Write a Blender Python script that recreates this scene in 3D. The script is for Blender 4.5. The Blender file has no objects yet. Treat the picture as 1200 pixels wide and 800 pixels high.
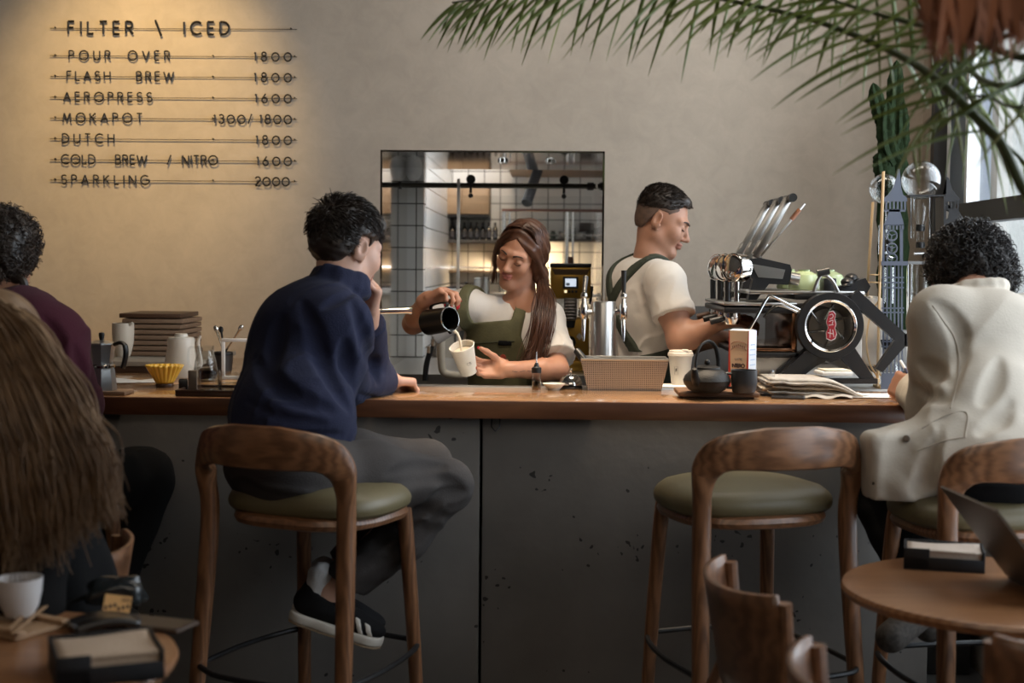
import bpy, bmesh, math, random
import numpy as np
from mathutils import Vector, Matrix, Euler
PI = math.pi
scene = bpy.context.scene
COL = scene.collection
random.seed(7)
RNG = np.random.default_rng(7)

# ---------------------------------------------------------------- camera, world, light, exposure
CAM = np.array([0.0, 0.0, 1.42]); FPX = 1667.0
YAW, PITCH, ROLL = math.radians(1.4), math.radians(3.1), math.radians(0.49)
_f = np.array([-math.sin(YAW) * math.cos(PITCH), math.cos(YAW) * math.cos(PITCH), -math.sin(PITCH)])
_r0 = np.array([math.cos(YAW), math.sin(YAW), 0.0]); _u0 = np.cross(_r0, _f)
_r = math.cos(ROLL) * _r0 + math.sin(ROLL) * _u0
_u = np.cross(_r, _f)


def ray(px, py):
    return _f + _r * ((px - 600) / FPX) + _u * ((400 - py) / FPX)


def at(px, py, Y):
    d = ray(px, py); return CAM + d * ((Y - CAM[1]) / d[1])


def atz(px, py, z):
    d = ray(px, py); return CAM + d * ((z - CAM[2]) / d[2])


cam = bpy.data.cameras.new('camera'); cam_o = bpy.data.objects.new('camera', cam); COL.objects.link(cam_o)
cam.sensor_width = 36.0; cam.lens = FPX * 36.0 / 1200.0
M4 = Matrix.Identity(4)
for i in range(3):
    M4[i][0], M4[i][1], M4[i][2], M4[i][3] = _r[i], _u[i], -_f[i], CAM[i]
cam_o.matrix_world = M4
cam.clip_end = 100
cam.dof.use_dof = True; cam.dof.focus_distance = 4.75; cam.dof.aperture_fstop = 2.8
scene.camera = cam_o
scene.view_settings.view_transform = 'Standard'; scene.view_settings.look = 'None'
scene.view_settings.gamma = 1.0; scene.view_settings.use_curve_mapping = False
scene.view_settings.exposure = 0.0

world = bpy.data.worlds.new('world'); scene.world = world; world.use_nodes = True
_bg = world.node_tree.nodes['Background']
_bg.inputs[0].default_value = (0.80, 0.90, 1.0, 1); _bg.inputs[1].default_value = 3.0


def lamp(name, kind, loc, target, power, color, **kw):
    l = bpy.data.lights.new(name, kind); o = bpy.data.objects.new(name, l); COL.objects.link(o)
    o.location = loc
    o.rotation_euler = (Vector(target) - Vector(loc)).to_track_quat('-Z', 'Y').to_euler()
    l.energy = power; l.color = color
    for k, v in kw.items(): setattr(l, k, v)
    return o


COOL, NEUT = (0.84, 0.92, 1.0), (1.0, 0.84, 0.66)
# daylight through the window of the right wall
lamp('window_daylight', 'AREA', (2.3, 4.75, 2.2), (-0.4, 5.6, 2.2), 56, COOL, shape='RECTANGLE', size=1.9, size_y=2.0)
lamp('window_daylight_front', 'AREA', (2.3, 2.9, 2.1), (0.9, 3.7, 1.0), 20, COOL, shape='RECTANGLE', size=1.6, size_y=1.8)
# warm spot that grazes the menu
lamp('menu_spotlight', 'SPOT', (-1.52, 4.62, 3.20), (-1.70, 5.9, 2.00), 172, (1.0, 0.69, 0.30), spot_size=math.radians(53), spot_blend=0.95, shadow_soft_size=0.02)
# added, unseen fill above the bar, lifting wall, baristas and worktop
lamp('bar_fill', 'AREA', (0.5, 4.45, 3.35), (0.5, 4.6, 1.0), 16, (1.0, 0.90, 0.77), shape='RECTANGLE', size=1.8, size_y=0.5)
lamp('bar_spotlight', 'SPOT', (0.20, 4.05, 3.3), (0.06, 4.85, 1.15), 98, (1.0, 0.82, 0.62), spot_size=math.radians(40), spot_blend=1.0, shadow_soft_size=0.10)
for _x, _p in ((-0.75, 110), (0.05, 265), (0.80, 200)):
    lamp('counter_downlight', 'SPOT', (_x, 4.46, 3.35), (_x, 4.46, 1.0), _p, (1.0, 0.80, 0.58), spot_size=math.radians(36), spot_blend=0.7, shadow_soft_size=0.05)
# dim room light from the ceiling behind the camera
lamp('room_fill', 'AREA', (0.0, 0.8, 3.25), (0.0, 3.5, 0.9), 26, (1.0, 0.86, 0.70), shape='RECTANGLE', size=3.0, size_y=2.0)
# kitchen lamps
lamp('kitchen_lamp', 'AREA', (0.4, 7.3, 2.9), (0.4, 7.8, 0), 75, (0.95, 0.97, 1.0), shape='RECTANGLE', size=1.4, size_y=0.6)
lamp('kitchen_shelf_lamp', 'AREA', (-0.35, 8.72, 1.555), (-0.35, 8.80, 1.2), 34, (1.0, 0.70, 0.40), shape='RECTANGLE', size=0.55, size_y=0.06)
lamp('kitchen_warm_lamp', 'SPOT', (-0.25, 7.3, 2.55), (-0.42, 8.6, 1.95), 45, (1.0, 0.66, 0.34), spot_size=math.radians(48), spot_blend=0.8, shadow_soft_size=0.1)

# ---------------------------------------------------------------- materials
MATS = {}


def mat(name, col, rough=0.5, metal=0.0, var=0.0, vscale=6.0, bump=0.0, bscale=60.0, trans=0.0, ior=1.45, sheen=0.0, coat=0.0, emit=None, estr=0.0, stretch=(1, 1, 1), col2=None, sss=0.0, spec=None):
    if name in MATS: return MATS[name]
    m = bpy.data.materials.new(name); m.use_nodes = True; MATS[name] = m
    nt = m.node_tree; b = nt.nodes['Principled BSDF']
    b.inputs['Base Color'].default_value = (*col, 1); b.inputs['Roughness'].default_value = rough
    b.inputs['Metallic'].default_value = metal
    if spec is not None: b.inputs['Specular IOR Level'].default_value = spec
    if trans: b.inputs['Transmission Weight'].default_value = trans; b.inputs['IOR'].default_value = ior
    if sheen: b.inputs['Sheen Weight'].default_value = sheen
    if coat: b.inputs['Coat Weight'].default_value = coat; b.inputs['Coat Roughness'].default_value = 0.15
    if sss: b.inputs['Subsurface Weight'].default_value = sss; b.inputs['Subsurface Radius'].default_value = (0.02, 0.008, 0.004); b.inputs['Subsurface Scale'].default_value = 0.3
    if emit: b.inputs['Emission Color'].default_value = (*emit, 1); b.inputs['Emission Strength'].default_value = estr
    if var or bump:
        tc = nt.nodes.new('ShaderNodeTexCoord'); mp = nt.nodes.new('ShaderNodeMapping')
        nt.links.new(tc.outputs['Object'], mp.inputs[0]); mp.inputs['Scale'].default_value = stretch
    if var:
        n = nt.nodes.new('ShaderNodeTexNoise'); n.inputs['Scale'].default_value = vscale; n.inputs['Detail'].default_value = 6
        nt.links.new(mp.outputs[0], n.inputs['Vector'])
        r = nt.nodes.new('ShaderNodeValToRGB')
        c2 = col2 or tuple(c * (1 - var) for c in col); c1 = col if col2 else tuple(min(1, c * (1 + var)) for c in col)
        r.color_ramp.elements[0].position = 0.32; r.color_ramp.elements[1].position = 0.68
        r.color_ramp.elements[0].color = (*c2, 1); r.color_ramp.elements[1].color = (*c1, 1)
        nt.links.new(n.outputs['Fac'], r.inputs[0]); nt.links.new(r.outputs[0], b.inputs['Base Color'])
    if bump:
        n2 = nt.nodes.new('ShaderNodeTexNoise'); n2.inputs['Scale'].default_value = bscale; n2.inputs['Detail'].default_value = 4
        nt.links.new(mp.outputs[0], n2.inputs['Vector'])
        bp = nt.nodes.new('ShaderNodeBump'); bp.inputs['Strength'].default_value = bump; bp.inputs['Distance'].default_value = 0.01
        nt.links.new(n2.outputs['Fac'], bp.inputs['Height']); nt.links.new(bp.outputs[0], b.inputs['Normal'])
    return m


def wood(name, c1, c2, rough=0.38, scale=9.0, stretch=(0.25, 2.2, 2.2), coat=0.0):
    if name in MATS: return MATS[name]
    m = bpy.data.materials.new(name); m.use_nodes = True; MATS[name] = m
    nt = m.node_tree; b = nt.nodes['Principled BSDF']
    tc = nt.nodes.new('ShaderNodeTexCoord'); mp = nt.nodes.new('ShaderNodeMapping'); mp.inputs['Scale'].default_value = stretch
    nt.links.new(tc.outputs['Object'], mp.inputs[0])
    n = nt.nodes.new('ShaderNodeTexNoise'); n.inputs['Scale'].default_value = scale; n.inputs['Detail'].default_value = 8; n.inputs['Distortion'].default_value = 1.2
    w = nt.nodes.new('ShaderNodeTexWave'); w.inputs['Scale'].default_value = scale * 1.3; w.inputs['Distortion'].default_value = 7; w.inputs['Detail'].default_value = 3
    w.bands_direction = 'Y'
    nt.links.new(mp.outputs[0], n.inputs['Vector']); nt.links.new(mp.outputs[0], w.inputs['Vector'])
    mx = nt.nodes.new('ShaderNodeMath'); mx.operation = 'MULTIPLY_ADD'; mx.inputs[1].default_value = 0.35
    nt.links.new(w.outputs['Fac'], mx.inputs[0])
    m2 = nt.nodes.new('ShaderNodeMath'); m2.operation = 'MULTIPLY'; m2.inputs[1].default_value = 0.75
    nt.links.new(n.outputs['Fac'], m2.inputs[0]); nt.links.new(m2.outputs[0], mx.inputs[2])
    r = nt.nodes.new('ShaderNodeValToRGB'); r.color_ramp.elements[0].position = 0.25; r.color_ramp.elements[1].position = 0.8
    r.color_ramp.elements[0].color = (*c1, 1); r.color_ramp.elements[1].color = (*c2, 1)
    nt.links.new(mx.outputs[0], r.inputs[0]); nt.links.new(r.outputs[0], b.inputs['Base Color'])
    b.inputs['Roughness'].default_value = rough
    if coat: b.inputs['Coat Weight'].default_value = coat; b.inputs['Coat Roughness'].default_value = 0.2
    return m


def glass(name, col=(1, 1, 1), rough=0.0, thin=True, refl=0.12):
    """thin clear glass: transparent with a fresnel gloss"""
    if name in MATS: return MATS[name]
    m = bpy.data.materials.new(name); m.use_nodes = True; MATS[name] = m
    nt = m.node_tree; nt.nodes.clear()
    out = nt.nodes.new('ShaderNodeOutputMaterial'); mx = nt.nodes.new('ShaderNodeMixShader')
    t = nt.nodes.new('ShaderNodeBsdfTransparent'); t.inputs[0].default_value = (*col, 1)
    g = nt.nodes.new('ShaderNodeBsdfGlossy'); g.inputs['Roughness'].default_value = rough
    lw = nt.nodes.new('ShaderNodeLayerWeight'); lw.inputs[0].default_value = 0.35
    mm = nt.nodes.new('ShaderNodeMath'); mm.operation = 'MULTIPLY_ADD'; mm.inputs[1].default_value = 0.75; mm.inputs[2].default_value = refl * 0.4
    nt.links.new(lw.outputs['Facing'], mm.inputs[0])
    pw = nt.nodes.new('ShaderNodeMath'); pw.operation = 'POWER'; pw.inputs[1].default_value = 1.6
    nt.links.new(mm.outputs[0], pw.inputs[0])
    nt.links.new(pw.outputs[0], mx.inputs[0]); nt.links.new(t.outputs[0], mx.inputs[1]); nt.links.new(g.outputs[0], mx.inputs[2])
    nt.links.new(mx.outputs[0], out.inputs[0])
    return m


# ---------------------------------------------------------------- mesh building
def rot(rx=0, ry=0, rz=0):
    return np.array(Euler((rx, ry, rz)).to_matrix())


def basis(x, y, z):
    return np.stack([x, y, z], axis=1)


def unit(v):
    v = np.asarray(v, float); return v / (np.linalg.norm(v) + 1e-12)


def frame_from(zdir, xhint=(1, 0, 0)):
    z = unit(zdir); x = np.asarray(xhint, float); x = x - z * x.dot(z)
    if np.linalg.norm(x) < 1e-4: x = np.array([0, 1, 0.]) - z * z[1]
    x = unit(x); return basis(x, np.cross(z, x), z)


class MB:
    """collects shapes into one mesh"""
    def __init__(s): s.v = []; s.f = []; s.m = []; s.n = 0

    def add(s, v, f, mi=0):
        v = np.asarray(v, float); s.v.append(v)
        for q in f: s.f.append(tuple(int(i) + s.n for i in q)); s.m.append(mi)
        s.n += len(v); return s

    def box(s, c, size, R=None, bev=0.0, seg=2, mi=0):
        h = np.asarray(size, float) / 2
        if bev <= 0:
            v = np.array([[x, y, z] for x in (-1, 1) for y in (-1, 1) for z in (-1, 1)], float) * h
            f = [(0, 1, 3, 2), (4, 6, 7, 5), (0, 4, 5, 1), (2, 3, 7, 6), (0, 2, 6, 4), (1, 5, 7, 3)]
        else:
            bm = bmesh.new(); bmesh.ops.create_cube(bm, size=1.0)
            for vv in bm.verts: vv.co = Vector((vv.co.x * 2 * h[0], vv.co.y * 2 * h[1], vv.co.z * 2 * h[2]))
            bmesh.ops.bevel(bm, geom=list(bm.edges), offset=min(bev, min(h) * 0.95), segments=seg, affect='EDGES', profile=0.5)
            bm.verts.index_update(); v = np.array([vv.co[:] for vv in bm.verts]); f = [[q.index for q in ff.verts] for ff in bm.faces]; bm.free()
        if R is not None: v = v @ np.asarray(R).T
        return s.add(v + np.asarray(c, float), f, mi)

    def tube(s, path, rad, n=10, closed=False, caps=True, mi=0, flat=None, up=None):
        """rad: number or list; flat=(a,b) scales the section along its two axes"""
        P = np.asarray(path, float); k = len(P); rad = np.full(k, rad, float) if np.isscalar(rad) else np.asarray(rad, float)
        if closed: T = np.roll(P, -1, 0) - np.roll(P, 1, 0)
        else:
            T = np.gradient(P, axis=0)
        T /= (np.linalg.norm(T, axis=1)[:, None] + 1e-12)
        N = np.zeros_like(P)
        u = np.asarray(up, float) if up is not None else (np.array([0, 0, 1.]) if abs(T[0][2]) < 0.9 else np.array([1., 0, 0]))
        for i in range(k):
            a = u - T[i] * u.dot(T[i]); nn = np.linalg.norm(a)
            a = a / nn if nn > 1e-6 else N[i - 1]
            N[i] = a
            if up is None: u = a
        B = np.cross(T, N)
        th = np.linspace(0, 2 * PI, n, endpoint=False); fa, fb = flat or (1, 1)
        ca, sa = np.cos(th) * fa, np.sin(th) * fb
        V = (P[:, None, :] + rad[:, None, None] * (ca[None, :, None] * N[:, None, :] + sa[None, :, None] * B[:, None, :])).reshape(-1, 3)
        F = []
        for i in range(k if closed else k - 1):
            j = (i + 1) % k
            for a in range(n):
                b = (a + 1) % n; F.append((i * n + a, i * n + b, j * n + b, j * n + a))
        if caps and not closed:
            F.append(tuple(range(n))[::-1]); F.append(tuple(range((k - 1) * n, k * n)))
        return s.add(V, F, mi)

    def lathe(s, prof, n=24, c=(0, 0, 0), R=None, mi=0, arc=None):
        prof = np.asarray(prof, float); k = len(prof); th = np.linspace(0, 2 * PI, n, endpoint=False)
        V = np.stack([prof[:, 0][:, None] * np.cos(th), prof[:, 0][:, None] * np.sin(th), np.repeat(prof[:, 1][:, None], n, 1)], -1).reshape(-1, 3)
        F = []
        for i in range(k - 1):
            for a in range(n):
                b = (a + 1) % n; F.append((i * n + a, i * n + b, (i + 1) * n + b, (i + 1) * n + a))
        if R is not None: V = V @ np.asarray(R).T
        return s.add(V + np.asarray(c, float), F, mi)

    def prism(s, poly, t, c=(0, 0, 0), R=None, mi=0):
        """polygon in local x,y pushed from z=-t/2 to t/2"""
        p = np.asarray(poly, float); n = len(p)
        V = np.concatenate([np.c_[p, np.full(n, -t / 2)], np.c_[p, np.full(n, t / 2)]])
        F = [tuple(range(n))[::-1], tuple(range(n, 2 * n))] + [(i, (i + 1) % n, n + (i + 1) % n, n + i) for i in range(n)]
        if R is not None: V = V @ np.asarray(R).T
        return s.add(V + np.asarray(c, float), F, mi)

    def sphere(s, c, r, n=16, R=None, mi=0):
        r = np.full(3, r) if np.isscalar(r) else np.asarray(r, float)
        ph = np.linspace(0, PI, n // 2 + 1); pr = np.c_[np.sin(ph), -np.cos(ph)]; pr[0, 0] = pr[-1, 0] = 1e-5
        o = MB().lathe(pr, n); v = o.v[0] * r
        if R is not None: v = v @ np.asarray(R).T
        return s.add(v + np.asarray(c, float), o.f, mi)

    def grid(s, fn, nu, nv, mi=0, wrap_u=False):
        us = np.linspace(0, 1, nu, endpoint=not wrap_u); vs = np.linspace(0, 1, nv)
        V = np.array([fn(u, v) for u in us for v in vs]); F = []
        for i in range(nu if wrap_u else nu - 1):
            j = (i + 1) % nu
            for a in range(nv - 1): F.append((i * nv + a, j * nv + a, j * nv + a + 1, i * nv + a + 1))
        return s.add(V, F, mi)

    def mesh(s, name):
        me = bpy.data.meshes.new(name); me.from_pydata(np.concatenate(s.v).tolist() if s.v else [], [], s.f); return me

    def build(s, name, m, parent=None, loc=None, smooth=True, solid=0.0, auto=35, fix=True):
        me = s.mesh(name); mats = m if isinstance(m, (list, tuple)) else [m]
        for q in mats: me.materials.append(q)
        if len(mats) > 1: me.polygons.foreach_set('material_index', s.m)
        if fix:
            bm = bmesh.new(); bm.from_mesh(me); bmesh.ops.recalc_face_normals(bm, faces=bm.faces); bm.to_mesh(me); bm.free()
        if smooth:
            me.polygons.foreach_set('use_smooth', [True] * len(me.polygons)); me.set_sharp_from_angle(angle=math.radians(auto))
        o = bpy.data.objects.new(name, me); COL.objects.link(o)
        if parent is not None: o.parent = parent
        if loc is not None: o.location = loc
        if solid:
            md = o.modifiers.new('solid', 'SOLIDIFY'); md.thickness = solid; md.offset = 0
        return o


def tag(o, label, cat, group=None):
    o['label'] = label; o['category'] = cat
    if group: o['group'] = group
    return o


def thing(name, label, cat, loc=(0, 0, 0), rz=0.0, group=None, R=None):
    o = bpy.data.objects.new(name, None); COL.objects.link(o); o.empty_display_size = 0.05
    if R is not None:
        m = Matrix.Identity(4)
        for i in range(3):
            for j in range(3): m[i][j] = R[i][j]
            m[i][3] = loc[i]
        o.matrix_world = m
    else:
        o.location = loc; o.rotation_euler = (0, 0, rz)
    return tag(o, label, cat, group)


def struct(name, mb, m, **kw):
    o = mb.build(name, m, **kw); o['kind'] = 'structure'; return o


def dup(root, loc, rz=None, label=None, scale=None):
    r = root.copy(); COL.objects.link(r); r.location = loc
    if rz is not None: r.rotation_euler = (0, 0, rz)
    if label: r['label'] = label
    if scale: r.scale = scale
    for ch in list(root.children):
        c = ch.copy(); COL.objects.link(c); c.parent = r
        for g in list(ch.children):
            d = g.copy(); COL.objects.link(d); d.parent = c
    return r


def bez(p0, p1, p2, p3, n=12):
    t = np.linspace(0, 1, n)[:, None]; p0, p1, p2, p3 = map(lambda q: np.asarray(q, float), (p0, p1, p2, p3))
    return (1 - t) ** 3 * p0 + 3 * (1 - t) ** 2 * t * p1 + 3 * (1 - t) * t * t * p2 + t ** 3 * p3


def spline(pts, n=8):
    """Catmull-Rom through the points"""
    P = np.asarray(pts, float); P = np.vstack([2 * P[0] - P[1], P, 2 * P[-1] - P[-2]]); out = []
    for i in range(1, len(P) - 2):
        for t in np.linspace(0, 1, n, endpoint=False):
            a, b, c, d = P[i - 1], P[i], P[i + 1], P[i + 2]
            out.append(0.5 * ((2 * b) + (c - a) * t + (2 * a - 5 * b + 4 * c - d) * t * t + (3 * b - a - 3 * c + d) * t ** 3))
    out.append(P[-2]); return np.array(out)


# ---------------------------------------------------------------- signed distance modelling (people, soft goods)
class SDF:
    def __init__(s): s.p = []; s.disp = None; s.clip = []

    def cap(s, a, b, r1, r2=None, k=0.02, op=1):
        a, b = np.asarray(a, float), np.asarray(b, float); r2 = r1 if r2 is None else r2
        s.p.append(('c', (a, b - a, max((b - a).dot(b - a), 1e-12), r1, r2), k, op, (a + b) / 2, np.linalg.norm(b - a) / 2 + max(r1, r2))); return s

    def sleeve(s, pts, rads, k=0.03):
        """a chain cut flat at its last point"""
        for i in range(len(pts) - 1):
            a, b = np.asarray(pts[i], float), np.asarray(pts[i + 1], float)
            if i < len(pts) - 2: s.cap(a, b, rads[i], rads[i + 1], k)
            else: s.p.append(('k', (a, b - a, max((b - a).dot(b - a), 1e-12), rads[i], rads[i + 1], b, (b - a) / np.linalg.norm(b - a)), k, 1, (a + b) / 2, np.linalg.norm(b - a) / 2 + max(rads)))
        return s

    def chain(s, pts, rads, k=0.02):
        for i in range(len(pts) - 1): s.cap(pts[i], pts[i + 1], rads[i], rads[i + 1], k)
        return s

    def ell(s, c, r, R=None, k=0.02, op=1):
        c, r = np.asarray(c, float), np.full(3, r, float) if np.isscalar(r) else np.asarray(r, float)
        s.p.append(('e', (c, r, None if R is None else np.asarray(R, float)), k, op, c, max(r))); return s

    def box(s, c, h, rd=0.01, R=None, k=0.01, op=1):
        c, h = np.asarray(c, float), np.asarray(h, float)
        s.p.append(('b', (c, h - rd, rd, None if R is None else np.asarray(R, float)), k, op, c, np.linalg.norm(h))); return s

    @staticmethod
    def prim(t, a, X):
        if t == 'c':
            A, d, dd, r1, r2 = a; w = X - A; u = np.clip(w @ d / dd, 0, 1)
            return np.sqrt(((w - u[:, None] * d) ** 2).sum(1)) - (r1 + (r2 - r1) * u)
        if t == 'k':
            A, d, dd, r1, r2, pp, pn = a; w = X - A; u = np.clip(w @ d / dd, 0, 1)
            return np.maximum(np.sqrt(((w - u[:, None] * d) ** 2).sum(1)) - (r1 + (r2 - r1) * u), (X - pp) @ pn)
        if t == 'e':
            c, r, R = a; w = X - c
            if R is not None: w = w @ R
            k0 = np.sqrt(((w / r) ** 2).sum(1)); k1 = np.sqrt(((w / (r * r)) ** 2).sum(1)) + 1e-9
            return np.where(k0 < 1e-6, -r.min(), k0 * (k0 - 1) / k1)
        c, h, rd, R = a; w = X - c
        if R is not None: w = w @ R
        q = np.abs(w) - h
        return np.sqrt((np.maximum(q, 0) ** 2).sum(1)) + np.minimum(q.max(1), 0) - rd

    def ev(s, X, cc=None, cr=0.0):
        d = np.full(len(X), 0.5)
        for t, a, k, op, bc, br in s.p:
            if cc is not None and np.linalg.norm(cc - bc) - br - cr > k + 0.05: continue
            e = s.prim(t, a, X)
            if op == 1:
                h = np.maximum(k - np.abs(d - e), 0) / k; d = np.minimum(d, e) - h * h * k * 0.25
            else:
                e = -e; h = np.maximum(k - np.abs(d - e), 0) / k; d = np.maximum(d, e) + h * h * k * 0.25
        if s.disp is not None: d = d + s.disp(X, d)
        for fn in s.clip: d = np.maximum(d, fn(X))
        return d


def polygonise(S, h=0.006, extra=0.0, lo=None, hi=None):
    """surface nets over sparse blocks of the field S; returns verts, quads"""
    B = 8; H = B * h
    blo = np.min([p[4] - p[5] for p in S.p if p[3] == 1], 0) - 0.03 - extra; bhi = np.max([p[4] + p[5] for p in S.p if p[3] == 1], 0) + 0.03 + extra
    if lo is not None: blo = np.maximum(blo, lo)
    if hi is not None: bhi = np.minimum(bhi, hi)
    nb = np.ceil((bhi - blo) / H).astype(int) + 1
    # coarse pass on super blocks of 4^3 blocks
    ks = []
    off = np.stack(np.meshgrid(*[np.arange(4)] * 3, indexing='ij'), -1).reshape(-1, 3)
    sup = np.stack(np.meshgrid(*[np.arange(0, n, 4) for n in nb], indexing='ij'), -1).reshape(-1, 3)
    pc = np.array([p[4] for p in S.p if p[3] == 1]); pr = np.array([p[5] for p in S.p if p[3] == 1]) + 0.05 + extra
    SR = 2 * H * 1.7321
    for b in sup:
        c = blo + (b + 2) * H
        if (np.linalg.norm(pc - c, axis=1) - pr).min() > SR: continue
        bb = b + off; C = blo + (bb + 0.5) * H
        d = S.ev(C, c, SR)
        ks.append(bb[np.abs(d) < 0.87 * H * 1.25 + 0.012])
    if not ks: return np.zeros((0, 3)), np.zeros((0, 4), int)
    blocks = np.concatenate(ks)
    g9 = np.stack(np.meshgrid(*[np.arange(B + 1)] * 3, indexing='ij'), -1).reshape(-1, 3)
    N = (nb * B + 2).astype(np.int64)
    keyf = lambda I: (I[:, 0] * N[1] + I[:, 1]) * N[2] + I[:, 2]
    VK, VP, E = [], [], []
    corner = np.array([[x, y, z] for x in (0, 1) for y in (0, 1) for z in (0, 1)])
    edges = [(a, b) for a in range(8) for b in range(a + 1, 8) if np.abs(corner[a] - corner[b]).sum() == 1]
    for b in blocks:
        c = blo + (b + 0.5) * H
        d = S.ev(blo + (b * B + g9) * h, c, 0.87 * H).reshape(B + 1, B + 1, B + 1)
        if d.min() > 0 or d.max() <= 0: continue
        ins = d <= 0
        cnt = sum(ins[x:x + B, y:y + B, z:z + B].astype(np.int8) for x, y, z in corner)
        ii = np.argwhere((cnt > 0) & (cnt < 8))
        if len(ii) == 0: continue
        cv = np.stack([d[ii[:, 0] + x, ii[:, 1] + y, ii[:, 2] + z] for x, y, z in corner], 1)
        acc = np.zeros((len(ii), 3)); w = np.zeros(len(ii))
        for a, e in edges:
            m = (cv[:, a] <= 0) != (cv[:, e] <= 0)
            t = cv[m, a] / (cv[m, a] - cv[m, e])
            acc[m] += corner[a] + t[:, None] * (corner[e] - corner[a]); w[m] += 1
        VK.append(keyf(ii + b * B)); VP.append(blo + (ii + b * B + acc / w[:, None]) * h)
        for ax in range(3):
            sl0 = [slice(0, B)] * 3; sl1 = [slice(0, B)] * 3; sl1[ax] = slice(1, B + 1)
            A, C2 = ins[tuple(sl0)], ins[tuple(sl1)]
            q = np.argwhere(A != C2)
            if len(q): E.append(np.c_[q + b * B, np.full(len(q), ax), A[tuple(q.T)]])
    VK = np.concatenate(VK); VP = np.concatenate(VP); o = np.argsort(VK); VK, VP = VK[o], VP[o]
    E = np.concatenate(E); Q = []
    for ax in range(3):
        e = E[E[:, 3] == ax]; I = e[:, :3]; fl = e[:, 4]
        a1, a2 = [(1, 2), (2, 0), (0, 1)][ax]
        u = np.zeros(3, int); u[a1] = 1; v = np.zeros(3, int); v[a2] = 1
        qs = [keyf(I - u - v), keyf(I - v), keyf(I), keyf(I - u)]
        idx = [np.searchsorted(VK, q) for q in qs]
        ok = np.ones(len(I), bool)
        for q, ix in zip(qs, idx): ok &= (ix < len(VK)) & (VK[np.minimum(ix, len(VK) - 1)] == q)
        q4 = np.stack(idx, 1)[ok]; fl = fl[ok].astype(bool)
        q4[~fl] = q4[~fl][:, ::-1]; Q.append(q4)
    Q = np.concatenate(Q)
    return VP, Q


def np_mesh(name, V, Q, mats, parent=None, loc=(0, 0, 0), mi=None, smooth=True):
    me = bpy.data.meshes.new(name); V = np.asarray(V, float); Q = np.asarray(Q); k = Q.shape[1]
    me.vertices.add(len(V)); me.vertices.foreach_set('co', (V - np.asarray(loc)).astype(np.float32).ravel())
    me.loops.add(Q.size); me.loops.foreach_set('vertex_index', Q.astype(np.int32).ravel())
    me.polygons.add(len(Q)); me.polygons.foreach_set('loop_start', np.arange(0, Q.size, k, dtype=np.int32))
    me.polygons.foreach_set('loop_total', np.full(len(Q), k, np.int32))
    me.update(calc_edges=True); me.validate()
    for m in (mats if isinstance(mats, (list, tuple)) else [mats]): me.materials.append(m)
    if mi is not None: me.polygons.foreach_set('material_index', np.asarray(mi, np.int32))
    if smooth: me.polygons.foreach_set('use_smooth', np.ones(len(Q), bool))
    o = bpy.data.objects.new(name, me); COL.objects.link(o)
    if parent is not None: o.parent = parent
    else: o.location = loc
    return o


def sdf_obj(name, S, m, parent=None, base=(0, 0, 0), h=0.006, extra=0.0, smooth_it=0, mi_fn=None, vfn=None):
    """base: world position of the root; children are given in the root's frame"""
    V, Q = polygonise(S, h, extra)
    if smooth_it:
        e = np.concatenate([Q[:, [0, 1]], Q[:, [1, 2]], Q[:, [2, 3]], Q[:, [3, 0]]])
        for _ in range(smooth_it):
            acc = np.zeros_like(V); cn = np.zeros(len(V))
            np.add.at(acc, e[:, 0], V[e[:, 1]]); np.add.at(acc, e[:, 1], V[e[:, 0]]); np.add.at(cn, e[:, 0], 1); np.add.at(cn, e[:, 1], 1)
            V = 0.5 * V + 0.5 * acc / np.maximum(cn, 1)[:, None]
    if vfn is not None: V = vfn(V)
    mi = mi_fn(V[Q].mean(1)) if mi_fn is not None else None
    return np_mesh(name, V, Q, m, parent, base, mi)


def strands(paths, rad, n=3):
    """paths (N,S,3), rad (N,S) -> verts, quads of thin tapered tubes"""
    P = np.asarray(paths, float); N, S, _ = P.shape; rad = np.broadcast_to(rad, (N, S))
    T = np.gradient(P, axis=1); T /= np.linalg.norm(T, axis=2, keepdims=True) + 1e-9
    up = np.array([0.31, 0.53, 0.79]); A = np.cross(T, up); A /= np.linalg.norm(A, axis=2, keepdims=True) + 1e-9; Bn = np.cross(T, A)
    th = np.linspace(0, 2 * PI, n, endpoint=False)
    V = P[:, :, None, :] + rad[:, :, None, None] * (np.cos(th)[None, None, :, None] * A[:, :, None, :] + np.sin(th)[None, None, :, None] * Bn[:, :, None, :])
    idx = np.arange(N * S * n).reshape(N, S, n); a = idx[:, :-1]; b = idx[:, 1:]
    Q = np.stack([a, np.roll(a, -1, 2), np.roll(b, -1, 2), b], -1).reshape(-1, 4)
    return V.reshape(-1, 3), Q


def vnoise(X, f, seed=0):
    """cheap smooth pseudo noise in -1..1"""
    r = np.random.default_rng(seed); o = 0
    for i in range(4):
        w = r.normal(size=3); w /= np.linalg.norm(w); o = o + np.sin(X @ w * f * (1 + 0.6 * i) + r.uniform(0, 6.28) + 1.3 * np.sin(X @ r.normal(size=3) * f * 0.5)) / (1 + 0.5 * i)
    return o / 2.6


def folds(amp, freq, seed=0, axis=None, stretch=1.0):
    """soft cloth undulation"""
    def fn(X, d):
        Y = X if axis is None else X - np.outer(X @ unit(axis), unit(axis)) * (1 - 1 / stretch)
        n = vnoise(Y, freq, seed)
        return amp * np.where(np.abs(d) < .06, n - .35 * np.abs(n), 0)
    return fn




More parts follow.
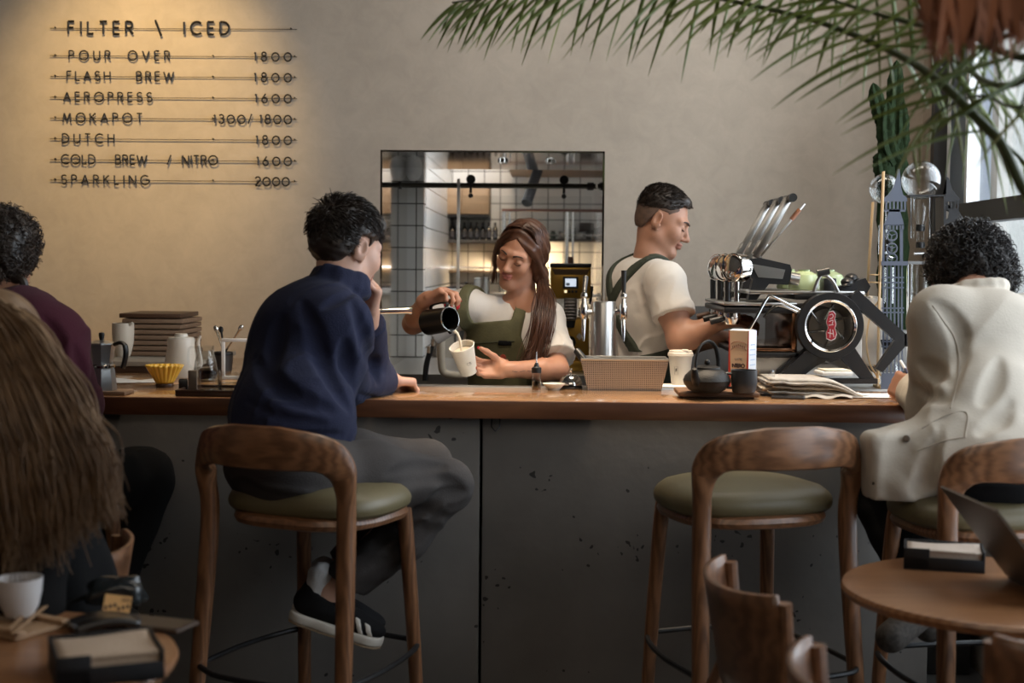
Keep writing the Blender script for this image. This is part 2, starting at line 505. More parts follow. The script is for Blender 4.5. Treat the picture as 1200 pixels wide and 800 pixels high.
def creases(amp, freq, seed=0, axis=(0, 0, 1), stretch=2.0, soft=0.0, width=.30):
    """thin raised folds running along an axis, over a faint undulation"""
    ax = unit(axis)
    def fn(X, d):
        Y = X - np.outer(X @ ax, ax) * (1 - 1 / stretch)
        n = vnoise(Y, freq, seed); m = .5 + .5 * vnoise(X, freq * .45, seed + 1)
        rdg = np.maximum(0, 1 - np.abs(n) / width) ** 1.5 * np.clip(m * 1.6 - .3, 0, 1)
        return np.where(np.abs(d) < .06, -amp * rdg + soft * vnoise(X, freq * .6, seed + 2), 0)
    return fn

# ================================================================ the setting
YW = 5.9            # back wall
plaster = mat('plaster', (0.455, 0.385, 0.310), 0.75, var=0.07, vscale=2.2, bump=0.10, bscale=5.0)
_nt = plaster.node_tree
# finer trowel blotches on the plaster
_n = _nt.nodes.new('ShaderNodeTexNoise'); _n.inputs['Scale'].default_value = 11; _n.inputs['Detail'].default_value = 9; _n.inputs['Roughness'].default_value = 0.7; _n.inputs['Distortion'].default_value = 0.6
_tc = [n for n in _nt.nodes if n.type == 'TEX_COORD'][0]; _nt.links.new(_tc.outputs['Object'], _n.inputs['Vector'])
_rp = _nt.nodes.new('ShaderNodeValToRGB'); _rp.color_ramp.elements[0].color = (0.92, 0.915, 0.91, 1); _rp.color_ramp.elements[1].color = (1.04, 1.035, 1.03, 1)
_rp.color_ramp.elements[0].position = 0.35; _rp.color_ramp.elements[1].position = 0.65
_nt.links.new(_n.outputs['Fac'], _rp.inputs[0])
_b = _nt.nodes['Principled BSDF']; _src = _b.inputs['Base Color'].links[0].from_socket
_mx = _nt.nodes.new('ShaderNodeMix'); _mx.data_type = 'RGBA'; _mx.blend_type = 'MULTIPLY'; _mx.inputs[0].default_value = 1.0
_nt.links.new(_src, _mx.inputs[6]); _nt.links.new(_rp.outputs[0], _mx.inputs[7]); _nt.links.new(_mx.outputs[2], _b.inputs['Base Color'])
dark_wall = mat('dark_plaster', (0.13, 0.11, 0.09), 0.8)
floor_m = mat('floor_concrete', (0.10, 0.095, 0.09), 0.55, var=0.15, vscale=3)
steel_mirror = mat('polished_steel', (0.62, 0.60, 0.57), 0.06, 1.0, bump=0.02, bscale=3)
steel = mat('brushed_steel', (0.55, 0.54, 0.52), 0.28, 1.0, bump=0.03, bscale=180, stretch=(1, 1, 0.05))
chrome = mat('chrome', (0.75, 0.74, 0.72), 0.10, 1.0)
black_metal = mat('black_metal', (0.012, 0.012, 0.013), 0.42, 0.3)
black_plastic = mat('black_plastic', (0.012, 0.012, 0.012), 0.4)
frame_dark = mat('window_frame_dark', (0.035, 0.033, 0.032), 0.5)
frame_blue = mat('window_reveal_grey', (0.16, 0.19, 0.23), 0.55)
white_paint = mat('white_paint', (0.75, 0.75, 0.74), 0.5)
brown_panel = mat('brown_panel', (0.16, 0.105, 0.075), 0.5)

OX0, OX1, OZ0, OZ1 = -0.695, 0.232, 0.96, 1.888       # the pass-through opening
XL, XR = -3.2, 1.53                                   # side walls
YR = 6.95                                             # end of the steel-lined opening
w = MB()
w.box(((XL + OX0) / 2, YW + 0.1, 1.7), (OX0 - XL, 0.2, 3.4)).box(((XR + 0.2 + OX1) / 2, YW + 0.1, 1.7), (XR + 0.2 - OX1, 0.2, 3.4))
w.box(((OX0 + OX1) / 2, YW + 0.1, (3.4 + OZ1) / 2), (OX1 - OX0, 0.2, 3.4 - OZ1)).box(((OX0 + OX1) / 2, YW + 0.1, OZ0 / 2 - .02), (OX1 - OX0, 0.2, OZ0 - .04))
struct('wall_back', w, plaster, smooth=False)
# right wall: solid strip beside the corner, then a big window
struct('wall_right', MB().box((XR + 0.1, (YW + 5.66) / 2, 1.7), (0.2, YW - 5.66, 3.4)).box((XR + 0.1, -0.6, 1.7), (0.2, 4.4, 3.4)).box((XR + .1, 3.63, .25), (.2, 4.06, .5)).box((XR + .1, 3.63, 3.2), (.2, 4.06, .4)), plaster, smooth=False)
struct('wall_left', MB().box((XL - 0.1, 1.55, 1.7), (0.2, 8.8, 3.4)), dark_wall, smooth=False)
struct('wall_rear', MB().box(((XL + XR) / 2, -2.85, 1.7), (XR - XL + .4, 0.1, 3.4)), dark_wall, smooth=False)
struct('floor', MB().box(((XL + XR) / 2, 3.0, -0.05), (XR - XL + 1.2, 12.2, 0.1)), floor_m, smooth=False)
struct('ceiling', MB().box(((XL + XR) / 2, 1.5, 3.45), (XR - XL + .4, 9.0, 0.1)), mat('ceiling_dark', (0.09, 0.08, 0.07), 0.8), smooth=False)
# window in the right wall: dark outer frame, grey-blue reveal, pale inner edge, dark transom
wm = MB()
wm.box((XR - 0.005, 5.635, 1.9), (0.05, 0.05, 2.6))
wm.box((XR + .03, 1.62, 1.9), (.06, .05, 2.6)).box((XR + .03, 3.6, .53), (.06, 4.0, .06))
struct('window_1', wm, frame_dark, smooth=False)
rv = MB().box((XR + 0.085, 5.52, 1.9), (0.10, 0.19, 2.6))
o = struct('trim_1', rv, frame_blue, smooth=False)
struct('trim_2', MB().box((XR + 0.06, 5.405, 1.9), (0.05, 0.03, 2.6)), white_paint, smooth=False)
trs = MB()
p0, p1 = at(1131, 251, 5.385), at(1200, 238, 4.75)
trs.box((XR + 0.03, 3.55, p0[2]), (0.06, 3.75, 0.075))
struct('trim_3', trs, frame_dark, smooth=False)
struct('window_2', MB().box((XR + 0.045, 3.55, 1.9), (0.006, 3.7, 2.55)), glass('window_glass', refl=0.25), smooth=False)
# outside: a pale concrete pier and a white frame post beyond the glass
struct('pillar_1', MB().box((2.05, 6.25, 1.7), (0.30, 0.3, 5.4)), mat('outside_concrete', (0.45, 0.45, 0.43), 0.8, var=.1), smooth=False)

# kitchen behind the opening -------------------------------------------------
def tile_mat(name, c, grout, size=0.10, axis=(0, 2), rough=0.25):
    m = bpy.data.materials.new(name); m.use_nodes = True; nt = m.node_tree; b = nt.nodes['Principled BSDF']
    tc = nt.nodes.new('ShaderNodeTexCoord'); sp = nt.nodes.new('ShaderNodeSeparateXYZ'); cb = nt.nodes.new('ShaderNodeCombineXYZ')
    nt.links.new(tc.outputs['Object'], sp.inputs[0]); nt.links.new(sp.outputs[axis[0]], cb.inputs[0]); nt.links.new(sp.outputs[axis[1]], cb.inputs[1])
    br = nt.nodes.new('ShaderNodeTexBrick'); br.offset = 0.0; br.inputs['Scale'].default_value = 1.0
    br.inputs['Brick Width'].default_value = size; br.inputs['Row Height'].default_value = size; br.inputs['Mortar Size'].default_value = 0.0028
    br.inputs['Color1'].default_value = (*c, 1); br.inputs['Color2'].default_value = (*[q * .94 for q in c], 1); br.inputs['Mortar'].default_value = (*grout, 1)
    nt.links.new(cb.outputs[0], br.inputs['Vector']); nt.links.new(br.outputs['Color'], b.inputs['Base Color'])
    b.inputs['Roughness'].default_value = rough; return m
tiles_b = tile_mat('kitchen_tiles', (0.60, 0.60, 0.58), (0.06, 0.06, 0.06))
tiles_s = tile_mat('kitchen_side_tiles', (0.60, 0.60, 0.58), (0.06, 0.06, 0.06), axis=(1, 2))
tiles_p = tile_mat('pier_tiles', (0.60, 0.625, 0.635), (0.04, 0.04, 0.04), size=0.107)
KX0, KX1, KY = -0.607, 1.5, 8.95
struct('wall_kitchen_back', MB().box(((KX0 + KX1) / 2, KY + 0.05, 1.5), (KX1 - KX0 + 1, 0.1, 3.0)), tiles_b, smooth=False)
struct('wall_kitchen_left', MB().box((KX0 - 0.1, (7.08 + KY) / 2, 1.5), (0.2, KY - 7.08, 3.0)), tiles_s, smooth=False)
struct('wall_kitchen_right', MB().box((KX1 + .05, 8, 1.5), (.1, 2.1, 3)), tiles_s, smooth=False)
struct('wall_pier', MB().box((OX0 - 0.4 + (KX0 - OX0) / 2, YR + 0.06, 1.5), (KX0 - OX0 + 0.8, 0.12, 3.0)), tiles_p, smooth=False)
struct('wall_kitchen_front', MB().box((OX1 + .75, YR + .06, 1.5), (1.3, .12, 3)).box(((OX0 + OX1) / 2, YR + .06, 2.45), (1.0, .12, 1.1)), white_paint, smooth=False)
struct('ceiling_kitchen', MB().box(((KX0 + KX1) / 2, 7.95, 3.05), (KX1 - KX0 + .4, 2.2, .1)), white_paint, smooth=False)
# polished steel lining of the opening
ln = MB().box((OX0 + .004, (YW + YR) / 2, (OZ0 + OZ1) / 2), (0.008, YR - YW, OZ1 - OZ0)).box((OX1 - .004, (YW + YR) / 2, (OZ0 + OZ1) / 2), (0.008, YR - YW, OZ1 - OZ0))
ln.box(((OX0 + OX1) / 2, (YW + YR) / 2, OZ1 - .004), (OX1 - OX0, YR - YW, 0.008))
struct('trim_4', ln, steel_mirror, smooth=False)
struct('trim_5', MB().box(((OX0 + OX1) / 2, (YW + YR) / 2, OZ0 - .02), (OX1 - OX0 - .001, YR - YW - .001, 0.04)), steel, smooth=False)
# brown soffit over the kitchen worktop
struct('ceiling_soffit', MB().box((0.55, 8.1, 2.06), (1.55, 1.5, 0.2)), brown_panel, smooth=False)
# backsplash behind the barista
splash = MB().box(((0.28 + XR) / 2, YW - .008, (0.3 + 1.255) / 2), (XR - 0.28, 0.012, 0.955))
struct('trim_6', splash, mat('dark_splash', (0.12, 0.11, 0.10), 0.35), smooth=False)

# ================================================================ the bar
lit_top = wood('bar_wood_lit', (0.26, 0.125, 0.052), (0.46, 0.26, 0.125), 0.25, 7, (0.25, 2.5, 2.5), coat=0.7)  # worktop wood, lightened to paint in the light from above
concrete = mat('bar_concrete', (0.145, 0.132, 0.118), 0.7, var=0.16, vscale=3.0, bump=0.12, bscale=22)
_nt = concrete.node_tree; _b = _nt.nodes['Principled BSDF']; _src = _b.inputs['Base Color'].links[0].from_socket
_tc = [n for n in _nt.nodes if n.type == 'TEX_COORD'][0]
_vo = _nt.nodes.new('ShaderNodeTexNoise'); _vo.inputs['Scale'].default_value = 42; _vo.inputs['Detail'].default_value = 1
_nt.links.new(_tc.outputs['Object'], _vo.inputs['Vector'])
_lo = _nt.nodes.new('ShaderNodeTexNoise'); _lo.inputs['Scale'].default_value = 4.5; _nt.links.new(_tc.outputs['Object'], _lo.inputs['Vector'])
_ad = _nt.nodes.new('ShaderNodeMath'); _ad.operation = 'MULTIPLY'; _nt.links.new(_vo.outputs['Fac'], _ad.inputs[0]); _nt.links.new(_lo.outputs['Fac'], _ad.inputs[1])
_rp = _nt.nodes.new('ShaderNodeValToRGB'); _rp.color_ramp.elements[0].position = 0.405; _rp.color_ramp.elements[1].position = 0.42
_rp.color_ramp.elements[0].color = (1, 1, 1, 1); _rp.color_ramp.elements[1].color = (0.15, 0.15, 0.15, 1); _nt.links.new(_ad.outputs[0], _rp.inputs[0])
_mx = _nt.nodes.new('ShaderNodeMix'); _mx.data_type = 'RGBA'; _mx.blend_type = 'MULTIPLY'; _mx.inputs[0].default_value = 1.0
_nt.links.new(_src, _mx.inputs[6]); _nt.links.new(_rp.outputs[0], _mx.inputs[7]); _nt.links.new(_mx.outputs[2], _b.inputs['Base Color'])
lit_top.node_tree.nodes['Principled BSDF'].inputs['Coat Roughness'].default_value = 0.07
ZT = 1.02; YF = 4.15; YB = 4.61
XE = 1.16          # right end of the bar
bar = thing('bar_worktop', 'long polished brown wooden worktop of the coffee bar', 'worktop', (0, YF, ZT))
MB().box(((-2.9 + XE) / 2, (YB - YF) / 2 + .009, -0.026), (XE + 2.9, YB - YF - .018, 0.052), bev=0.002).build('front_board', lit_top, bar)
MB().box(((-2.9 + XE) / 2, .009, -0.0262), (XE + 2.9, .018, 0.0524), bev=0.003).build('shaded_edge', wood('bar_wood_shaded', (0.085, 0.030, 0.013), (0.185, 0.072, 0.030), 0.35, 7, (0.25, 2.5, 2.5), coat=0.2), bar)  # front edge of the worktop, its shade painted in with darker wood
MB().box(((-2.9 - 0.78) / 2, (YW - YF + YB - YF) / 2 - .002, -0.026), (2.9 - 0.78, YW - YB - .008, 0.052), bev=0.003).build('deep_board', lit_top, bar)
base = thing('bar_counter', 'dark grey concrete front of the bar with a narrow upright joint', 'counter', (0, 4.2, 0))
MB().box(((-2.9 - 0.196) / 2, 0.05, 0.484), (2.9 - 0.196, 0.1, 0.966), bev=0.004).build('panel', concrete, base)
MB().box(((-0.188 + XE - .02) / 2, 0.05, 0.484), (XE - .02 + 0.188, 0.1, 0.966), bev=0.004).build('panel', concrete, base)
MB().box((XE - .07, .25, .484), (.1, .29, .966), bev=.004).build('end_panel', concrete, base)
_h = at(581, 494, 4.2)
MB().tube([(_h[0] - .012, -.004, 0.965), (_h[0] - .012, -.02, 0.94), (_h[0], -.026, 0.928), (_h[0] + .012, -.02, 0.94), (_h[0] + .012, -.004, 0.965)], 0.0022, 6).build('bag_hook', black_metal, base)
# steel work area behind the wood
wk = thing('steel_work_counter', 'stainless steel barista work counter running behind the wooden bar top', 'counter', (0, YB, 0))
MB().box((0.2, 0.165, 0.985), (1.94, 0.32, 0.03), bev=.004).build('top', steel, wk)
MB().box((-0.13, 0.014, 1.012), (1.26, 0.022, 0.026), bev=.005).build('raised_rim', steel, wk)
MB().box((0.2, 0.17, 0.485), (1.90, 0.28, 0.968), bev=.004).build('cabinet', mat('steel_dark', (0.12, 0.12, 0.12), 0.4, .8), wk)
MB().box((1.15, 0.78, 0.505), (0.68, 0.90, 1.008), bev=.004).build('machine_cabinet', mat('machine_cabinet_dark', (0.03, 0.03, 0.03), .5), wk)
MB().box((1.155, 0.645, 1.0145), (0.70, 1.27, 0.011), bev=.003).build('machine_top', mat('machine_top_white', (0.55, 0.53, 0.50), .35), wk)

# ================================================================ menu on the wall: eight rails with raised letters
def _arc(cx, cy, rx, ry, a0, a1, n=14):
    t = np.radians(np.linspace(a0, a1, n)); return np.c_[cx + rx * np.cos(t), cy + ry * np.sin(t)].tolist()


def _circ(cx, cy, rx, ry): return _arc(cx, cy, rx, ry, 90, 450, 22)


GLYPH = {
    'A': (.78, [[(0, 0), (.39, 1), (.78, 0)], [(.14, .36), (.64, .36)]]),
    'B': (.56, [[(0, 0), (0, 1)], [(0, 1), (.28, 1)] + _arc(.28, .76, .24, .24, 90, -90, 9) + [(0, .52)], [(.28, .52)] + _arc(.30, .26, .26, .26, 90, -90, 9) + [(0, 0)]]),
    'C': (.84, [_arc(.5, .5, .5, .5, 48, 312, 18)]),
    'D': (.72, [[(0, 0), (0, 1), (.22, 1)] + _arc(.22, .5, .5, .5, 90, -90, 12) + [(0, 0)]]),
    'E': (.5, [[(.5, 1), (0, 1), (0, 0), (.5, 0)], [(0, .5), (.45, .5)]]),
    'F': (.48, [[(.48, 1), (0, 1), (0, 0)], [(0, .5), (.42, .5)]]),
    'G': (.92, [_arc(.5, .5, .5, .5, 50, 360, 18) + [(.55, .5)]]),
    'H': (.66, [[(0, 0), (0, 1)], [(.66, 0), (.66, 1)], [(0, .5), (.66, .5)]]),
    'I': (.06, [[(.03, 0), (.03, 1)]]),
    'K': (.62, [[(0, 0), (0, 1)], [(.58, 1), (0, .44)], [(.18, .6), (.62, 0)]]),
    'L': (.46, [[(0, 1), (0, 0), (.46, 0)]]),
    'M': (.9, [[(0, 0), (.12, 1), (.45, .15), (.78, 1), (.9, 0)]]),
    'N': (.72, [[(0, 0), (0, 1), (.72, 0), (.72, 1)]]),
    'O': (1., [_circ(.5, .5, .5, .5)]),
    'P': (.54, [[(0, 0), (0, 1), (.27, 1)] + _arc(.27, .74, .26, .26, 90, -90, 9) + [(0, .48)]]),
    'R': (.58, [[(0, 0), (0, 1), (.27, 1)] + _arc(.27, .74, .26, .26, 90, -90, 9) + [(0, .48)], [(.25, .48), (.58, 0)]]),
    'S': (.56, [_arc(.28, .75, .26, .25, 30, 270, 11) + _arc(.28, .25, .28, .25, 90, -150, 11)]),
    'T': (.58, [[(0, 1), (.58, 1)], [(.29, 1), (.29, 0)]]),
    'U': (.66, [[(0, 1), (0, .33)] + _arc(.33, .33, .33, .33, 180, 360, 10) + [(.66, 1)]]),
    'V': (.74, [[(0, 1), (.37, 0), (.74, 1)]]),
    'W': (1.1, [[(0, 1), (.28, 0), (.55, .9), (.82, 0), (1.1, 1)]]),
    '0': (.8, [_circ(.4, .45, .4, .45)]),
    '1': (.2, [[(0, .8), (.14, .95), (.14, 0)]]),
    '2': (.6, [_arc(.3, .7, .28, .27, 165, -25, 9) + [(.02, 0), (.6, 0)]]),
    '3': (.56, [_arc(.27, .73, .24, .23, 150, -90, 9), _arc(.27, .26, .28, .26, 90, -150, 9)]),
    '6': (.6, [_circ(.3, .29, .29, .29), [(.42, 1), (.08, .48)]]),
    '8': (.6, [_circ(.3, .75, .23, .22), _circ(.3, .27, .29, .27)]),
    '/': (.4, [[(0, -.05), (.4, 1.05)]]),
    '\\': (.5, [[(0, 1.15), (.5, -.15)]]),
}


def lettering(mb, text, x0, x1, z0, h, y, t=0.0028, depth=0.006, wordgap=1.0, words=None):
    """flat cut letters between x0 and x1, standing at z0, thickness depth, all in the wall plane"""
    adv = [GLYPH[c][0] * h if c != ' ' else wordgap * h * .55 for c in text]
    gaps = len(text) - 1; gap = (x1 - x0 - sum(adv)) / max(gaps, 1); x = x0
    for c, a in zip(text, adv):
        if words is not None and c != ' ' and (not words or words[-1][1]): words.append([MB(), 0])
        if words and c == ' ': words[-1][1] = 1
        if words is not None and c != ' ': mb = words[-1][0]
        if c != ' ':
            for st in GLYPH[c][1]:
                P = np.array([(x + p[0] * h, y, z0 + p[1] * h) for p in st])
                d_ = np.diff(P, axis=0); d_ /= np.linalg.norm(d_, axis=1)[:, None] + 1e-9
                cut = [0] + [k_ + 1 for k_ in range(len(d_) - 1) if d_[k_] @ d_[k_ + 1] < .75] + [len(P) - 1]
                if len(cut) == 2 and np.allclose(P[0], P[-1]): mb.tube(P[:-1], t, 4, closed=True, flat=(1.1, 1.5), up=(0, 1, 0))
                else:
                    for k0_, k1_ in zip(cut[:-1], cut[1:]): mb.tube(P[k0_:k1_ + 1], t, 4, flat=(1.1, 1.5), up=(0, 1, 0))
        x += a + gap


menu_m = mat('menu_black', (0.02, 0.017, 0.014), 0.5, 0.4)
pxw = lambda px, py: at(px, py, YW - 0.012)
MENU = [  # px of name start/end, text, price start/end, price, rail y left/right, letter height
    (80, 268.5, 'FILTER \\ ICED', None, None, None, 32.0, 35.3, .0505),
    (81, 199, 'POUR OVER', 298, 341.5, '1800', 64.2, 67.6, .037),
    (78.6, 203.5, 'FLASH  BREW', 298, 341.5, '1800', 88.6, 91.7, .037),
    (74.5, 178, 'AEROPRESS', 299, 341.5, '1600', 113.0, 116.4, .037),
    (74, 166.5, 'MOKAPOT', 250.5, 341.5, '1300/ 1800', 137.4, 140.8, .037),
    (73.3, 133.5, 'DUTCH', 300, 341.5, '1800', 162.0, 164.8, .037),
    (72, 255, 'COLD  BREW  / NITRO', 301, 341.5, '1600', 186.6, 189.4, .037),
    (72.3, 174.5, 'SPARKLING', 299, 339, '2000', 210.5, 213.0, .037),
]
for n0, n1, txt, q0, q1, price, yl, yr, h in MENU:
    a, b = pxw(58.5, yl), pxw(348, yr); z = (a[2] + b[2]) / 2
    t = thing('menu_rail', 'thin black wall rail carrying the raised words ' + txt.replace('\\', '').replace('/', '').replace('  ', ' ').replace('  ', ' ') + (' and the price ' + price if price else ' as the menu heading'), 'menu sign', (a[0], YW - 0.009, z), group='rails of the wall menu')
    L = b[0] - a[0]
    MB().box((L / 2, 0, 0), (L, .003, .0022)).build('rail', menu_m, t, smooth=False)
    for fx in ((.02, .655, .975) if not price else (.02, .66, .99)):
        MB().tube([(L * fx, .009, .004), (L * fx, -.004, .004)], .0028, 8).build('standoff', menu_m, t)
    xs = lambda px: pxw(px, (yl + yr) / 2)[0] - a[0]
    wd = []; lettering(None, txt, xs(n0), xs(n1), -h * .44, h, -.003, .0021 if price else .0031, wordgap=1.4, words=wd)
    for nm, _e in wd: nm.build('word', menu_m, t, smooth=False)
    if price:
        wd = []; lettering(None, price, xs(q0), xs(q1), -h * .47, h, -.003, .0021, wordgap=.3, words=wd)
        for nm, _e in wd: nm.build('price', menu_m, t, smooth=False)

# ================================================================ bar stools
walnut = wood('stool_walnut', (0.105, 0.045, 0.020), (0.27, 0.125, 0.058), 0.36, 10, (2.0, 2.0, 0.5), coat=0.15)
walnut_band = wood('stool_band_walnut', (0.10, 0.042, 0.019), (0.27, 0.125, 0.058), 0.33, 8, (0.8, 2.0, 3.2), coat=0.2)
olive = mat('olive_leather', (0.135, 0.110, 0.055), 0.45, var=.08, vscale=8, bump=.05, bscale=140)


def loft(mb, P, A, Bx, n=14, mi=0, power=2.4):
    """superellipse sections with explicit half axes A, Bx (vectors) along P"""
    th = np.linspace(0, 2 * PI, n, endpoint=False)
    c = np.sign(np.cos(th)) * np.abs(np.cos(th)) ** (2 / power); s = np.sign(np.sin(th)) * np.abs(np.sin(th)) ** (2 / power)
    V = (P[:, None] + c[None, :, None] * A[:, None] + s[None, :, None] * Bx[:, None]).reshape(-1, 3); k = len(P); F = []
    for i in range(k - 1):
        for a in range(n): F.append((i * n + a, i * n + (a + 1) % n, (i + 1) * n + (a + 1) % n, (i + 1) * n + a))
    F.append(tuple(range(n))[::-1]); F.append(tuple(range((k - 1) * n, k * n)))
    return mb.add(V, F, mi)


def make_stool(label, loc, rz, grp='wooden bar stools'):
    t = thing('bar_stool', label, 'bar stool', loc, rz, grp)
    # cushion: a rounded pad, domed
    def pad(u, v):
        a = 2 * PI * u; sx = np.sign(np.cos(a)) * abs(np.cos(a)) ** .72; sy = np.sign(np.sin(a)) * abs(np.sin(a)) ** .72
        pr = [(0.001, .864), (.45, .862), (.72, .856), (.88, .845), (.965, .830), (1.0, .812), (.985, .795), (.93, .784), (.82, .779), (.001, .778)]
        f = v * (len(pr) - 1); i = min(int(f), len(pr) - 2); q = f - i
        r = pr[i][0] * (1 - q) + pr[i + 1][0] * q; z = pr[i][1] * (1 - q) + pr[i + 1][1] * q
        wy = .205 * (1 + 0.06 * sy)
        return (sx * r * .225 * (1 - .06 * sy), sy * r * wy + .01, z)
    MB().grid(pad, 40, 22, wrap_u=True).build('seat', olive, t)
    fr = MB()
    ring = [(.19 * np.sign(np.cos(a)) * abs(np.cos(a)) ** .7, .01 + .185 * np.sign(np.sin(a)) * abs(np.sin(a)) ** .7, .772) for a in np.linspace(0, 2 * PI, 40, endpoint=False)]
    fr.tube(ring, .017, 8, closed=True, flat=(1, 1.1)); fr.build('seat_frame', walnut, t)
    # rear legs run on into the bent back band
    half = [(-.232, -.275, 0), (-.215, -.228, .40), (-.203, -.196, .76), (-.206, -.206, .88), (-.196, -.224, .935), (-.165, -.246, .962), (-.09, -.275, .972), (0, -.286, .974)]
    full = half + [(-p[0], p[1], p[2]) for p in half[-2::-1]]
    P = spline(full, 8); n = len(P); T = np.gradient(P, axis=0); T /= np.linalg.norm(T, axis=1)[:, None]
    A = np.zeros((n, 3)); Bv = np.zeros((n, 3))
    for i in range(n):
        zf = min(max((P[i][2] - .84) / .12, 0), 1); bl = zf * zf * (3 - 2 * zf)
        hd = unit((1.0, 0, 0)) * (1 if i < n / 2 else 1)
        up = np.array([0, 0, 1.0]); nrm = np.cross(T[i], up); nrm = unit(nrm) if np.linalg.norm(nrm) > .15 else None
        # a turns from across the leg to upright on the band
        out = np.array([-1.0, 0, 0]) if i < n / 2 else np.array([1.0, 0, 0])
        a = (1 - bl) * out + bl * up; a = unit(a - T[i] * a.dot(T[i])); b = np.cross(T[i], a)
        mid = 1 - abs(P[i][0]) / .2; mid = max(0, min(1, mid * 1.5))
        leg = .0165 + .0065 * min(1, P[i][2] / .7)
        A[i] = a * (leg * (1 - bl) + bl * (.042 + .012 * mid)); Bv[i] = b * (leg * (1 - bl) + bl * (.017 - .004 * mid))
    iz = [i for i in range(n) if P[i][2] > .90]; i0, i1 = iz[0], iz[-1]
    for sl in ((0, i0 + 1), (i1, n)):
        m = MB(); loft(m, P[sl[0]:sl[1]], A[sl[0]:sl[1]], Bv[sl[0]:sl[1]]); m.build('leg', walnut, t)
    m = MB(); loft(m, P[i0:i1 + 1], A[i0:i1 + 1], Bv[i0:i1 + 1]); m.build('backrest', walnut_band, t)
    for sx in (-1, 1):
        q = spline([(sx * .188, .215, 0), (sx * .175, .19, .4), (sx * .160, .165, .74), (sx * .152, .150, .785)], 6)
        m = MB(); m.tube(q, np.linspace(.0165, .023, len(q)), 12); m.build('leg', walnut, t)
    c = [(-.217, -.232), (-.10, -.29), (.10, -.29), (.217, -.232), (.225, 0), (.180, .20), (.08, .235), (-.08, .235), (-.180, .20), (-.225, 0)]
    k = spline([(x, y, .40) for x, y in c + c[:1]], 5)[:-1]
    MB().tube(k, .0075, 8, closed=True).build('foot_ring', black_metal, t)
    return t


s_loc = at(869, 600, 3.76); make_stool('empty walnut bar stool with olive seat, facing the bar below the paper cup', (s_loc[0], 3.76, 0), math.radians(18))
s_loc2 = at(375, 600, 3.66)
make_stool('walnut bar stool that the man in the navy sweater sits on', (s_loc2[0], 3.66, 0), math.radians(-24))
s_loc3 = at(1150, 600, 3.52)
make_stool('walnut bar stool under the person in the cream blazer', (1.11, 3.61, 0), math.radians(13))

# ================================================================ low tables and chairs in front
table_wood = wood('table_wood', (0.20, 0.085, 0.035), (0.36, 0.175, 0.078), 0.34, 6, (0.4, 2.4, 2.4), coat=0.2)
ZTB = 0.74


def make_table(label, c, r):
    t = thing('round_table', label, 'table', (c[0], c[1], 0), group='round wooden café tables'.replace('é', 'e'))
    MB().lathe([(.0001, ZTB), (r - .012, ZTB), (r - .004, ZTB - .003), (r, ZTB - .011), (r - .006, ZTB - .024), (r - .04, ZTB - .030), (.0001, ZTB - .030)], 72).build('table_top', table_wood, t)
    MB().lathe([(.0001, ZTB - .031), (.06, ZTB - .031), (.03, ZTB - .07), (.028, .05), (.028, .02), (.0001, .02)], 24).build('column', black_metal, t)
    MB().lathe([(.0001, .0), (.22, .0), (.22, .012), (.05, .03), (.0001, .03)], 40).build('foot_plate', black_metal, t)
    return t


e = atz(998, 672, ZTB)
tb_c = (.986, 3.03)
make_table('round wooden table at the right holding the laptop', tb_c, .345)
e2 = atz(204, 765, ZTB)
tl_c = (e2[0] - .335, e2[1] - .05)
make_table('round wooden table at the left holding the white cup', tl_c, .345)

chair_wood = wood('chair_wood', (0.095, 0.042, 0.020), (0.215, 0.100, 0.048), 0.36, 8, (1.2, 1.2, 1.8), coat=0.15)


def make_chair(label, loc, rz):
    """low cafe chair, front towards +y, with a curved plywood back between two posts"""
    t = thing('cafe_chair', label, 'chair', loc, rz, 'low wooden chairs')
    def back(u, v):
        a = math.radians(-66 + 132 * u); k = (2 * v) % 1
        R = .212; z = .585 + .215 * min(1, v) ; lean = (z - .58) * .18
        return (R * math.sin(a), -R * .62 * math.cos(a) - lean - .01, z - .012 * math.cos(a * 1.4))
    MB().grid(back, 30, 7).build('backrest', chair_wood, t, solid=.013)
    MB().lathe([(.0001, .45), (.16, .45), (.205, .445), (.212, .435), (.20, .422), (.0001, .42)], 40).build('seat', chair_wood, t)
    for sx in (-1, 1):
        q = spline([(sx * .20, -.20, 0), (sx * .185, -.155, .42), (sx * .186, -.085, .62), (sx * .19, -.09, .785)], 6)
        MB().tube(q, np.linspace(.014, .016, len(q)), 10).build('leg', chair_wood, t)
        q = spline([(sx * .185, .19, 0), (sx * .165, .15, .425)], 4); MB().tube(q, np.linspace(.013, .017, len(q)), 10).build('leg', chair_wood, t)
    return t


c1 = atz(866, 680, .79)
make_chair('low wooden chair with curved back in front of the empty bar stool', (.515, 2.87, 0), math.radians(-82))
c2 = atz(975, 745, .79)
make_chair('low wooden chair of which only the back tip shows at the lower edge', (.575, 2.20, 0), math.radians(-82))
c3 = atz(1190, 742, .79)
make_chair('low wooden chair at the lower right corner by the round table', (.95, 2.52, 0), math.radians(4))
c4 = atz(150, 640, .79)
make_chair('low wooden chair behind the blonde person at the left table', (c4[0] - .19, c4[1] - .02, 0), math.radians(80))

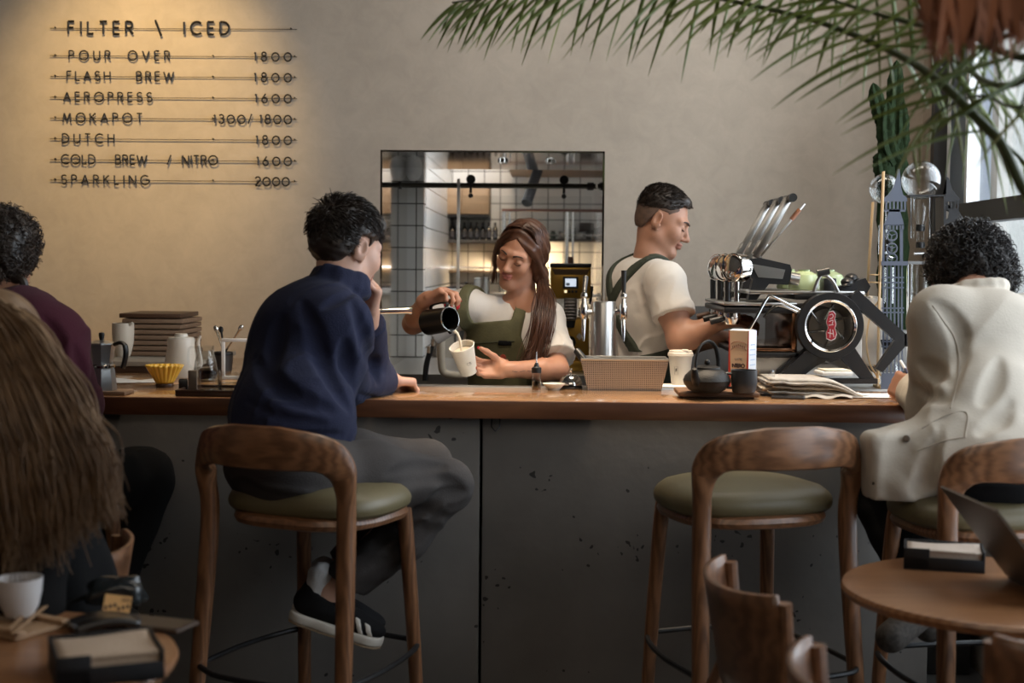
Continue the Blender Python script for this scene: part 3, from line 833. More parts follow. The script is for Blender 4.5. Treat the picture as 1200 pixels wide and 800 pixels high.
# ================================================================ people: shared builders
skin_w = mat('skin_tan', (0.48, 0.235, 0.145), 0.5, var=.05, vscale=30, sss=0.12)
skin_m = mat('skin_warm', (0.44, 0.225, 0.145), 0.5, var=.05, vscale=30, sss=0.12)
skin_s = mat('skin_fair', (0.52, 0.30, 0.215), 0.5, var=.05, vscale=30, sss=0.12)
skin_c = mat('skin_olive', (0.40, 0.20, 0.125), 0.5, var=.05, vscale=30, sss=0.12)
lip_m = mat('lips', (0.40, 0.135, 0.105), 0.42)
lip_soft = mat('lips_soft', (0.42, 0.18, 0.13), 0.45)
nail_red = mat('red_nail_polish', (0.42, 0.012, 0.025), 0.2, coat=.5)
brow_m = mat('brow_hair', (0.030, 0.016, 0.010), 0.6)
hair_black = mat('hair_black', (0.016, 0.012, 0.010), 0.42, var=.3, vscale=30)
hair_darkbrown = mat('hair_dark_brown', (0.022, 0.014, 0.010), 0.45, var=.3, vscale=30)
hair_brown = mat('hair_brown', (0.055, 0.022, 0.012), 0.38, var=.35, vscale=25, col2=(0.10, 0.040, 0.020))
hair_blond = mat('hair_dark_blonde', (0.125, 0.070, 0.036), 0.45, var=.3, vscale=14, col2=(0.26, 0.16, 0.085))
tee = mat('white_cotton', (0.66, 0.61, 0.55), 0.85, bump=.12, bscale=35, sheen=.2)
green = mat('apron_green', (0.105, 0.098, 0.045), 0.8, bump=.15, bscale=120, var=.12, vscale=20)
green_dark = mat('apron_dark_green', (0.035, 0.042, 0.026), 0.8, bump=.15, bscale=120)
navy = mat('navy_fleece', (0.018, 0.021, 0.047), 0.9, bump=.25, bscale=260, spec=.2, sheen=.03, var=.1, vscale=12)
maroon = mat('maroon_knit', (0.060, 0.013, 0.024), 0.9, bump=.2, bscale=220, spec=.2, sheen=.04)
black_cloth = mat('black_cloth', (0.008, 0.008, 0.0085), 0.95, spec=.12, bump=.15, bscale=200)
grey_trouser = mat('dark_grey_trousers', (0.046, 0.040, 0.038), 0.9, bump=.2, bscale=240, var=.12, vscale=14)
cream = mat('cream_linen', (0.54, 0.48, 0.40), 0.85, bump=.10, bscale=160, var=.04, vscale=10)
denim_dark = mat('dark_denim', (0.02, 0.022, 0.03), 0.9)
shoe_black = mat('shoe_suede_black', (0.010, 0.010, 0.011), 0.9, spec=.2)
shoe_white = mat('shoe_white', (0.62, 0.58, 0.52), 0.6)
gum = mat('shoe_sole_gum', (0.30, 0.22, 0.14), 0.6)
sock_white = mat('sock_white', (0.58, 0.57, 0.56), 0.9, bump=.3, bscale=220)


def head_frame(face, up):
    y = -unit(face); z = np.asarray(up, float); z = unit(z - y * z.dot(y)); x = np.cross(y, z)
    return basis(x, y, z)


class Head:
    """head prims in a local frame: face towards -y, up z, origin between the ears"""
    def __init__(s, c, face, up=(0, 0, 1), scale=1.0, female=False):
        s.c = np.asarray(c, float); s.R = head_frame(face, up); s.k = scale; s.female = female

    def w(s, p): return s.c + s.R @ (np.asarray(p, float) * s.k)

    def loc(s, X): return ((X - s.c) @ s.R) / s.k

    def add(s, S):
        k, R, w = s.k, s.R, s.w
        E = lambda c, r, kk=.02, op=1, Rl=None: S.ell(w(c), np.asarray(r) * k, R if Rl is None else R @ Rl, kk * k, op)
        C = lambda a, b, r1, r2, kk=.02, op=1: S.cap(w(a), w(b), r1 * k, r2 * k, kk * k, op)
        E((0, .018, .042), (.073, .093, .080)); E((0, -.030, -.025), (.053 if s.female else .058, .058, .088), .03)
        jw = .040 if s.female else .048; jr = .017 if s.female else .020
        for sx in (-1, 1): C((sx * jw, -.002, -.055), (sx * .014, -.066, -.099), jr, .016, .03)
        E((0, -.072, -.101), (.020, .016, .016), .022)
        for sx in (-1, 1):
            E((sx * .036, -.062, -.024), (.024, .024, .026), .03)          # cheek
            C((sx * .012, -.084, .024), (sx * .044, -.068, .022), .010, .010, .018)   # brow ridge
            E((sx * .031, -.096, .003), (.017, .014, .012), .014, -1)      # socket
            E((sx * .031, -.0775, .002), (.0135, .0125, .0115), .004)      # lid over the eyeball
            E((sx * .0105, -.097, -.036), (.0075, .010, .0065), .008)      # nostril wing
        C((0, -.083, .014), (0, -.108, -.028), .0075, .0095, .012); E((0, -.110, -.031), (.0095, .0095, .0085), .008)
        E((0, -.0905, -.0565), (.022, .0115, .0066), .005); E((0, -.0895, -.0675), (.0185, .0120, .0078), .004)
        E((0, -.103, -.0618), (.022, .006, .0016), .003, -1)
        for sx in (-1, 1):
            Rl = rot(0, 0, sx * .35) @ rot(.2, 0, 0)
            E((sx * .0755, .014, -.004), (.0075, .0195, .032), .006, 1, Rl)
            E((sx * .0815, .012, .002), (.006, .010, .018), .006, -1, Rl)
            C((sx * .073, -.002, -.02), (sx * .073, .004, -.034), .006, .005, .006)
        return S

    def lips(s, X):
        q = s.loc(X); return (np.abs(q[:, 0]) < .0235 - .35 * np.abs(q[:, 2] + .0618)) & (q[:, 2] < -.0505) & (q[:, 2] > -.0745) & (q[:, 1] < -.080)

    def face_parts(s, root, base, lids=True, thick=.0022):
        b = np.asarray(base)
        for sx in (-1, 1):
            m = MB(); P = [s.w(p) - b for p in ((sx * .013, -.0955, .0225), (sx * .026, -.0925, .0275), (sx * .040, -.0835, .0265), (sx * .050, -.073, .0205))]
            P = spline(P, 5); m.tube(P, np.linspace(thick * 1.25, thick * .5, len(P)), 6, flat=(1.3, .8)); m.build('eyebrow', brow_m, root)
            m = MB(); P = [s.w(p) - b for p in ((sx * .018, -.0880, -.0035), (sx * .026, -.0905, -.0065), (sx * .035, -.0900, -.0065), (sx * .0445, -.0835, -.0025))]
            P = spline(P, 5); m.tube(P, np.linspace(.0011, .0017, len(P)), 6); m.build('eyelash', brow_m, root)


def hand_prims(S, wrist, fdir, palm_n, thumb_side, curl=(0.5, 0.5, 0.5, 0.5), thumb=(0.6, 0.75, -0.25), scale=1.0, spread=0.05, k=.006, tcurl=.3):
    """adds a palm with four fingers and a thumb; thumb_side: +1/-1 along local y. Returns finger tip data (pos, dir, back)."""
    x = unit(fdir); z = -np.asarray(palm_n, float); z = unit(z - x * z.dot(x)); y = np.cross(z, x); R = basis(x, y, z)
    W = lambda p: np.asarray(wrist) + R @ (np.asarray(p, float) * scale); t = thumb_side
    S.cap(W((-.02, 0, 0)), W((.02, 0, 0)), .0245 * scale, .025 * scale, .02)
    S.box(W((.050, -.001 * t, 0)), np.array((.042, .038, .0135)) * scale, .012 * scale, R, .012)
    S.ell(W((.030, .024 * t, -.008)), np.array((.030, .018, .016)) * scale, R, .012)
    tips = []
    spec = [(.088, .029, (.042, .025, .021), .0088), (.092, .0095, (.046, .028, .022), .0090), (.089, -.0105, (.043, .026, .021), .0085), (.081, -.0295, (.034, .020, .018), .0075)]
    for i, (bx, by, ls, r) in enumerate(spec):
        p = np.array((bx - .006, by * t, 0)); a = 0.0; c = curl[i]; yaw = (1.5 - i) * spread * t
        pts = [np.array((bx - .035, by * t * .9, 0)), p]
        for j, l in enumerate(ls):
            a += c * (0.95, 1.05, 0.75)[j]
            d = np.array((math.cos(a) * math.cos(yaw), math.cos(a) * math.sin(yaw), -math.sin(a))); p = p + d * l; pts.append(p)
        S.chain([W(q) for q in pts], [r * scale * q for q in (1.05, 1.08, 1.0, .93, .80)], k)
        nb = R @ np.array((math.sin(a) * math.cos(yaw), math.sin(a) * math.sin(yaw), math.cos(a)))
        tips.append((W(p), R @ d, nb, r * scale))
    d = np.array((thumb[0], thumb[1] * t, thumb[2])); d /= np.linalg.norm(d)
    p0 = np.array((.018, .022 * t, -.006)); p1 = p0 + d * .042
    d2 = unit(d + tcurl * np.array((.75, -.55 * t, -.2))); p2 = p1 + d2 * .034; d3 = unit(d2 + tcurl * np.array((.6, -.5 * t, -.2))); p3 = p2 + d3 * .026
    S.chain([W(q) for q in (p0, p1, p2, p3)], [.0135 * scale, .0115 * scale, .0105 * scale, .0085 * scale], .008)
    tips.append((W(p3), R @ d3, R @ unit(np.array((0, .3 * t, 1)) - d3 * d3.dot((0, .3 * t, 1))), .0085 * scale))
    return tips


def nails(tips, base, root, m, which=range(5)):
    for i in which:
        p, d, nb, r = tips[i]; x = unit(d); z = unit(nb - x * np.dot(nb, x)); R = basis(x, np.cross(z, x), z)
        MB().sphere(p + x * r * .55 + z * r * .55 - np.asarray(base), (r * 1.15, r * .72, r * .35), 10, R).build('fingernail', m, root)


def press_folds(S, paths, r=.006, k=.03, depth=.35):
    """presses soft creases into the cloth where sight lines through the given picture points meet it"""
    new = []
    for pts in paths:
        q = []
        for px, py in spline(np.array(pts, float), 5):
            d = ray(px, py); d = d / np.linalg.norm(d); t = 3.0
            for it in range(90):
                e = S.ev((CAM + d * t)[None])[0]
                if e < .0008 or t > 4.6: break
                t += e * .7
            if t < 4.6: q.append(CAM + d * (t - r * depth))
        new.append(q)
    for q in new:
        n = len(q)
        for i in range(n - 1):
            f = math.sin(PI * (i + .6) / n) ** .6; S.cap(q[i], q[i + 1], r * f, r * f, k * (.4 + .6 * f), -1)


def copy_sdf(S, off=0.0):
    T = SDF(); T.p = list(S.p); f = S.disp
    T.disp = (lambda X, d: (f(X, d) if f is not None else 0) - off); T.clip = list(S.clip); return T


def hair_mesh(name, paths, rad, m, root, base, n=3):
    V, Q = strands(paths, rad, n); return np_mesh(name, V, Q, m, root, base)


def curls(H, hr, N, seed, rc=.010, ln=.055, turns=2.2, tr=.0017, keep=None, c0=(0, .02, .035)):
    """springy curls standing on an ellipsoid hr around the head"""
    r = np.random.default_rng(seed); S = 20
    d = r.normal(size=(N * 3, 3)); d /= np.linalg.norm(d, axis=1)[:, None]
    P = np.asarray(c0) + d * np.asarray(hr)
    if keep is not None: ok = keep(P); P, d = P[ok], d[ok]
    P, d = P[:N], d[:N]; N = len(P)
    nrm = d / np.asarray(hr); nrm /= np.linalg.norm(nrm, axis=1)[:, None]
    dn = np.array([0, 0, -1.0]); tg = r.normal(size=(N, 3)) * .7 + dn * .6; tg -= nrm * (tg * nrm).sum(1)[:, None]; tg /= np.linalg.norm(tg, axis=1)[:, None]
    ax = nrm * r.uniform(.15, .75, (N, 1)) + tg; ax /= np.linalg.norm(ax, axis=1)[:, None]
    a1 = np.cross(ax, nrm); a1 /= np.linalg.norm(a1, axis=1)[:, None] + 1e-9; a2 = np.cross(ax, a1)
    t = np.linspace(0, 1, S); ph = r.uniform(0, 6.28, (N, 1)); tu = turns * r.uniform(.7, 1.2, (N, 1)); R = rc * r.uniform(.6, 1.2, (N, 1)); L = ln * r.uniform(.6, 1.2, (N, 1))
    th = ph + 2 * PI * tu * t[None]
    path = P[:, None] - nrm[:, None] * .008 + ax[:, None] * (L * (t - .35)[None])[..., None] + (R * np.sin(th))[..., None] * a1[:, None] + (R * np.cos(th))[..., None] * a2[:, None]
    W = H.c + (path * H.k) @ H.R.T
    return W, tr * np.concatenate([np.linspace(.5, 1, 5), np.ones(S - 10), np.linspace(1, .4, 5)])[None]


def torso_frame(ft): return head_frame(ft, (0, 0, 1))

# ================================================================ barista pouring milk
PX = at
def build_woman():
    ft = unit((-.42, -.90, 0)); R = torso_frame(ft)
    ch, be, hp = PX(592, 398, 5.26), PX(594, 452, 5.26), PX(594, 505, 5.26)
    base = np.array([hp[0], hp[1], 0])
    shR, shL = PX(549, 357, 5.22), PX(640, 372, 5.24)
    elR, wrR = PX(484, 379, 5.22), PX(500, 351, 5.00)
    elL, wrL = PX(654, 433, 5.06), PX(594, 433, 4.975)
    nk = PX(612, 358, 5.24)
    H = Head(PX(610, 298, 5.21), (-.42, -.84, -.27), (.34, 0, .94), .985, True)
    B = SDF(); H.add(B)
    B.cap(H.w((0, .025, -.05)), nk, .048, .052, .03); B.cap(nk, nk + np.array([0, 0, -.05]), .055, .06, .03)
    B.ell(ch, (.135, .085, .15), R, .05).ell(be, (.115, .08, .14), R, .05).ell(hp, (.145, .095, .12), R, .05)
    for s_, e_, w_ in ((shR, elR, wrR), (shL, elL, wrL)):
        B.cap(nk + (s_ - nk) * .3 + np.array([0, 0, -.02]), s_, .04, .046, .03); B.chain([s_, s_ + (e_ - s_) * .5, e_], [.046, .042, .036], .02)
        B.chain([e_, e_ + (w_ - e_) * .3, w_], [.037, .039, .0255], .02)
    for sx in (-1, 1):
        hj = hp + R @ np.array([sx * .08, 0, -.04]); B.chain([hj, [hj[0], hj[1], .48], [hj[0], hj[1] + .02, .09]], [.075, .05, .035], .03); B.cap([hj[0], hj[1] + .03, .05], [hj[0] - .05, hj[1] - .10, .04], .032, .028, .02)
    # right hand over the jug handle, fingers hooked towards the camera; left hand cupped under the cup
    tR = hand_prims(B, wrR, unit((.78, -.30, .42)), unit((.45, -.25, -.9)), 1, (.78, .82, .88, .92), (.80, .45, -.55), .90)
    tL = hand_prims(B, wrL, unit((-.98, .0, .02)), unit((.0, -.80, .55)), 1, (.52, .55, .58, .62), (.80, .38, -.62), .95, tcurl=.15)
    mi = lambda X: H.lips(X).astype(int)
    root = sdf_obj('person', B, [skin_w, lip_m], None, base, .0036, mi_fn=mi)
    tag(root, 'barista in white shirt and green apron pouring milk into a paper cup', 'person')
    H.face_parts(root, base, thick=.0021); nails(tR, base, root, nail_red); nails(tL, base, root, nail_red)
    # shirt
    S = SDF(); S.ell(ch, (.162, .112, .165), R, .05).ell(be, (.142, .105, .16), R, .05).ell(hp, (.162, .115, .13), R, .05)
    S.cap(nk + np.array([-.03, .02, -.035]), shR + np.array([0, 0, -.005]), .046, .058, .04).cap(nk + np.array([.04, .02, -.035]), shL + np.array([0, 0, -.005]), .046, .058, .04)
    eR = shR + (elR - shR) * .74; S.sleeve([shR, eR + np.array([0, 0, -.018])], [.062, .084], .03)
    eL = shL + (elL - shL) * .80; S.sleeve([shL, eL], [.062, .074], .03)
    core = copy_sdf(S)
    S.disp = creases(.0065, 30, 3, (0.35, 0, 1), 2.6, .002)
    S.cap(nk + np.array([-.004, -.03, .055]), nk + np.array([-.012, -.075, .000]), .050, .026, .010, -1)
    S.clip.append(lambda X: .86 - X[:, 2])
    press_folds(S, [[(552, 348), (544, 362), (533, 378)], [(545, 344), (534, 356), (522, 370)], [(560, 350), (556, 366), (548, 384)], [(641, 378), (646, 396), (644, 414)], [(634, 390), (640, 408), (648, 424)], [(578, 352), (590, 366), (604, 372)], [(652, 384), (656, 400), (654, 418)]], .005, .018)
    sdf_obj('shirt', S, tee, root, base, .0048)
    # apron: a close shell over the shirt with bib and straps
    A = SDF(); A.p = list(core.p); A.disp = lambda X, d: -.011 - .002 * vnoise(X, 40, 5)
    zt = PX(575, 377, 5.12)[2]
    def mask(X):
        q = (X - ch) @ R; z = X[:, 2]
        bib = np.maximum(np.maximum(z - zt - .10 * q[:, 0], np.abs(q[:, 0] + .004) - (.098 + .25 * np.maximum(zt - z, 0))), q[:, 1] - .02)
        st = np.maximum(np.maximum(np.abs(np.abs(q[:, 0]) - (.090 + .02 * (z - zt))) - .0185, zt - .06 - z), .072 - np.linalg.norm((X - nk)[:, :2], axis=1))
        skirt = np.maximum(z - .99, q[:, 1] - .05)
        return np.minimum(np.minimum(bib, st), skirt)
    A.clip = [mask, lambda X: .60 - X[:, 2], lambda X: (np.abs((X - ch) @ R[:, 0]) - .150)]
    ap = sdf_obj('apron', A, green, root, base, .0045, extra=.02)
    # pocket seams and flaps on the bib
    pk = SDF(); pk.p = list(core.p); pk.disp = lambda X, d: -.0155
    z1, z2 = PX(560, 402, 5.1)[2], PX(560, 425, 5.1)[2]
    def seam(X):
        q = (X - ch) @ R; z = X[:, 2]; m = np.minimum(np.abs(z - z1 - .08 * q[:, 0]) - .0035, np.abs(z - z2 - .08 * q[:, 0]) - .0028)
        return np.maximum(np.maximum(m, np.abs(q[:, 0]) - .092), q[:, 1] + .03)
    pk.clip = [seam]; sdf_obj('pocket_seam', pk, mat('apron_seam', (.045, .047, .022), .85), ap, base, .004, extra=.02)
    pt = SDF(); pt.p = list(core.p); pt.disp = lambda X, d: -.016
    c0 = PX(590, 402, 5.12)
    pt.clip = [lambda X: np.maximum(np.maximum(np.abs((X - c0) @ R[:, 0]) - .024, np.abs(X[:, 2] - c0[2]) - .009), ((X - ch) @ R)[:, 1] + .03)]
    sdf_obj('dark_patch', pt, black_cloth, ap, base, .0035, extra=.02)
    # enamel badges on the bib
    for (px, py, c, r) in ((588, 419, (.30, .05, .03), .012), (583, 424, (.55, .52, .50), .011), (592, 424, (.5, .22, .15), .010), (586, 430, (.05, .05, .05), .010)):
        p = PX(px, py, 5.12)
        for it in range(30):
            d = core.ev(p[None])[0] - .0185
            if abs(d) < 5e-4: break
            p = p - R[:, 1] * d * -1 * -1 if False else p + R[:, 1] * d
        MB().lathe([(.0001, -.003), (r, -.003), (r, .001), (r * .8, .0025), (.0001, .0025)], 14, p - base, frame_from(-R[:, 1])).build('badge', mat('badge_%d' % (px * 7 + py), c, .3), ap)
    # tattoo lines on the forearm
    tt = MB()
    for i in range(3):
        a = PX(600 + i * 9, 436 + (i % 2), 4.9); b = PX(606 + i * 9, 437 - (i % 2), 4.9)
        pts = []
        for t_ in np.linspace(0, 1, 5):
            p = a + (b - a) * t_
            for it in range(25):
                d = B.ev(p[None])[0] - .0004
                p = p + np.array([0, 1, 0]) * d * .9
            pts.append(p - base)
        tt.tube(pts, .0009, 4)
    tt.build('tattoo', mat('tattoo_ink', (.06, .05, .05), .6), root)
    # hair: close cap, parted, gathered low at one side, long tail over the shoulder
    hc = SDF(); w = H.w
    hc.ell(w((0, .024, .046)), np.array((.0815, .098, .086)) * H.k, H.R, .02); hc.ell(w((.03, .05, 0)), np.array((.058, .062, .075)) * H.k, H.R, .03); hc.ell(w((-.03, .05, 0)), np.array((.056, .062, .075)) * H.k, H.R, .03)
    hc.cap(w((.062, -.035, .05)), w((.079, .0, -.03)), .018 * H.k, .020 * H.k, .03); hc.cap(w((-.060, -.03, .05)), w((-.077, .005, -.02)), .015 * H.k, .014 * H.k, .03)
    hc.ell(w((.085, .025, -.062)), np.array((.030, .034, .032)), H.R, .02)
    def line(X):
        q = H.loc(X); return np.where(q[:, 1] < .0, (.083 - .95 * np.abs(q[:, 0]) - q[:, 2]) * .8 - np.maximum(0, q[:, 1] + .035) * 3.0, -1)
    hc.clip = [line]
    hc.disp = lambda X, d: .0022 * np.sin(H.loc(X)[:, 1] * 150 + H.loc(X)[:, 2] * 110 + 25 * np.abs(H.loc(X)[:, 0]))
    hm = sdf_obj('hair', hc, hair_brown, root, base, .004)
    r = np.random.default_rng(2); paths = []
    tie = w((.088, .03, -.070))
    for i in range(420):
        sx = 1 if r.random() < .62 else -1
        y0 = r.uniform(-.038, .07); p0 = np.array((sx * .002, y0, .128 - .5 * max(0, -y0 - .02) - .4 * max(0, y0 - .03)))
        if sx > 0: ctrl = [p0, (.050, y0 * .85 - .004, .108), (.080, y0 * .6 - .004, .045), (.086, .02 + y0 * .25, -.02), (.088, .03, -.062)]
        else: ctrl = [p0, (-.050, y0 * .85 - .008, .106), (-.079, y0 * .6, .045), (-.072, .055 + y0 * .2, -.03), (-.01, .105, -.068)]
        c = np.array(ctrl, float); c[1:] += r.normal(0, .003, (len(c) - 1, 3)); paths.append(spline([w(q) for q in c], 6))
    hair_mesh('hair_strands', np.array(paths), np.r_[np.linspace(.0012, .0017, 12), np.linspace(.0017, .0010, 13)][None], hair_brown, hm, base)
    tail = []
    end = [PX(638, 352, 5.13), PX(636, 378, 5.07), PX(628, 408, 5.05), PX(621, 437, 5.04)]
    for i in range(380):
        o = r.normal(0, 1, 3); c = [tie + r.normal(0, .010, 3)] + [e_ + o * np.array([.0125, .009, .005]) * (1.0 + .12 * j) + r.normal(0, .004, 3) for j, e_ in enumerate(end)]
        c[-1] += np.array([0, 0, r.uniform(-.02, .07)]); tail.append(spline(c, 7))
    hair_mesh('hair_tail', np.array(tail), np.r_[np.linspace(.0018, .0019, 15), np.linspace(.0019, .0008, 14)][None], hair_brown, hm, base)
    loose = []
    for i in range(46):
        o = r.normal(0, .004, 3); loose.append(spline([w((-.03, -.06, .095)) + o, w((-.066, -.062, .045)) + o, w((-.080, -.045, -.02)) + o, w((-.078, -.035, -.075)) + o * 1.5, w((-.075, -.03, -.115 - r.uniform(0, .02))) + o * 2], 6))
    hair_mesh('loose_lock', np.array(loose), np.linspace(.0014, .0008, 25)[None], hair_brown, hm, base)
    # trousers
    T = SDF(); T.ell(hp + np.array([0, 0, -.02]), (.155, .11, .12), R, .04)
    for sx in (-1, 1):
        hj = hp + R @ np.array([sx * .08, 0, -.04]); T.chain([hj, [hj[0], hj[1], .48], [hj[0], hj[1] + .02, .08]], [.09, .065, .06], .03)
    T.clip = [lambda X: X[:, 2] - .93, lambda X: .05 - X[:, 2]]; sdf_obj('trousers', T, black_cloth, root, base, .01)
    for sx in (-1, 1):
        hj = hp + R @ np.array([sx * .08, 0, -.04]); s2 = SDF(); s2.cap([hj[0], hj[1] + .03, .045], [hj[0] - .05, hj[1] - .12, .04], .045, .04, .02); s2.clip = [lambda X: .001 - X[:, 2]]; sdf_obj('shoe', s2, shoe_black, root, base, .008)
    return dict(wrR=wrR, tR=tR, tL=tL, wrL=wrL, H=H)


WOM = build_woman()

# ================================================================ barista at the espresso machine
def build_man():
    ft = unit((.86, .42, 0)); R = torso_frame(ft)
    ch, be, hp = PX(754, 365, 5.24), PX(752, 425, 5.25), PX(752, 485, 5.27)
    base = np.array([hp[0], hp[1], 0])
    shR, shL = PX(779, 330, 5.06), PX(742, 322, 5.42)
    elR, wrR = PX(797, 399, 4.98), PX(838, 379, 5.00)
    elL, wrL = PX(800, 400, 5.45), PX(843, 397, 5.26)
    nk = PX(762, 301, 5.24)
    H = Head(PX(777, 260, 5.24), (.91, -.20, -.36), (.30, 0, .95), .98)
    B = SDF(); H.add(B)
    B.cap(H.w((0, .03, -.05)), nk, .050, .054, .03); B.cap(nk, nk + np.array([-.015, 0, -.06]), .054, .06, .03)
    B.ell(ch, (.155, .105, .16), R, .05).ell(be, (.13, .095, .15), R, .05).ell(hp, (.14, .1, .12), R, .05)
    for s_, e_, w_ in ((shR, elR, wrR), (shL, elL, wrL)):
        B.cap(nk + (s_ - nk) * .3 + np.array([0, 0, -.03]), s_, .05, .056, .03); B.chain([s_, s_ + (e_ - s_) * .5, e_], [.058, .054, .044], .02)
        B.chain([e_, e_ + (w_ - e_) * .3, w_], [.045, .046, .030], .02)
    for sx in (-1, 1):
        hj = hp + R @ np.array([sx * .09, 0, -.04]); B.chain([hj, [hj[0], hj[1], .48], [hj[0] - .02, hj[1], .09]], [.08, .055, .038], .03); B.cap([hj[0] - .03, hj[1], .05], [hj[0] + .12, hj[1] + .04, .04], .034, .03, .02)
    hand_prims(B, wrR, unit((.95, .06, .16)), unit((.25, .45, -.85)), 1, (.25, .30, .36, .44), (.80, .40, -.45), .92, tcurl=.2)
    hand_prims(B, wrL, unit((.95, -.05, .02)), unit((.1, -.5, .8)), 1, (.55, .6, .62, .66), (.75, .45, -.35), 1.0)
    root = sdf_obj('person', B, [skin_m, lip_soft], None, base, .0038, mi_fn=lambda X: H.lips(X).astype(int))
    tag(root, 'barista in white T-shirt and crossed green apron straps working the espresso machine', 'person')
    H.face_parts(root, base, thick=.0026)
    S = SDF(); S.ell(ch, (.182, .128, .175), R, .05).ell(be, (.152, .118, .17), R, .05).ell(hp, (.16, .122, .13), R, .05)
    S.cap(nk + np.array([0, -.03, -.05]), shR, .055, .070, .05).cap(nk + np.array([-.02, .04, -.05]), shL, .055, .070, .05)
    S.ell(PX(738, 335, 5.25), (.11, .07, .09), R, .05)
    eR = shR + (elR - shR) * .58; eL = shL + (elL - shL) * .58
    S.sleeve([shR, eR], [.068, .076], .03); S.sleeve([shL, eL], [.068, .076], .03)
    core = copy_sdf(S)
    S.disp = creases(.0065, 26, 11, (0.5, 0.3, 1), 2.2, .002)
    S.cap(nk + np.array([.012, .0, .07]), nk + np.array([.02, .005, .012]), .055, .050, .012, -1)
    S.clip = [lambda X: .80 - X[:, 2]]
    press_folds(S, [[(752, 322), (750, 340), (752, 358), (757, 374)], [(772, 312), (781, 324), (788, 342)], [(762, 340), (772, 352), (790, 360)], [(722, 385), (734, 398), (748, 410)], [(736, 375), (752, 386), (768, 388)], [(728, 340), (732, 360), (730, 380)], [(760, 356), (770, 364), (784, 369)]], .006, .022)
    sdf_obj('shirt', S, tee, root, base, .0048)
    A = SDF(); A.p = list(core.p); A.disp = lambda X, d: -.012 - .002 * vnoise(X, 40, 5)
    zt = ch[2] + .065; zw = PX(752, 404, 5.2)[2]
    def mask(X):
        q = (X - ch) @ R; z = X[:, 2]
        bib = np.maximum(np.maximum(z - zt, np.abs(q[:, 0]) - (.125 + .16 * np.maximum(zt - z, 0))), q[:, 1] + .030)
        stf = np.maximum(np.abs(np.abs(q[:, 0]) - .085) - .019, np.maximum(zt - .03 - z, q[:, 1] - .02))
        k = (ch[2] + .19 - z)          # crossed straps on the back
        stb = np.maximum(np.minimum(np.abs(q[:, 0] + .085 - .55 * k), np.abs(q[:, 0] - .085 + .55 * k)) - .0185, np.maximum(-q[:, 1] - .02, zw - .02 - z))
        skirt = np.maximum(z - zw - .25 * (q[:, 1] * -1 - .06), q[:, 1] - .075)
        return np.minimum(np.minimum(bib, stf), np.minimum(stb, skirt))
    A.clip = [mask, lambda X: .55 - X[:, 2], lambda X: np.where(X[:, 2] < zt + .02, np.abs((X - ch) @ R[:, 0]) - .165, -1)]
    sdf_obj('apron', A, green_dark, root, base, .0048, extra=.02)
    # short dark hair with faded sides
    w = H.w; fd = SDF(); fd.ell(w((0, .0185, .042)), np.array((.0742, .0945, .0815)) * H.k, H.R, .02); fd.ell(w((0, .045, -.01)), np.array((.060, .062, .06)) * H.k, H.R, .03)
    def fade(X):
        q = H.loc(X); x, y, z = np.abs(q[:, 0]), q[:, 1], q[:, 2]
        side = np.where(y < .022, np.where(y > -.016, .034 - z, -.012 - z + np.maximum(0, -y - .036) * 5), -1)
        back = np.where(y >= .022, -.050 + np.maximum(0, .06 - y) * 2.0 - z, -1); return np.maximum(np.maximum(side, back), z - .088)
    fd.clip = [fade]
    hm0 = sdf_obj('faded_sides', fd, mat('hair_fade', (.125, .075, .052), .7, var=.25, vscale=60), root, base, .0034)
    hc = SDF(); hc.ell(w((0, .020, .050)), np.array((.0765, .0965, .085)) * H.k, H.R, .02); hc.cap(w((-.026, -.058, .100)), w((.026, -.058, .100)), .010 * H.k, .010 * H.k, .04)
    def line(X):
        q = H.loc(X); x, y, z = np.abs(q[:, 0]), q[:, 1], q[:, 2]
        return np.where(y < -.055, .080 - z, .046 - .35 * np.maximum(0, y) + np.maximum(0, -y - .02) * .75 - z)
    hc.clip = [line]; hc.disp = lambda X, d: .0012 * vnoise(X, 240, 4)
    hm = sdf_obj('hair', hc, hair_darkbrown, root, base, .0036)
    r = np.random.default_rng(5); P = []
    while len(P) < 2000:
        d = unit(r.normal(size=3)); p = np.array((0, .018, .052)) + d * np.array((.077, .096, .083))
        if p[2] < .050 - .35 * max(0, p[1]) + max(0, -p[1] - .02) * .75: continue
        t = unit(np.array((r.normal(0, .25), -1.0, .25)) - d * (np.array((0, -1.0, .25)) @ d) + d * .35)
        L = r.uniform(.012, .020) * (.6 if p[2] < .08 else 1); P.append([w(p - d * .003), w(p + t * L * .5 + d * .002), w(p + t * L + d * .001)])
    hair_mesh('hair_strands', np.array(P), np.array([[.0011, .0011, .0004]]), hair_darkbrown, hm, base)
    T = SDF(); T.ell(hp + np.array([0, 0, -.02]), (.15, .112, .12), R, .04)
    for sx in (-1, 1):
        hj = hp + R @ np.array([sx * .09, 0, -.04]); T.chain([hj, [hj[0], hj[1], .48], [hj[0] - .02, hj[1], .08]], [.095, .07, .062], .03)
    T.clip = [lambda X: X[:, 2] - .93, lambda X: .05 - X[:, 2]]; sdf_obj('trousers', T, black_cloth, root, base, .01)
    for sx in (-1, 1):
        hj = hp + R @ np.array([sx * .09, 0, -.04]); s2 = SDF(); s2.cap([hj[0] - .05, hj[1], .05], [hj[0] + .14, hj[1] + .05, .045], .048, .044, .02); s2.clip = [lambda X: .001 - X[:, 2]]; sdf_obj('shoe', s2, shoe_black, root, base, .008)


build_man()

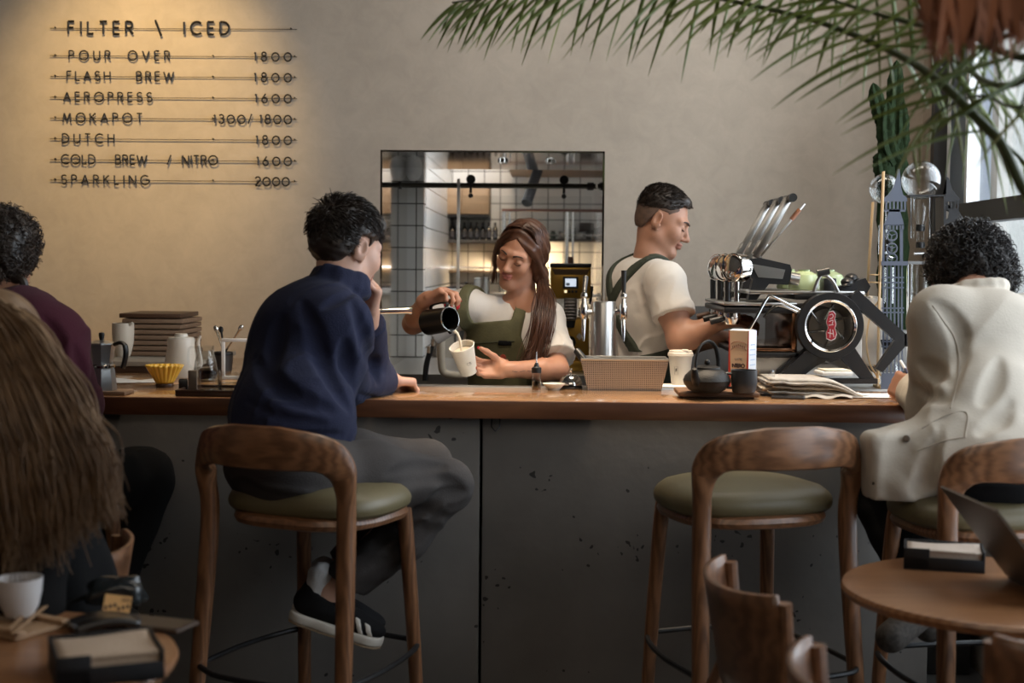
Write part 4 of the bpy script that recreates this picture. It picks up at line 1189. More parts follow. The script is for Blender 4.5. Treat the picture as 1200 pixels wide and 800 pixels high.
# ================================================================ guest in the navy sweater, chin in his hand
def build_navy():
    ft = unit((.62, .78, 0)); R = torso_frame(ft)
    ch, be, hp = PX(366, 412, 3.88), PX(345, 480, 3.76), PX(338, 552, 3.66)
    base = np.array([hp[0], hp[1], 0])
    nk = PX(397, 338, 3.93)
    shR, shL = PX(404, 374, 3.80), PX(370, 356, 4.04)
    elR, wrR = PX(407, 452, 4.10), PX(455, 446, 4.36)
    elL, wrL = PX(434, 441, 4.34), PX(432, 370, 4.12)
    H = Head(PX(408, 291, 3.97), (.66, .71, -.22), (.14, .10, .98), 1.0)
    B = SDF(); H.add(B)
    B.cap(H.w((0, .03, -.05)), nk, .056, .060, .03); B.cap(nk, nk + np.array([-.03, -.02, -.05]), .062, .075, .03)
    B.ell(ch, (.15, .105, .17), R, .05).ell(be, (.13, .10, .15), R, .05).ell(hp, (.15, .11, .10), R, .05)
    for s_, e_, w_ in ((shR, elR, wrR), (shL, elL, wrL)):
        B.cap(nk + (s_ - nk) * .3 + np.array([0, 0, -.03]), s_ + (nk - s_) * .2, .045, .042, .03); B.chain([s_ + (nk - s_) * .2, e_, w_], [.042, .036, .028], .02)
    # right hand resting on the bar, loosely closed; left hand under the chin
    hand_prims(B, wrR, unit((.62, .75, -.08)), (0, 0, -1), 1, (.75, .80, .85, .9), (.85, .25, -.3), 1.0)
    hand_prims(B, wrL, unit((.25, -.10, .95)), unit((-.75, -.35, .15)), -1, (.85, .95, 1.0, 1.05), (.75, .5, -.35), 1.0)
    kn = [PX(523, 568, 3.86), PX(500, 545, 4.02)]; an = [PX(384, 690, 3.80), PX(386, 682, 3.95)]; hj = [PX(345, 560, 3.60), PX(330, 556, 3.80)]
    for k_, a_, h_ in zip(kn, an, hj): B.chain([h_, k_ + (h_ - k_) * .06, a_], [.072, .040, .034], .03)
    feet = []
    for i, a_ in enumerate(an):
        heel = a_ + np.array([-.055, -.005, -.042]); toe = heel + np.array([.170, -.008, -.049]); feet.append((heel, toe, a_)); B.chain([a_, heel + np.array([.04, 0, .0])], [.034, .034], .02); B.cap(heel + np.array([.03, 0, 0]), toe, .024, .018, .03)
    root = sdf_obj('person', B, [skin_s, lip_soft], None, base, .0042, mi_fn=lambda X: H.lips(X).astype(int))
    tag(root, 'young man in navy sweater leaning on the bar with chin in hand', 'person')
    H.face_parts(root, base, thick=.003)
    S = SDF(); S.ell(ch, (.160, .125, .185), R, .06).ell(ch + np.array([-.045, -.03, .0]), (.135, .11, .17), R, .06).ell(be, (.165, .135, .18), R, .06).ell(PX(343, 490, 3.72), (.168, .142, .14), R, .06)
    S.cap(nk + np.array([-.03, -.05, -.04]), shR + np.array([-.02, 0, -.01]), .055, .064, .09).cap(nk + np.array([-.03, .03, -.05]), shL, .055, .068, .06)
    S.cap(shR + np.array([-.03, .0, -.02]), shR + (elR - shR) * .45, .074, .069, .08).cap(shR + (elR - shR) * .45, elR + np.array([0, -.01, .01]), .069, .063, .025); S.sleeve([elR, wrR + (elR - wrR) * .10], [.058, .046], .025)
    S.chain([shL, elL], [.072, .060], .04); cuf = wrL + (elL - wrL) * .12; S.sleeve([elL, cuf], [.056, .050], .025)
    # standing collar
    cq = []
    col = SDF(); 
    for a in np.linspace(0, 2 * PI, 15):
        cq.append(nk + np.array([.010, .002, .020]) + R @ np.array([.063 * math.cos(a), .066 * math.sin(a), .004 + .018 * math.sin(a)]))
    [S.chain([q + np.array([.004 * j_ - .006, .002 * j_, .013 * j_ - .004]) for q in cq], [.011] * 15, .014) for j_ in range(2)]; S.chain([q + np.array([-.008, -.004, -.02]) for q in cq], [.016] * 15, .02)
    base_f = creases(.010, 17, 21, (0.45, 0.2, 1), 2.6, .0025, .26); fine = creases(.006, 26, 29, (.5, .2, 1), 3.0, .0012, .24)
    S.disp = lambda X, d: base_f(X, d) + fine(X, d)
    S.cap(nk + np.array([.01, .004, .11]), nk + np.array([.004, 0, .02]), .056, .052, .008, -1)
    S.clip = [lambda X: PX(345, 522, 3.66)[2] - X[:, 2] + .03 * (X[:, 0] - base[0])]
    press_folds(S, [[(352, 352), (366, 385), (378, 420), (394, 452), (410, 478)], [(414, 352), (426, 385), (436, 420), (444, 446)], [(298, 418), (314, 440), (340, 462), (388, 480)], [(404, 400), (408, 430), (416, 455)], [(330, 372), (322, 400), (318, 430)]], .010, .035)
    press_folds(S, [[(378, 360), (396, 350), (416, 341)], [(290, 470), (330, 490), (380, 497)], [(300, 508), (350, 512), (400, 510)], [(420, 462), (436, 468), (452, 466)]], .006, .02)
    sdf_obj('sweater', S, navy, root, base, .0060)
    # trousers
    T = SDF(); T.ell(hp + np.array([0, 0, .01]), (.185, .15, .115), R, .05)
    for i, (k_, a_, h_) in enumerate(zip(kn, an, hj)):
        m = (h_ + k_) / 2 + np.array([0, 0, .01]); low = a_ + np.array([.062, 0, .030]) if i == 0 else a_ + np.array([.02, 0, .03])
        T.chain([h_, m, k_], [.100, .092, .070], .04); T.chain([k_, (k_ + low) / 2 + np.array([.01, 0, -.012]), low], [.067, .068, .062 if i == 0 else .05], .03)
    f2 = creases(.009, 22, 31, (1, 0.2, -.3), 3.0, .002); T.disp = f2
    hems = [(kn[i], an[i]) for i in range(2)]
    T.clip = [lambda X: np.where(X[:, 2] < PX(400, 640, 3.8)[2], np.maximum((X - (hems[0][1] + np.array([.03, 0, .035]))) @ unit((-.55, 0, -.83)), -1), -1), lambda X: X[:, 2] - PX(340, 500, 3.66)[2]]
    press_folds(T, [[(430, 580), (470, 566), (505, 558), (540, 568)], [(455, 556), (490, 546), (520, 545)], [(500, 590), (524, 580), (546, 577)], [(430, 668), (480, 636), (526, 596)], [(450, 610), (490, 600), (520, 588)], [(436, 640), (462, 622), (490, 612)]], .008, .028)
    sdf_obj('trousers', T, grey_trouser, root, base, .0060)
    # shoes: suede upper, pale midsole, gum outsole, three stripes, laces, sock
    for i, (heel, toe, a_) in enumerate(feet):
        d = unit(toe - heel); up = unit(np.array([-d[2], 0, d[0]])) if abs(d[0]) > .1 else np.array([0, 0, 1.]); y = np.cross(up, d); F = basis(d, y, up)
        Wf = lambda p: heel + F @ np.asarray(p, float)
        L = .268
        sh = SDF(); sh.ell(Wf((.010, 0, .008)), (.050, .037, .042), F, .03).ell(Wf((.085, 0, .000)), (.080, .040, .036), F, .03).ell(Wf((.165, 0, -.010)), (.062, .044, .028), F, .03).cap(Wf((.03, 0, .035)), Wf((.012, 0, .048)), .036, .036, .02)
        sh.cap(Wf((.015, 0, .085)), Wf((.035, 0, .05)), .034, .030, .012, -1)
        sh.clip = [lambda X: -(X - heel) @ up - .026]
        so = sdf_obj('shoe', sh, shoe_black, root, base, .0042)
        def sole(z0, z1, gr, name, m):
            s3 = SDF(); s3.cap(Wf((.002, 0, (z0 + z1) / 2)), Wf((.075, 0, (z0 + z1) / 2)), .040 + gr, .041 + gr, .02).cap(Wf((.075, 0, (z0 + z1) / 2)), Wf((.178, .0, (z0 + z1) / 2)), .041 + gr, .047 + gr, .02)
            zc = lambda X: (X - heel) @ up
            s3.clip = [lambda X: zc(X) - z1, lambda X: z0 - zc(X)]; return sdf_obj(name, s3, m, so, base, .0042)
        sole(-.048, -.022, .002, 'midsole', shoe_white); sole(-.054, -.048, .001, 'outsole', gum)
        for j in range(3):
            st = SDF(); st.p = list(sh.p); st.disp = lambda X, d: -.0022
            def band(X, j=j):
                q = (X - heel) @ F; return np.maximum(np.maximum(np.abs(q[:, 0] - (.128 + .026 * j) + .55 * (q[:, 2])) - .0075, np.abs(q[:, 1]) * 0 + q[:, 2] - .022 + .25 * (q[:, 0] - .12)), np.maximum(-.024 - q[:, 2], q[:, 1] + .015 if i == 0 else q[:, 1] + .015))
            st.clip = [band]; sdf_obj('side_stripe', st, shoe_white, so, base, .0036, extra=.01)
        lc = MB()
        for j in range(5):
            xx = .075 + .017 * j; zz = .036 - .006 * j
            lc.tube([Wf((xx, -.024, zz - .008)) - base, Wf((xx + .004, 0, zz + .004)) - base, Wf((xx, .024, zz - .008)) - base], .0032, 6)
        lc.build('laces', black_cloth, so)
        k2 = SDF(); k2.cap(Wf((.018, 0, .03)), Wf((.018, 0, .03)) + (a_ - heel) * .0 + np.array([.012, 0, .055]), .034, .037, .02); k2.disp = folds(.002, 90, 8); sdf_obj('sock', k2, sock_white, root, base, .0045)
    # short tousled dark hair
    w = H.w; hc = SDF(); hc.ell(w((0, .024, .050)), np.array((.084, .103, .088)) * H.k, H.R, .02); hc.cap(w((-.030, -.062, .080)), w((.030, -.062, .080)), .024, .024, .04); hc.ell(w((0, .062, .005)), (.070, .058, .068), H.R, .03)
    def line(X):
        q = H.loc(X); x, y, z = np.abs(q[:, 0]), q[:, 1], q[:, 2]
        front = np.where(y < -.055, .052 - z, -1); side = np.where((y >= -.055) & (y < .025), .034 - z - .055 * ((y > -.036) & (y < -.016)), -1); back = np.where(y >= .025, -.072 + np.maximum(0, .065 - y) * 2.0 - z, -1)
        return np.maximum(np.maximum(front, side), back)
    hc.clip = [line]; hc.disp = lambda X, d: .0035 * vnoise(X, 110, 14)
    hm = sdf_obj('hair', hc, hair_darkbrown, root, base, .0042)
    r = np.random.default_rng(15); P = []
    while len(P) < 1900:
        d = unit(r.normal(size=3)); p = np.array((0, .024, .050)) + d * np.array((.082, .101, .087))
        if p[2] < .03 + max(0, p[1]) * -1.2 or (abs(p[0]) > .045 and p[2] < .062 and p[1] < .05): continue
        sw = unit(np.array((d[0] * .9 + r.normal(0, .35), -.75 + .5 * (p[1] > .06) + r.normal(0, .3), -.35 if p[2] < .10 else .1))); t = unit(sw - d * (sw @ d) + d * .30)
        L = r.uniform(.022, .042); P.append([w(p - d * .004), w(p + t * L * .45 + d * .003), w(p + t * L * .8 + d * .002), w(p + t * L - d * .003)])
    hair_mesh('hair_strands', np.array(P), np.array([[.0016, .0016, .0011, .0004]]), hair_darkbrown, hm, base)


build_navy()

# ================================================================ guest in the cream blazer, writing at the bar end
def build_cream():
    ft = unit((-.45, .89, 0)); R = torso_frame(ft)
    ch, be, hp = PX(1160, 430, 3.82), PX(1160, 500, 3.68), PX(1162, 552, 3.58)
    base = np.array([hp[0], hp[1], 0]); nk = PX(1143, 345, 3.92)
    shL, shR = PX(1103, 372, 3.80), PX(1212, 378, 3.96)
    elL, wrL = PX(1096, 484, 3.88), PX(1067, 456, 4.20)
    elR, wrR = PX(1180, 462, 4.26), PX(1105, 451, 4.36)
    H = Head(PX(1132, 326, 4.03), (-.62, .55, -.56), (-.30, .30, .9), 1.0)
    B = SDF(); H.add(B)
    B.cap(H.w((0, .03, -.05)), nk, .054, .058, .03); B.ell(ch, (.15, .105, .17), R, .05).ell(be, (.13, .1, .14), R, .05).ell(hp, (.15, .11, .10), R, .05)
    for s_, e_, w_ in ((shL, elL, wrL), (shR, elR, wrR)):
        B.cap(nk + (s_ - nk) * .3 + np.array([0, 0, -.03]), s_ + (nk - s_) * .2, .045, .042, .03); B.chain([s_ + (nk - s_) * .2, e_, w_], [.042, .036, .028], .02)
    hand_prims(B, wrL, unit((-.30, .85, .12)), unit((.75, .3, -.35)), -1, (.55, .65, .8, .9), (.8, .45, -.3), 1.0)
    hand_prims(B, wrR, unit((-.9, .3, -.1)), (0, 0, -1), 1, (.3, .3, .3, .3), (.7, .6, -.2), 1.0)
    hj = [PX(1140, 560, 3.62), PX(1180, 560, 3.66)]; kn = [PX(1022, 556, 3.98), PX(1085, 550, 4.05)]; an = [PX(1078, 700, 3.72), PX(1120, 690, 3.85)]
    for k_, a_, h_ in zip(kn, an, hj): B.chain([h_, k_, a_], [.075, .052, .036], .03)
    root = sdf_obj('person', B, [skin_c, lip_soft], None, base, .0045, mi_fn=lambda X: H.lips(X).astype(int))
    tag(root, 'curly haired person in cream blazer seen from behind, writing at the bar', 'person')
    S = SDF(); S.ell(ch, (.200, .140, .21), R, .06).ell(be, (.185, .140, .19), R, .06).ell(PX(1165, 535, 3.60), (.195, .155, .13), R, .05)
    S.cap(nk + np.array([-.03, -.04, -.05]), shL, .060, .076, .05).cap(nk + np.array([.03, -.0, -.05]), shR, .060, .076, .05)
    S.cap(shL, shL + (elL - shL) * .4, .074, .072, .05).cap(shL + (elL - shL) * .4, elL, .072, .067, .018); S.sleeve([elL, wrL + (elL - wrL) * .10], [.064, .053], .025)
    S.chain([shR, elR, wrR], [.078, .068, .05], .03)
    cq = [nk + R @ np.array([.066 * math.cos(a), .070 * math.sin(a), .010 + .018 * math.sin(a)]) for a in np.linspace(0, 2 * PI, 15)]; S.chain(cq, [.018] * 15, .012)
    # skirt of the jacket over the thigh, hanging off the seat
    sk = [(PX(1110, 520, 3.62), PX(1062, 535, 3.66), .10, .075), (PX(1062, 540, 3.62), PX(1046, 562, 3.62), .07, .055), (PX(1100, 540, 3.56), PX(1062, 566, 3.56), .075, .05)]
    for a, b, r1, r2 in sk: S.cap(a, b, r1, r2, .05)
    S.box(PX(1056, 552, 3.60), (.092, .050, .105), .022, rot(0, -.06, .12), .035)
    f1 = creases(.010, 13, 41, (0.35, 0.2, 1), 2.6, .002, .3); f2 = folds(.0022, 48, 42, (1, 0, -.6), 2.5); S.disp = lambda X, d: f1(X, d) + f2(X, d)
    S.cap(nk + np.array([.0, .0, .09]), nk, .058, .052, .01, -1)
    zh = PX(1060, 586, 3.55)[2]
    S.clip = [lambda X: np.maximum(zh - X[:, 2], np.where(X[:, 0] > PX(1095, 560, 3.6)[0], zh + .11 * np.clip((X[:, 0] - PX(1095, 560, 3.6)[0]) / .10, 0, 1) - X[:, 2], -1))]
    press_folds(S, [[(1091, 352), (1108, 364), (1121, 382), (1125, 400), (1121, 430), (1110, 466)], [(1076, 425), (1092, 434), (1112, 446)], [(1070, 452), (1086, 462), (1104, 468)], [(1172, 420), (1166, 445), (1152, 470)], [(1186, 470), (1172, 490), (1150, 505)], [(1100, 500), (1092, 530), (1080, 560)], [(1080, 545), (1084, 565), (1074, 580)]], .009, .03)
    jk = sdf_obj('blazer', S, cream, root, base, .0060)
    # pocket flap, back and sleeve seams laid on the cloth
    def on_cloth(px, py, Y, lift=.001):
        p = PX(px, py, Y)
        d = ray(px, py); d = d / np.linalg.norm(d); p = p - d * .35
        for it in range(60):
            e = S.ev(p[None])[0]
            if e < .0008: break
            p = p + d * e * .7
        return p - d * lift - base
    for pts in ([(1093, 358), (1105, 375), (1118, 395), (1124, 420), (1121, 450), (1114, 478)], [(1075, 528), (1105, 517), (1131, 512)], [(1080, 502), (1110, 486), (1133, 484), (1131, 512)]):
        q = spline([on_cloth(x, y, 3.6) for x, y in pts], 5); MB().tube(q, .0018, 6).build('seam', mat('cream_seam', (.42, .36, .29), .9), jk)
    bt = on_cloth(1062, 514, 3.6, .003); MB().lathe([(.0001, 0), (.009, 0), (.009, .003), (.006, .004), (.0001, .003)], 14, bt, frame_from((-.1, -1, .3))).build('button', mat('horn_button', (.08, .05, .03), .3), jk)
    st_ = SDF(); st_.ell(PX(1165, 548, 3.49), (.11, .05, .030), None, .02); st_.disp = folds(.006, 40, 44, (0, 0, 1), 2); sdf_obj('shirt_tail', st_, white_paint, root, base, .006)
    T = SDF(); T.ell(hp + np.array([0, 0, -.0]), (.18, .14, .10), R, .04)
    for k_, a_, h_ in zip(kn, an, hj): T.chain([h_, k_, a_ + np.array([0, 0, .04])], [.10, .082, .070], .03)
    T.disp = folds(.008, 22, 47); T.clip = [lambda X: X[:, 2] - .90]
    sdf_obj('trousers', T, black_cloth, root, base, .008)
    for i, a_ in enumerate(an):
        s2 = SDF(); d = unit((-.55, -.55, -.35)); s2.cap(a_ + np.array([.03, .03, -.03]), a_ + d * .15 + np.array([0, 0, -.02]), .042, .040, .02); so = sdf_obj('shoe', s2, mat('shoe_canvas', (.06, .05, .042), .85, var=.4, vscale=90), root, base, .006)
    # curls
    hc = SDF(); hc.ell(H.w((0, .030, .040)), (.104, .112, .098), H.R, .02); hc.ell(H.w((0, .055, -.02)), (.098, .075, .075), H.R, .03); hc.disp = lambda X, d: .009 * vnoise(X, 60, 51) + .004 * vnoise(X, 130, 52)
    hc.clip = [lambda X: np.where(H.loc(X)[:, 1] < -.05, .035 - H.loc(X)[:, 2], -1)]
    hm = sdf_obj('hair', hc, hair_black, root, base, .006)
    P, rr = curls(H, (.112, .118, .112), 1250, 53, rc=.009, ln=.05, tr=.0018, c0=(0, .032, .036), keep=lambda P: ~((P[:, 1] < -.060) & (P[:, 2] < .02)) & (P[:, 2] > -.10))
    hair_mesh('curls', P, rr, hair_black, hm, base)
    P, rr = curls(H, (.104, .082, .082), 420, 54, rc=.009, ln=.05, tr=.0018, c0=(0, .055, -.022), keep=lambda P: (P[:, 2] < .01) & (P[:, 1] > .0)); hair_mesh('curls', P, rr, hair_black, hm, base)


build_cream()


# ================================================================ guest in maroon at the left end
def build_maroon():
    ft = unit((.25, .97, 0)); R = torso_frame(ft)
    ch, be, hp = PX(25, 430, 3.72), PX(20, 500, 3.64), PX(20, 560, 3.60)
    base = np.array([hp[0], hp[1], 0]); nk = PX(12, 350, 3.80)
    shR, shL = PX(64, 396, 3.74), PX(-50, 395, 3.85); elR, wrR = PX(93, 474, 3.98), PX(62, 450, 4.34); elL, wrL = PX(-75, 455, 4.1), PX(-20, 447, 4.4)
    H = Head(PX(4, 302, 3.86), (-.15, .93, -.25), (0, .2, 1), 1.0)
    B = SDF(); H.add(B); B.cap(H.w((0, .03, -.05)), nk, .056, .06, .03); B.ell(ch, (.15, .105, .17), R, .05).ell(be, (.13, .1, .14), R, .05).ell(hp, (.15, .11, .10), R, .05)
    for s_, e_, w_ in ((shL, elL, wrL), (shR, elR, wrR)):
        B.cap(nk + (s_ - nk) * .3 + np.array([0, 0, -.03]), s_, .05, .054, .03); B.chain([s_, e_, w_], [.054, .042, .028], .02)
    hand_prims(B, wrR, unit((-.7, .6, -.1)), (0, 0, -1), 1, (.3,) * 4, scale=1.0); hand_prims(B, wrL, unit((.8, .4, -.1)), (0, 0, -1), -1, (.3,) * 4, scale=1.0)
    hj = [PX(50, 570, 3.60), PX(-10, 570, 3.66)]; kn = [PX(165, 560, 3.93), PX(60, 560, 4.02)]; an = [PX(120, 720, 3.86), PX(60, 720, 3.95)]
    for k_, a_, h_ in zip(kn, an, hj): B.chain([h_, k_, a_], [.075, .052, .036], .03)
    root = sdf_obj('person', B, skin_c, None, base, .006); tag(root, 'person in maroon sweater with dark curly hair, back turned, at left', 'person')
    S = SDF(); S.ell(ch, (.190, .130, .20), R, .06).ell(be, (.17, .13, .18), R, .06).ell(hp, (.17, .13, .10), R, .05)
    S.cap(nk + np.array([.03, -.02, -.03]), shR, .062, .072, .05).cap(nk + np.array([-.03, 0, -.03]), shL, .062, .072, .05).chain([shR, elR, wrR], [.076, .064, .045], .03).chain([shL, elL, wrL], [.076, .064, .045], .03)
    cq = [nk + R @ np.array([.062 * math.cos(a), .066 * math.sin(a), .01]) for a in np.linspace(0, 2 * PI, 13)]; S.chain(cq, [.014] * 13, .012)
    S.disp = creases(.009, 16, 61, (.3, 0, 1), 2.2, .003); S.cap(nk + np.array([0, 0, .09]), nk, .056, .05, .01, -1)
    S.clip = [lambda X: .80 - X[:, 2]]
    press_folds(S, [[(52, 372), (66, 395), (74, 430), (84, 470)], [(88, 405), (100, 440), (106, 470)], [(20, 420), (40, 450), (60, 490)]], .009, .032)
    sdf_obj('sweater', S, maroon, root, base, .007)
    T = SDF(); T.ell(hp, (.175, .14, .10), R, .04)
    for k_, a_, h_ in zip(kn, an, hj): T.chain([h_, k_, a_], [.10, .085, .065], .03)
    T.disp = folds(.008, 22, 67); T.clip = [lambda X: X[:, 2] - .90]; sdf_obj('trousers', T, black_cloth, root, base, .008)
    for a_ in an:
        s2 = SDF(); s2.cap(a_ + np.array([0, -.03, -.03]), a_ + np.array([.03, .13, -.05]), .044, .040, .02); sdf_obj('shoe', s2, shoe_black, root, base, .007)
    hc = SDF(); hc.ell(H.w((0, .026, .036)), (.096, .108, .098), H.R, .02); hc.ell(H.w((0, .062, -.02)), (.075, .06, .075), H.R, .03); hc.disp = lambda X, d: .007 * vnoise(X, 60, 71) + .004 * vnoise(X, 120, 72)
    hm = sdf_obj('hair', hc, hair_darkbrown, root, base, .006)
    P, rr = curls(H, (.100, .112, .100), 750, 73, rc=.008, ln=.05, tr=.0017, c0=(0, .028, .034), keep=lambda P: (P[:, 2] > -.085) & ~((P[:, 1] < -.05) & (P[:, 2] < .03)))
    hair_mesh('curls', P, rr, mat('hair_warm_brown', (.040, .026, .018), .45, var=.3, vscale=30), hm, base)
    P, rr = curls(H, (.082, .068, .082), 300, 74, rc=.008, ln=.05, tr=.0017, c0=(0, .062, -.022), keep=lambda P: (P[:, 2] < .01) & (P[:, 1] > .01)); hair_mesh('curls', P, rr, MATS['hair_warm_brown'], hm, base)
    # a small knot of hair at the nape
    MB().tube(spline([H.w((-.05, .085, -.08)) - base, H.w((-.075, .095, -.085)) - base, H.w((-.082, .09, -.105)) - base], 5), [.012] * 10 + [.006], 8).build('hair_tail', hair_darkbrown, hm)
    st = make_stool('walnut bar stool under the person in the maroon sweater', (hp[0] + .01, hp[1] + .02, 0), math.radians(-10)); return root


build_maroon()


# ================================================================ long-haired person at the left table
def build_blonde():
    ft = unit((-.95, -.30, 0)); R = torso_frame(ft)
    ch, be, hp = PX(45, 590, 2.95), PX(70, 680, 2.98), PX(75, 760, 2.98)
    ch[2], be[2], hp[2] = .88, .68, .53
    base = np.array([hp[0], hp[1], 0]); nk = PX(2, 480, 2.93)
    shR, shL = PX(40, 540, 3.12), PX(62, 545, 2.76)
    H = Head(PX(-24, 420, 2.88), (-.90, -.30, -.32), (-.15, -.05, 1), 1.0)
    B = SDF(); H.add(B); B.cap(H.w((0, .03, -.05)), nk, .05, .055, .03); B.ell(ch, (.14, .10, .17), R, .05).ell(be, (.12, .095, .14), R, .05).ell(hp, (.15, .11, .10), R, .05)
    elL = shL + np.array([-.02, -.06, -.27]); wrL = elL + np.array([-.24, -.03, .05]); elR = shR + np.array([-.02, .05, -.27]); wrR = elR + np.array([-.24, 0, .05])
    for s_, e_, w_ in ((shL, elL, wrL), (shR, elR, wrR)):
        B.cap(nk + (s_ - nk) * .3, s_, .045, .05, .03); B.chain([s_, e_, w_], [.05, .038, .026], .02)
    hand_prims(B, wrL, (-1, 0, 0), (0, 0, -1), -1, (.3,) * 4, scale=.95); hand_prims(B, wrR, (-1, 0, 0), (0, 0, -1), 1, (.3,) * 4, scale=.95)
    legs = []
    for sy in (-1, 1):
        h_ = hp + np.array([0, sy * .09, 0]); k_ = h_ + np.array([-.40, sy * .03, -.02]); a_ = np.array([k_[0] + .02, k_[1], .09]); legs.append((h_, k_, a_)); B.chain([h_, k_, a_], [.07, .05, .035], .03); B.cap([a_[0] + .02, a_[1], .045], [a_[0] - .13, a_[1], .04], .032, .028, .02)
    root = sdf_obj('person', B, skin_s, None, base, .006); tag(root, 'person with long dark blonde hair and black clothes at the left table', 'person')
    S = SDF(); S.ell(ch, (.165, .125, .19), R, .06).ell(be, (.15, .125, .17), R, .06).ell(hp + np.array([0, 0, .05]), (.16, .125, .09), R, .05)
    for s_, e_, w_ in ((shL, elL, wrL), (shR, elR, wrR)):
        S.cap(nk + np.array([0, 0, -.04]), s_, .055, .064, .05); S.chain([s_, e_, w_], [.066, .055, .04], .03)
    S.disp = folds(.007, 22, 81, (.2, 0, 1), 1.6); S.cap(nk + np.array([0, 0, .08]), nk + np.array([-.01, 0, .01]), .05, .05, .01, -1); sdf_obj('jumper', S, black_cloth, root, base, .007)
    T = SDF(); T.ell(hp, (.165, .125, .095), R, .04)
    for h_, k_, a_ in legs: T.chain([h_, k_, a_ + np.array([0, 0, .0])], [.09, .07, .055], .03)
    sdf_obj('trousers', T, black_cloth, root, base, .009)
    for h_, k_, a_ in legs:
        s2 = SDF(); s2.cap([a_[0] + .03, a_[1], .05], [a_[0] - .15, a_[1], .045], .045, .04, .02); s2.clip = [lambda X: .001 - X[:, 2]]; sdf_obj('shoe', s2, shoe_black, root, base, .009)
    w = H.w; hc = SDF(); hc.ell(w((0, .026, .048)), (.088, .108, .090), H.R, .02); hc.ell(w((0, .07, -.01)), (.07, .06, .09), H.R, .04)
    hc.clip = [lambda X: np.where(H.loc(X)[:, 1] < -.02, .03 - H.loc(X)[:, 1] * .8 - H.loc(X)[:, 2], -1)]
    hm = sdf_obj('hair', hc, hair_blond, root, base, .006)
    r = np.random.default_rng(83); P = []
    # the sweep of hair runs from the crown over the back, its edge to the right
    edge = [(0, 352, 2.84), (48, 395, 2.76), (92, 468, 2.70), (122, 535, 2.68), (137, 600, 2.68)]
    low = [(-60, 350, 2.82), (-40, 420, 2.72), (-10, 500, 2.66), (6, 590, 2.64), (12, 680, 2.64)]
    for i in range(2300):
        u = r.random() ** .8; dy = r.uniform(-.03, .05); n = r.normal(0, 1, (5, 3)) * np.array([[.002], [.006], [.009], [.012], [.016]])
        c = [np.asarray(PX(*e)) * u + np.asarray(PX(*l)) * (1 - u) + np.array([0, dy * (1 - .4 * j / 4), 0]) + n[j] for j, (e, l) in enumerate(zip(edge, low))]
        c[0] = c[0] + np.array([0, .02, .01 * (1 - abs(2 * u - 1))]); c[1] += np.array([.0, 0, .0]); 
        ln_ = r.uniform(.75, 1.06); q = spline(c, 6); k = np.linspace(0, (len(q) - 1) * min(ln_, 1), 22); k0 = np.floor(k).astype(int).clip(0, len(q) - 2); f = (k - k0)[:, None]; P.append(q[k0] * (1 - f) + q[k0 + 1] * f)
    hair_mesh('long_hair', np.array(P), np.r_[np.linspace(.0024, .0026, 10), np.linspace(.0026, .0008, 12)][None], hair_blond, hm, base)


build_blonde()

# ================================================================ things on the left half of the bar
dark_board = wood('dark_board_wood', (0.035, 0.016, 0.009), (0.085, 0.040, 0.020), 0.45, 8)
mid_board = wood('plain_board_wood', (0.155, 0.092, 0.055), (0.255, 0.160, 0.100), 0.55, 7)
ceramic = mat('cream_ceramic', (0.62, 0.54, 0.44), 0.35)
white_cer = mat('white_ceramic', (0.66, 0.65, 0.63), 0.25)
alu = mat('cast_aluminium', (0.42, 0.43, 0.44), 0.33, 0.9, bump=.05, bscale=50)
clear = glass('clear_glass', (.97, .98, .98), refl=.16)
water = glass('water', (.93, .95, .95), refl=.10)
paper_w = mat('white_paper', (0.68, 0.66, 0.62), 0.8)
yellow = mat('yellow_glaze', (0.66, 0.40, 0.045), 0.30, coat=.3)
sh = thing('low_shelf', 'low wooden shelf with pale top under the stack of boards', 'shelf', (-1.63, 5.36, ZT))
MB().box((0, 0, .012), (.74, .64, .024), bev=.002).build('base', dark_board, sh); MB().box((0, .0, .034), (.76, .66, .018), bev=.003).build('top', mat('shelf_top', (.34, .29, .23), .5), sh)
ZS = ZT + .044
BP = [(188, 5.42)]
for i in range(8):
    a, b = at(155 + (i % 3) * .8, 424, 5.42), at(224.5 - (i % 2) * 1.5, 424, 5.42)
    if i == 7: a, b = at(151, 424, 5.42), at(221, 424, 5.42)
    nth = ['lowest', 'second from the bottom', 'third from the bottom', 'fourth from the bottom', 'fourth from the top', 'third from the top', 'second from the top', 'topmost'][i]
    t = thing('wooden_board', 'flat wooden serving board, %s in the stack behind the white kettle' % nth, 'board', ((a[0] + b[0]) / 2, 5.44, ZS + i * .0203), 0.01 * ((i * 37) % 5 - 2), 'stack of wooden boards')
    MB().box((0, 0, .0100), (b[0] - a[0], .30, .0165), bev=.003).build('board', mid_board if i < 7 else dark_board, t)
    for sx in (-1, 1):
        MB().box((sx * (b[0] - a[0]) * .36, 0, .0009), (.03, .26, .0018)).build('cleat', dark_board, t)
v = at(144.5, 427, 5.28)
MB_v = MB().lathe([(.0001, 0), (.024, 0), (.029, .01), (.038, .05), (.041, .09), (.0400, .125), (.037, .125), (.035, .09), (.0001, .02)], 32)
vz = thing('vase', 'cream tapered ceramic beaker beside the board stack', 'vase', (v[0], 5.28, ZS)); MB_v.build('body', ceramic, vz)
MB().tube([(.028, -.02, .118), (.044, -.030, .128)], [.008, .003], 8).build('lip', ceramic, vz)
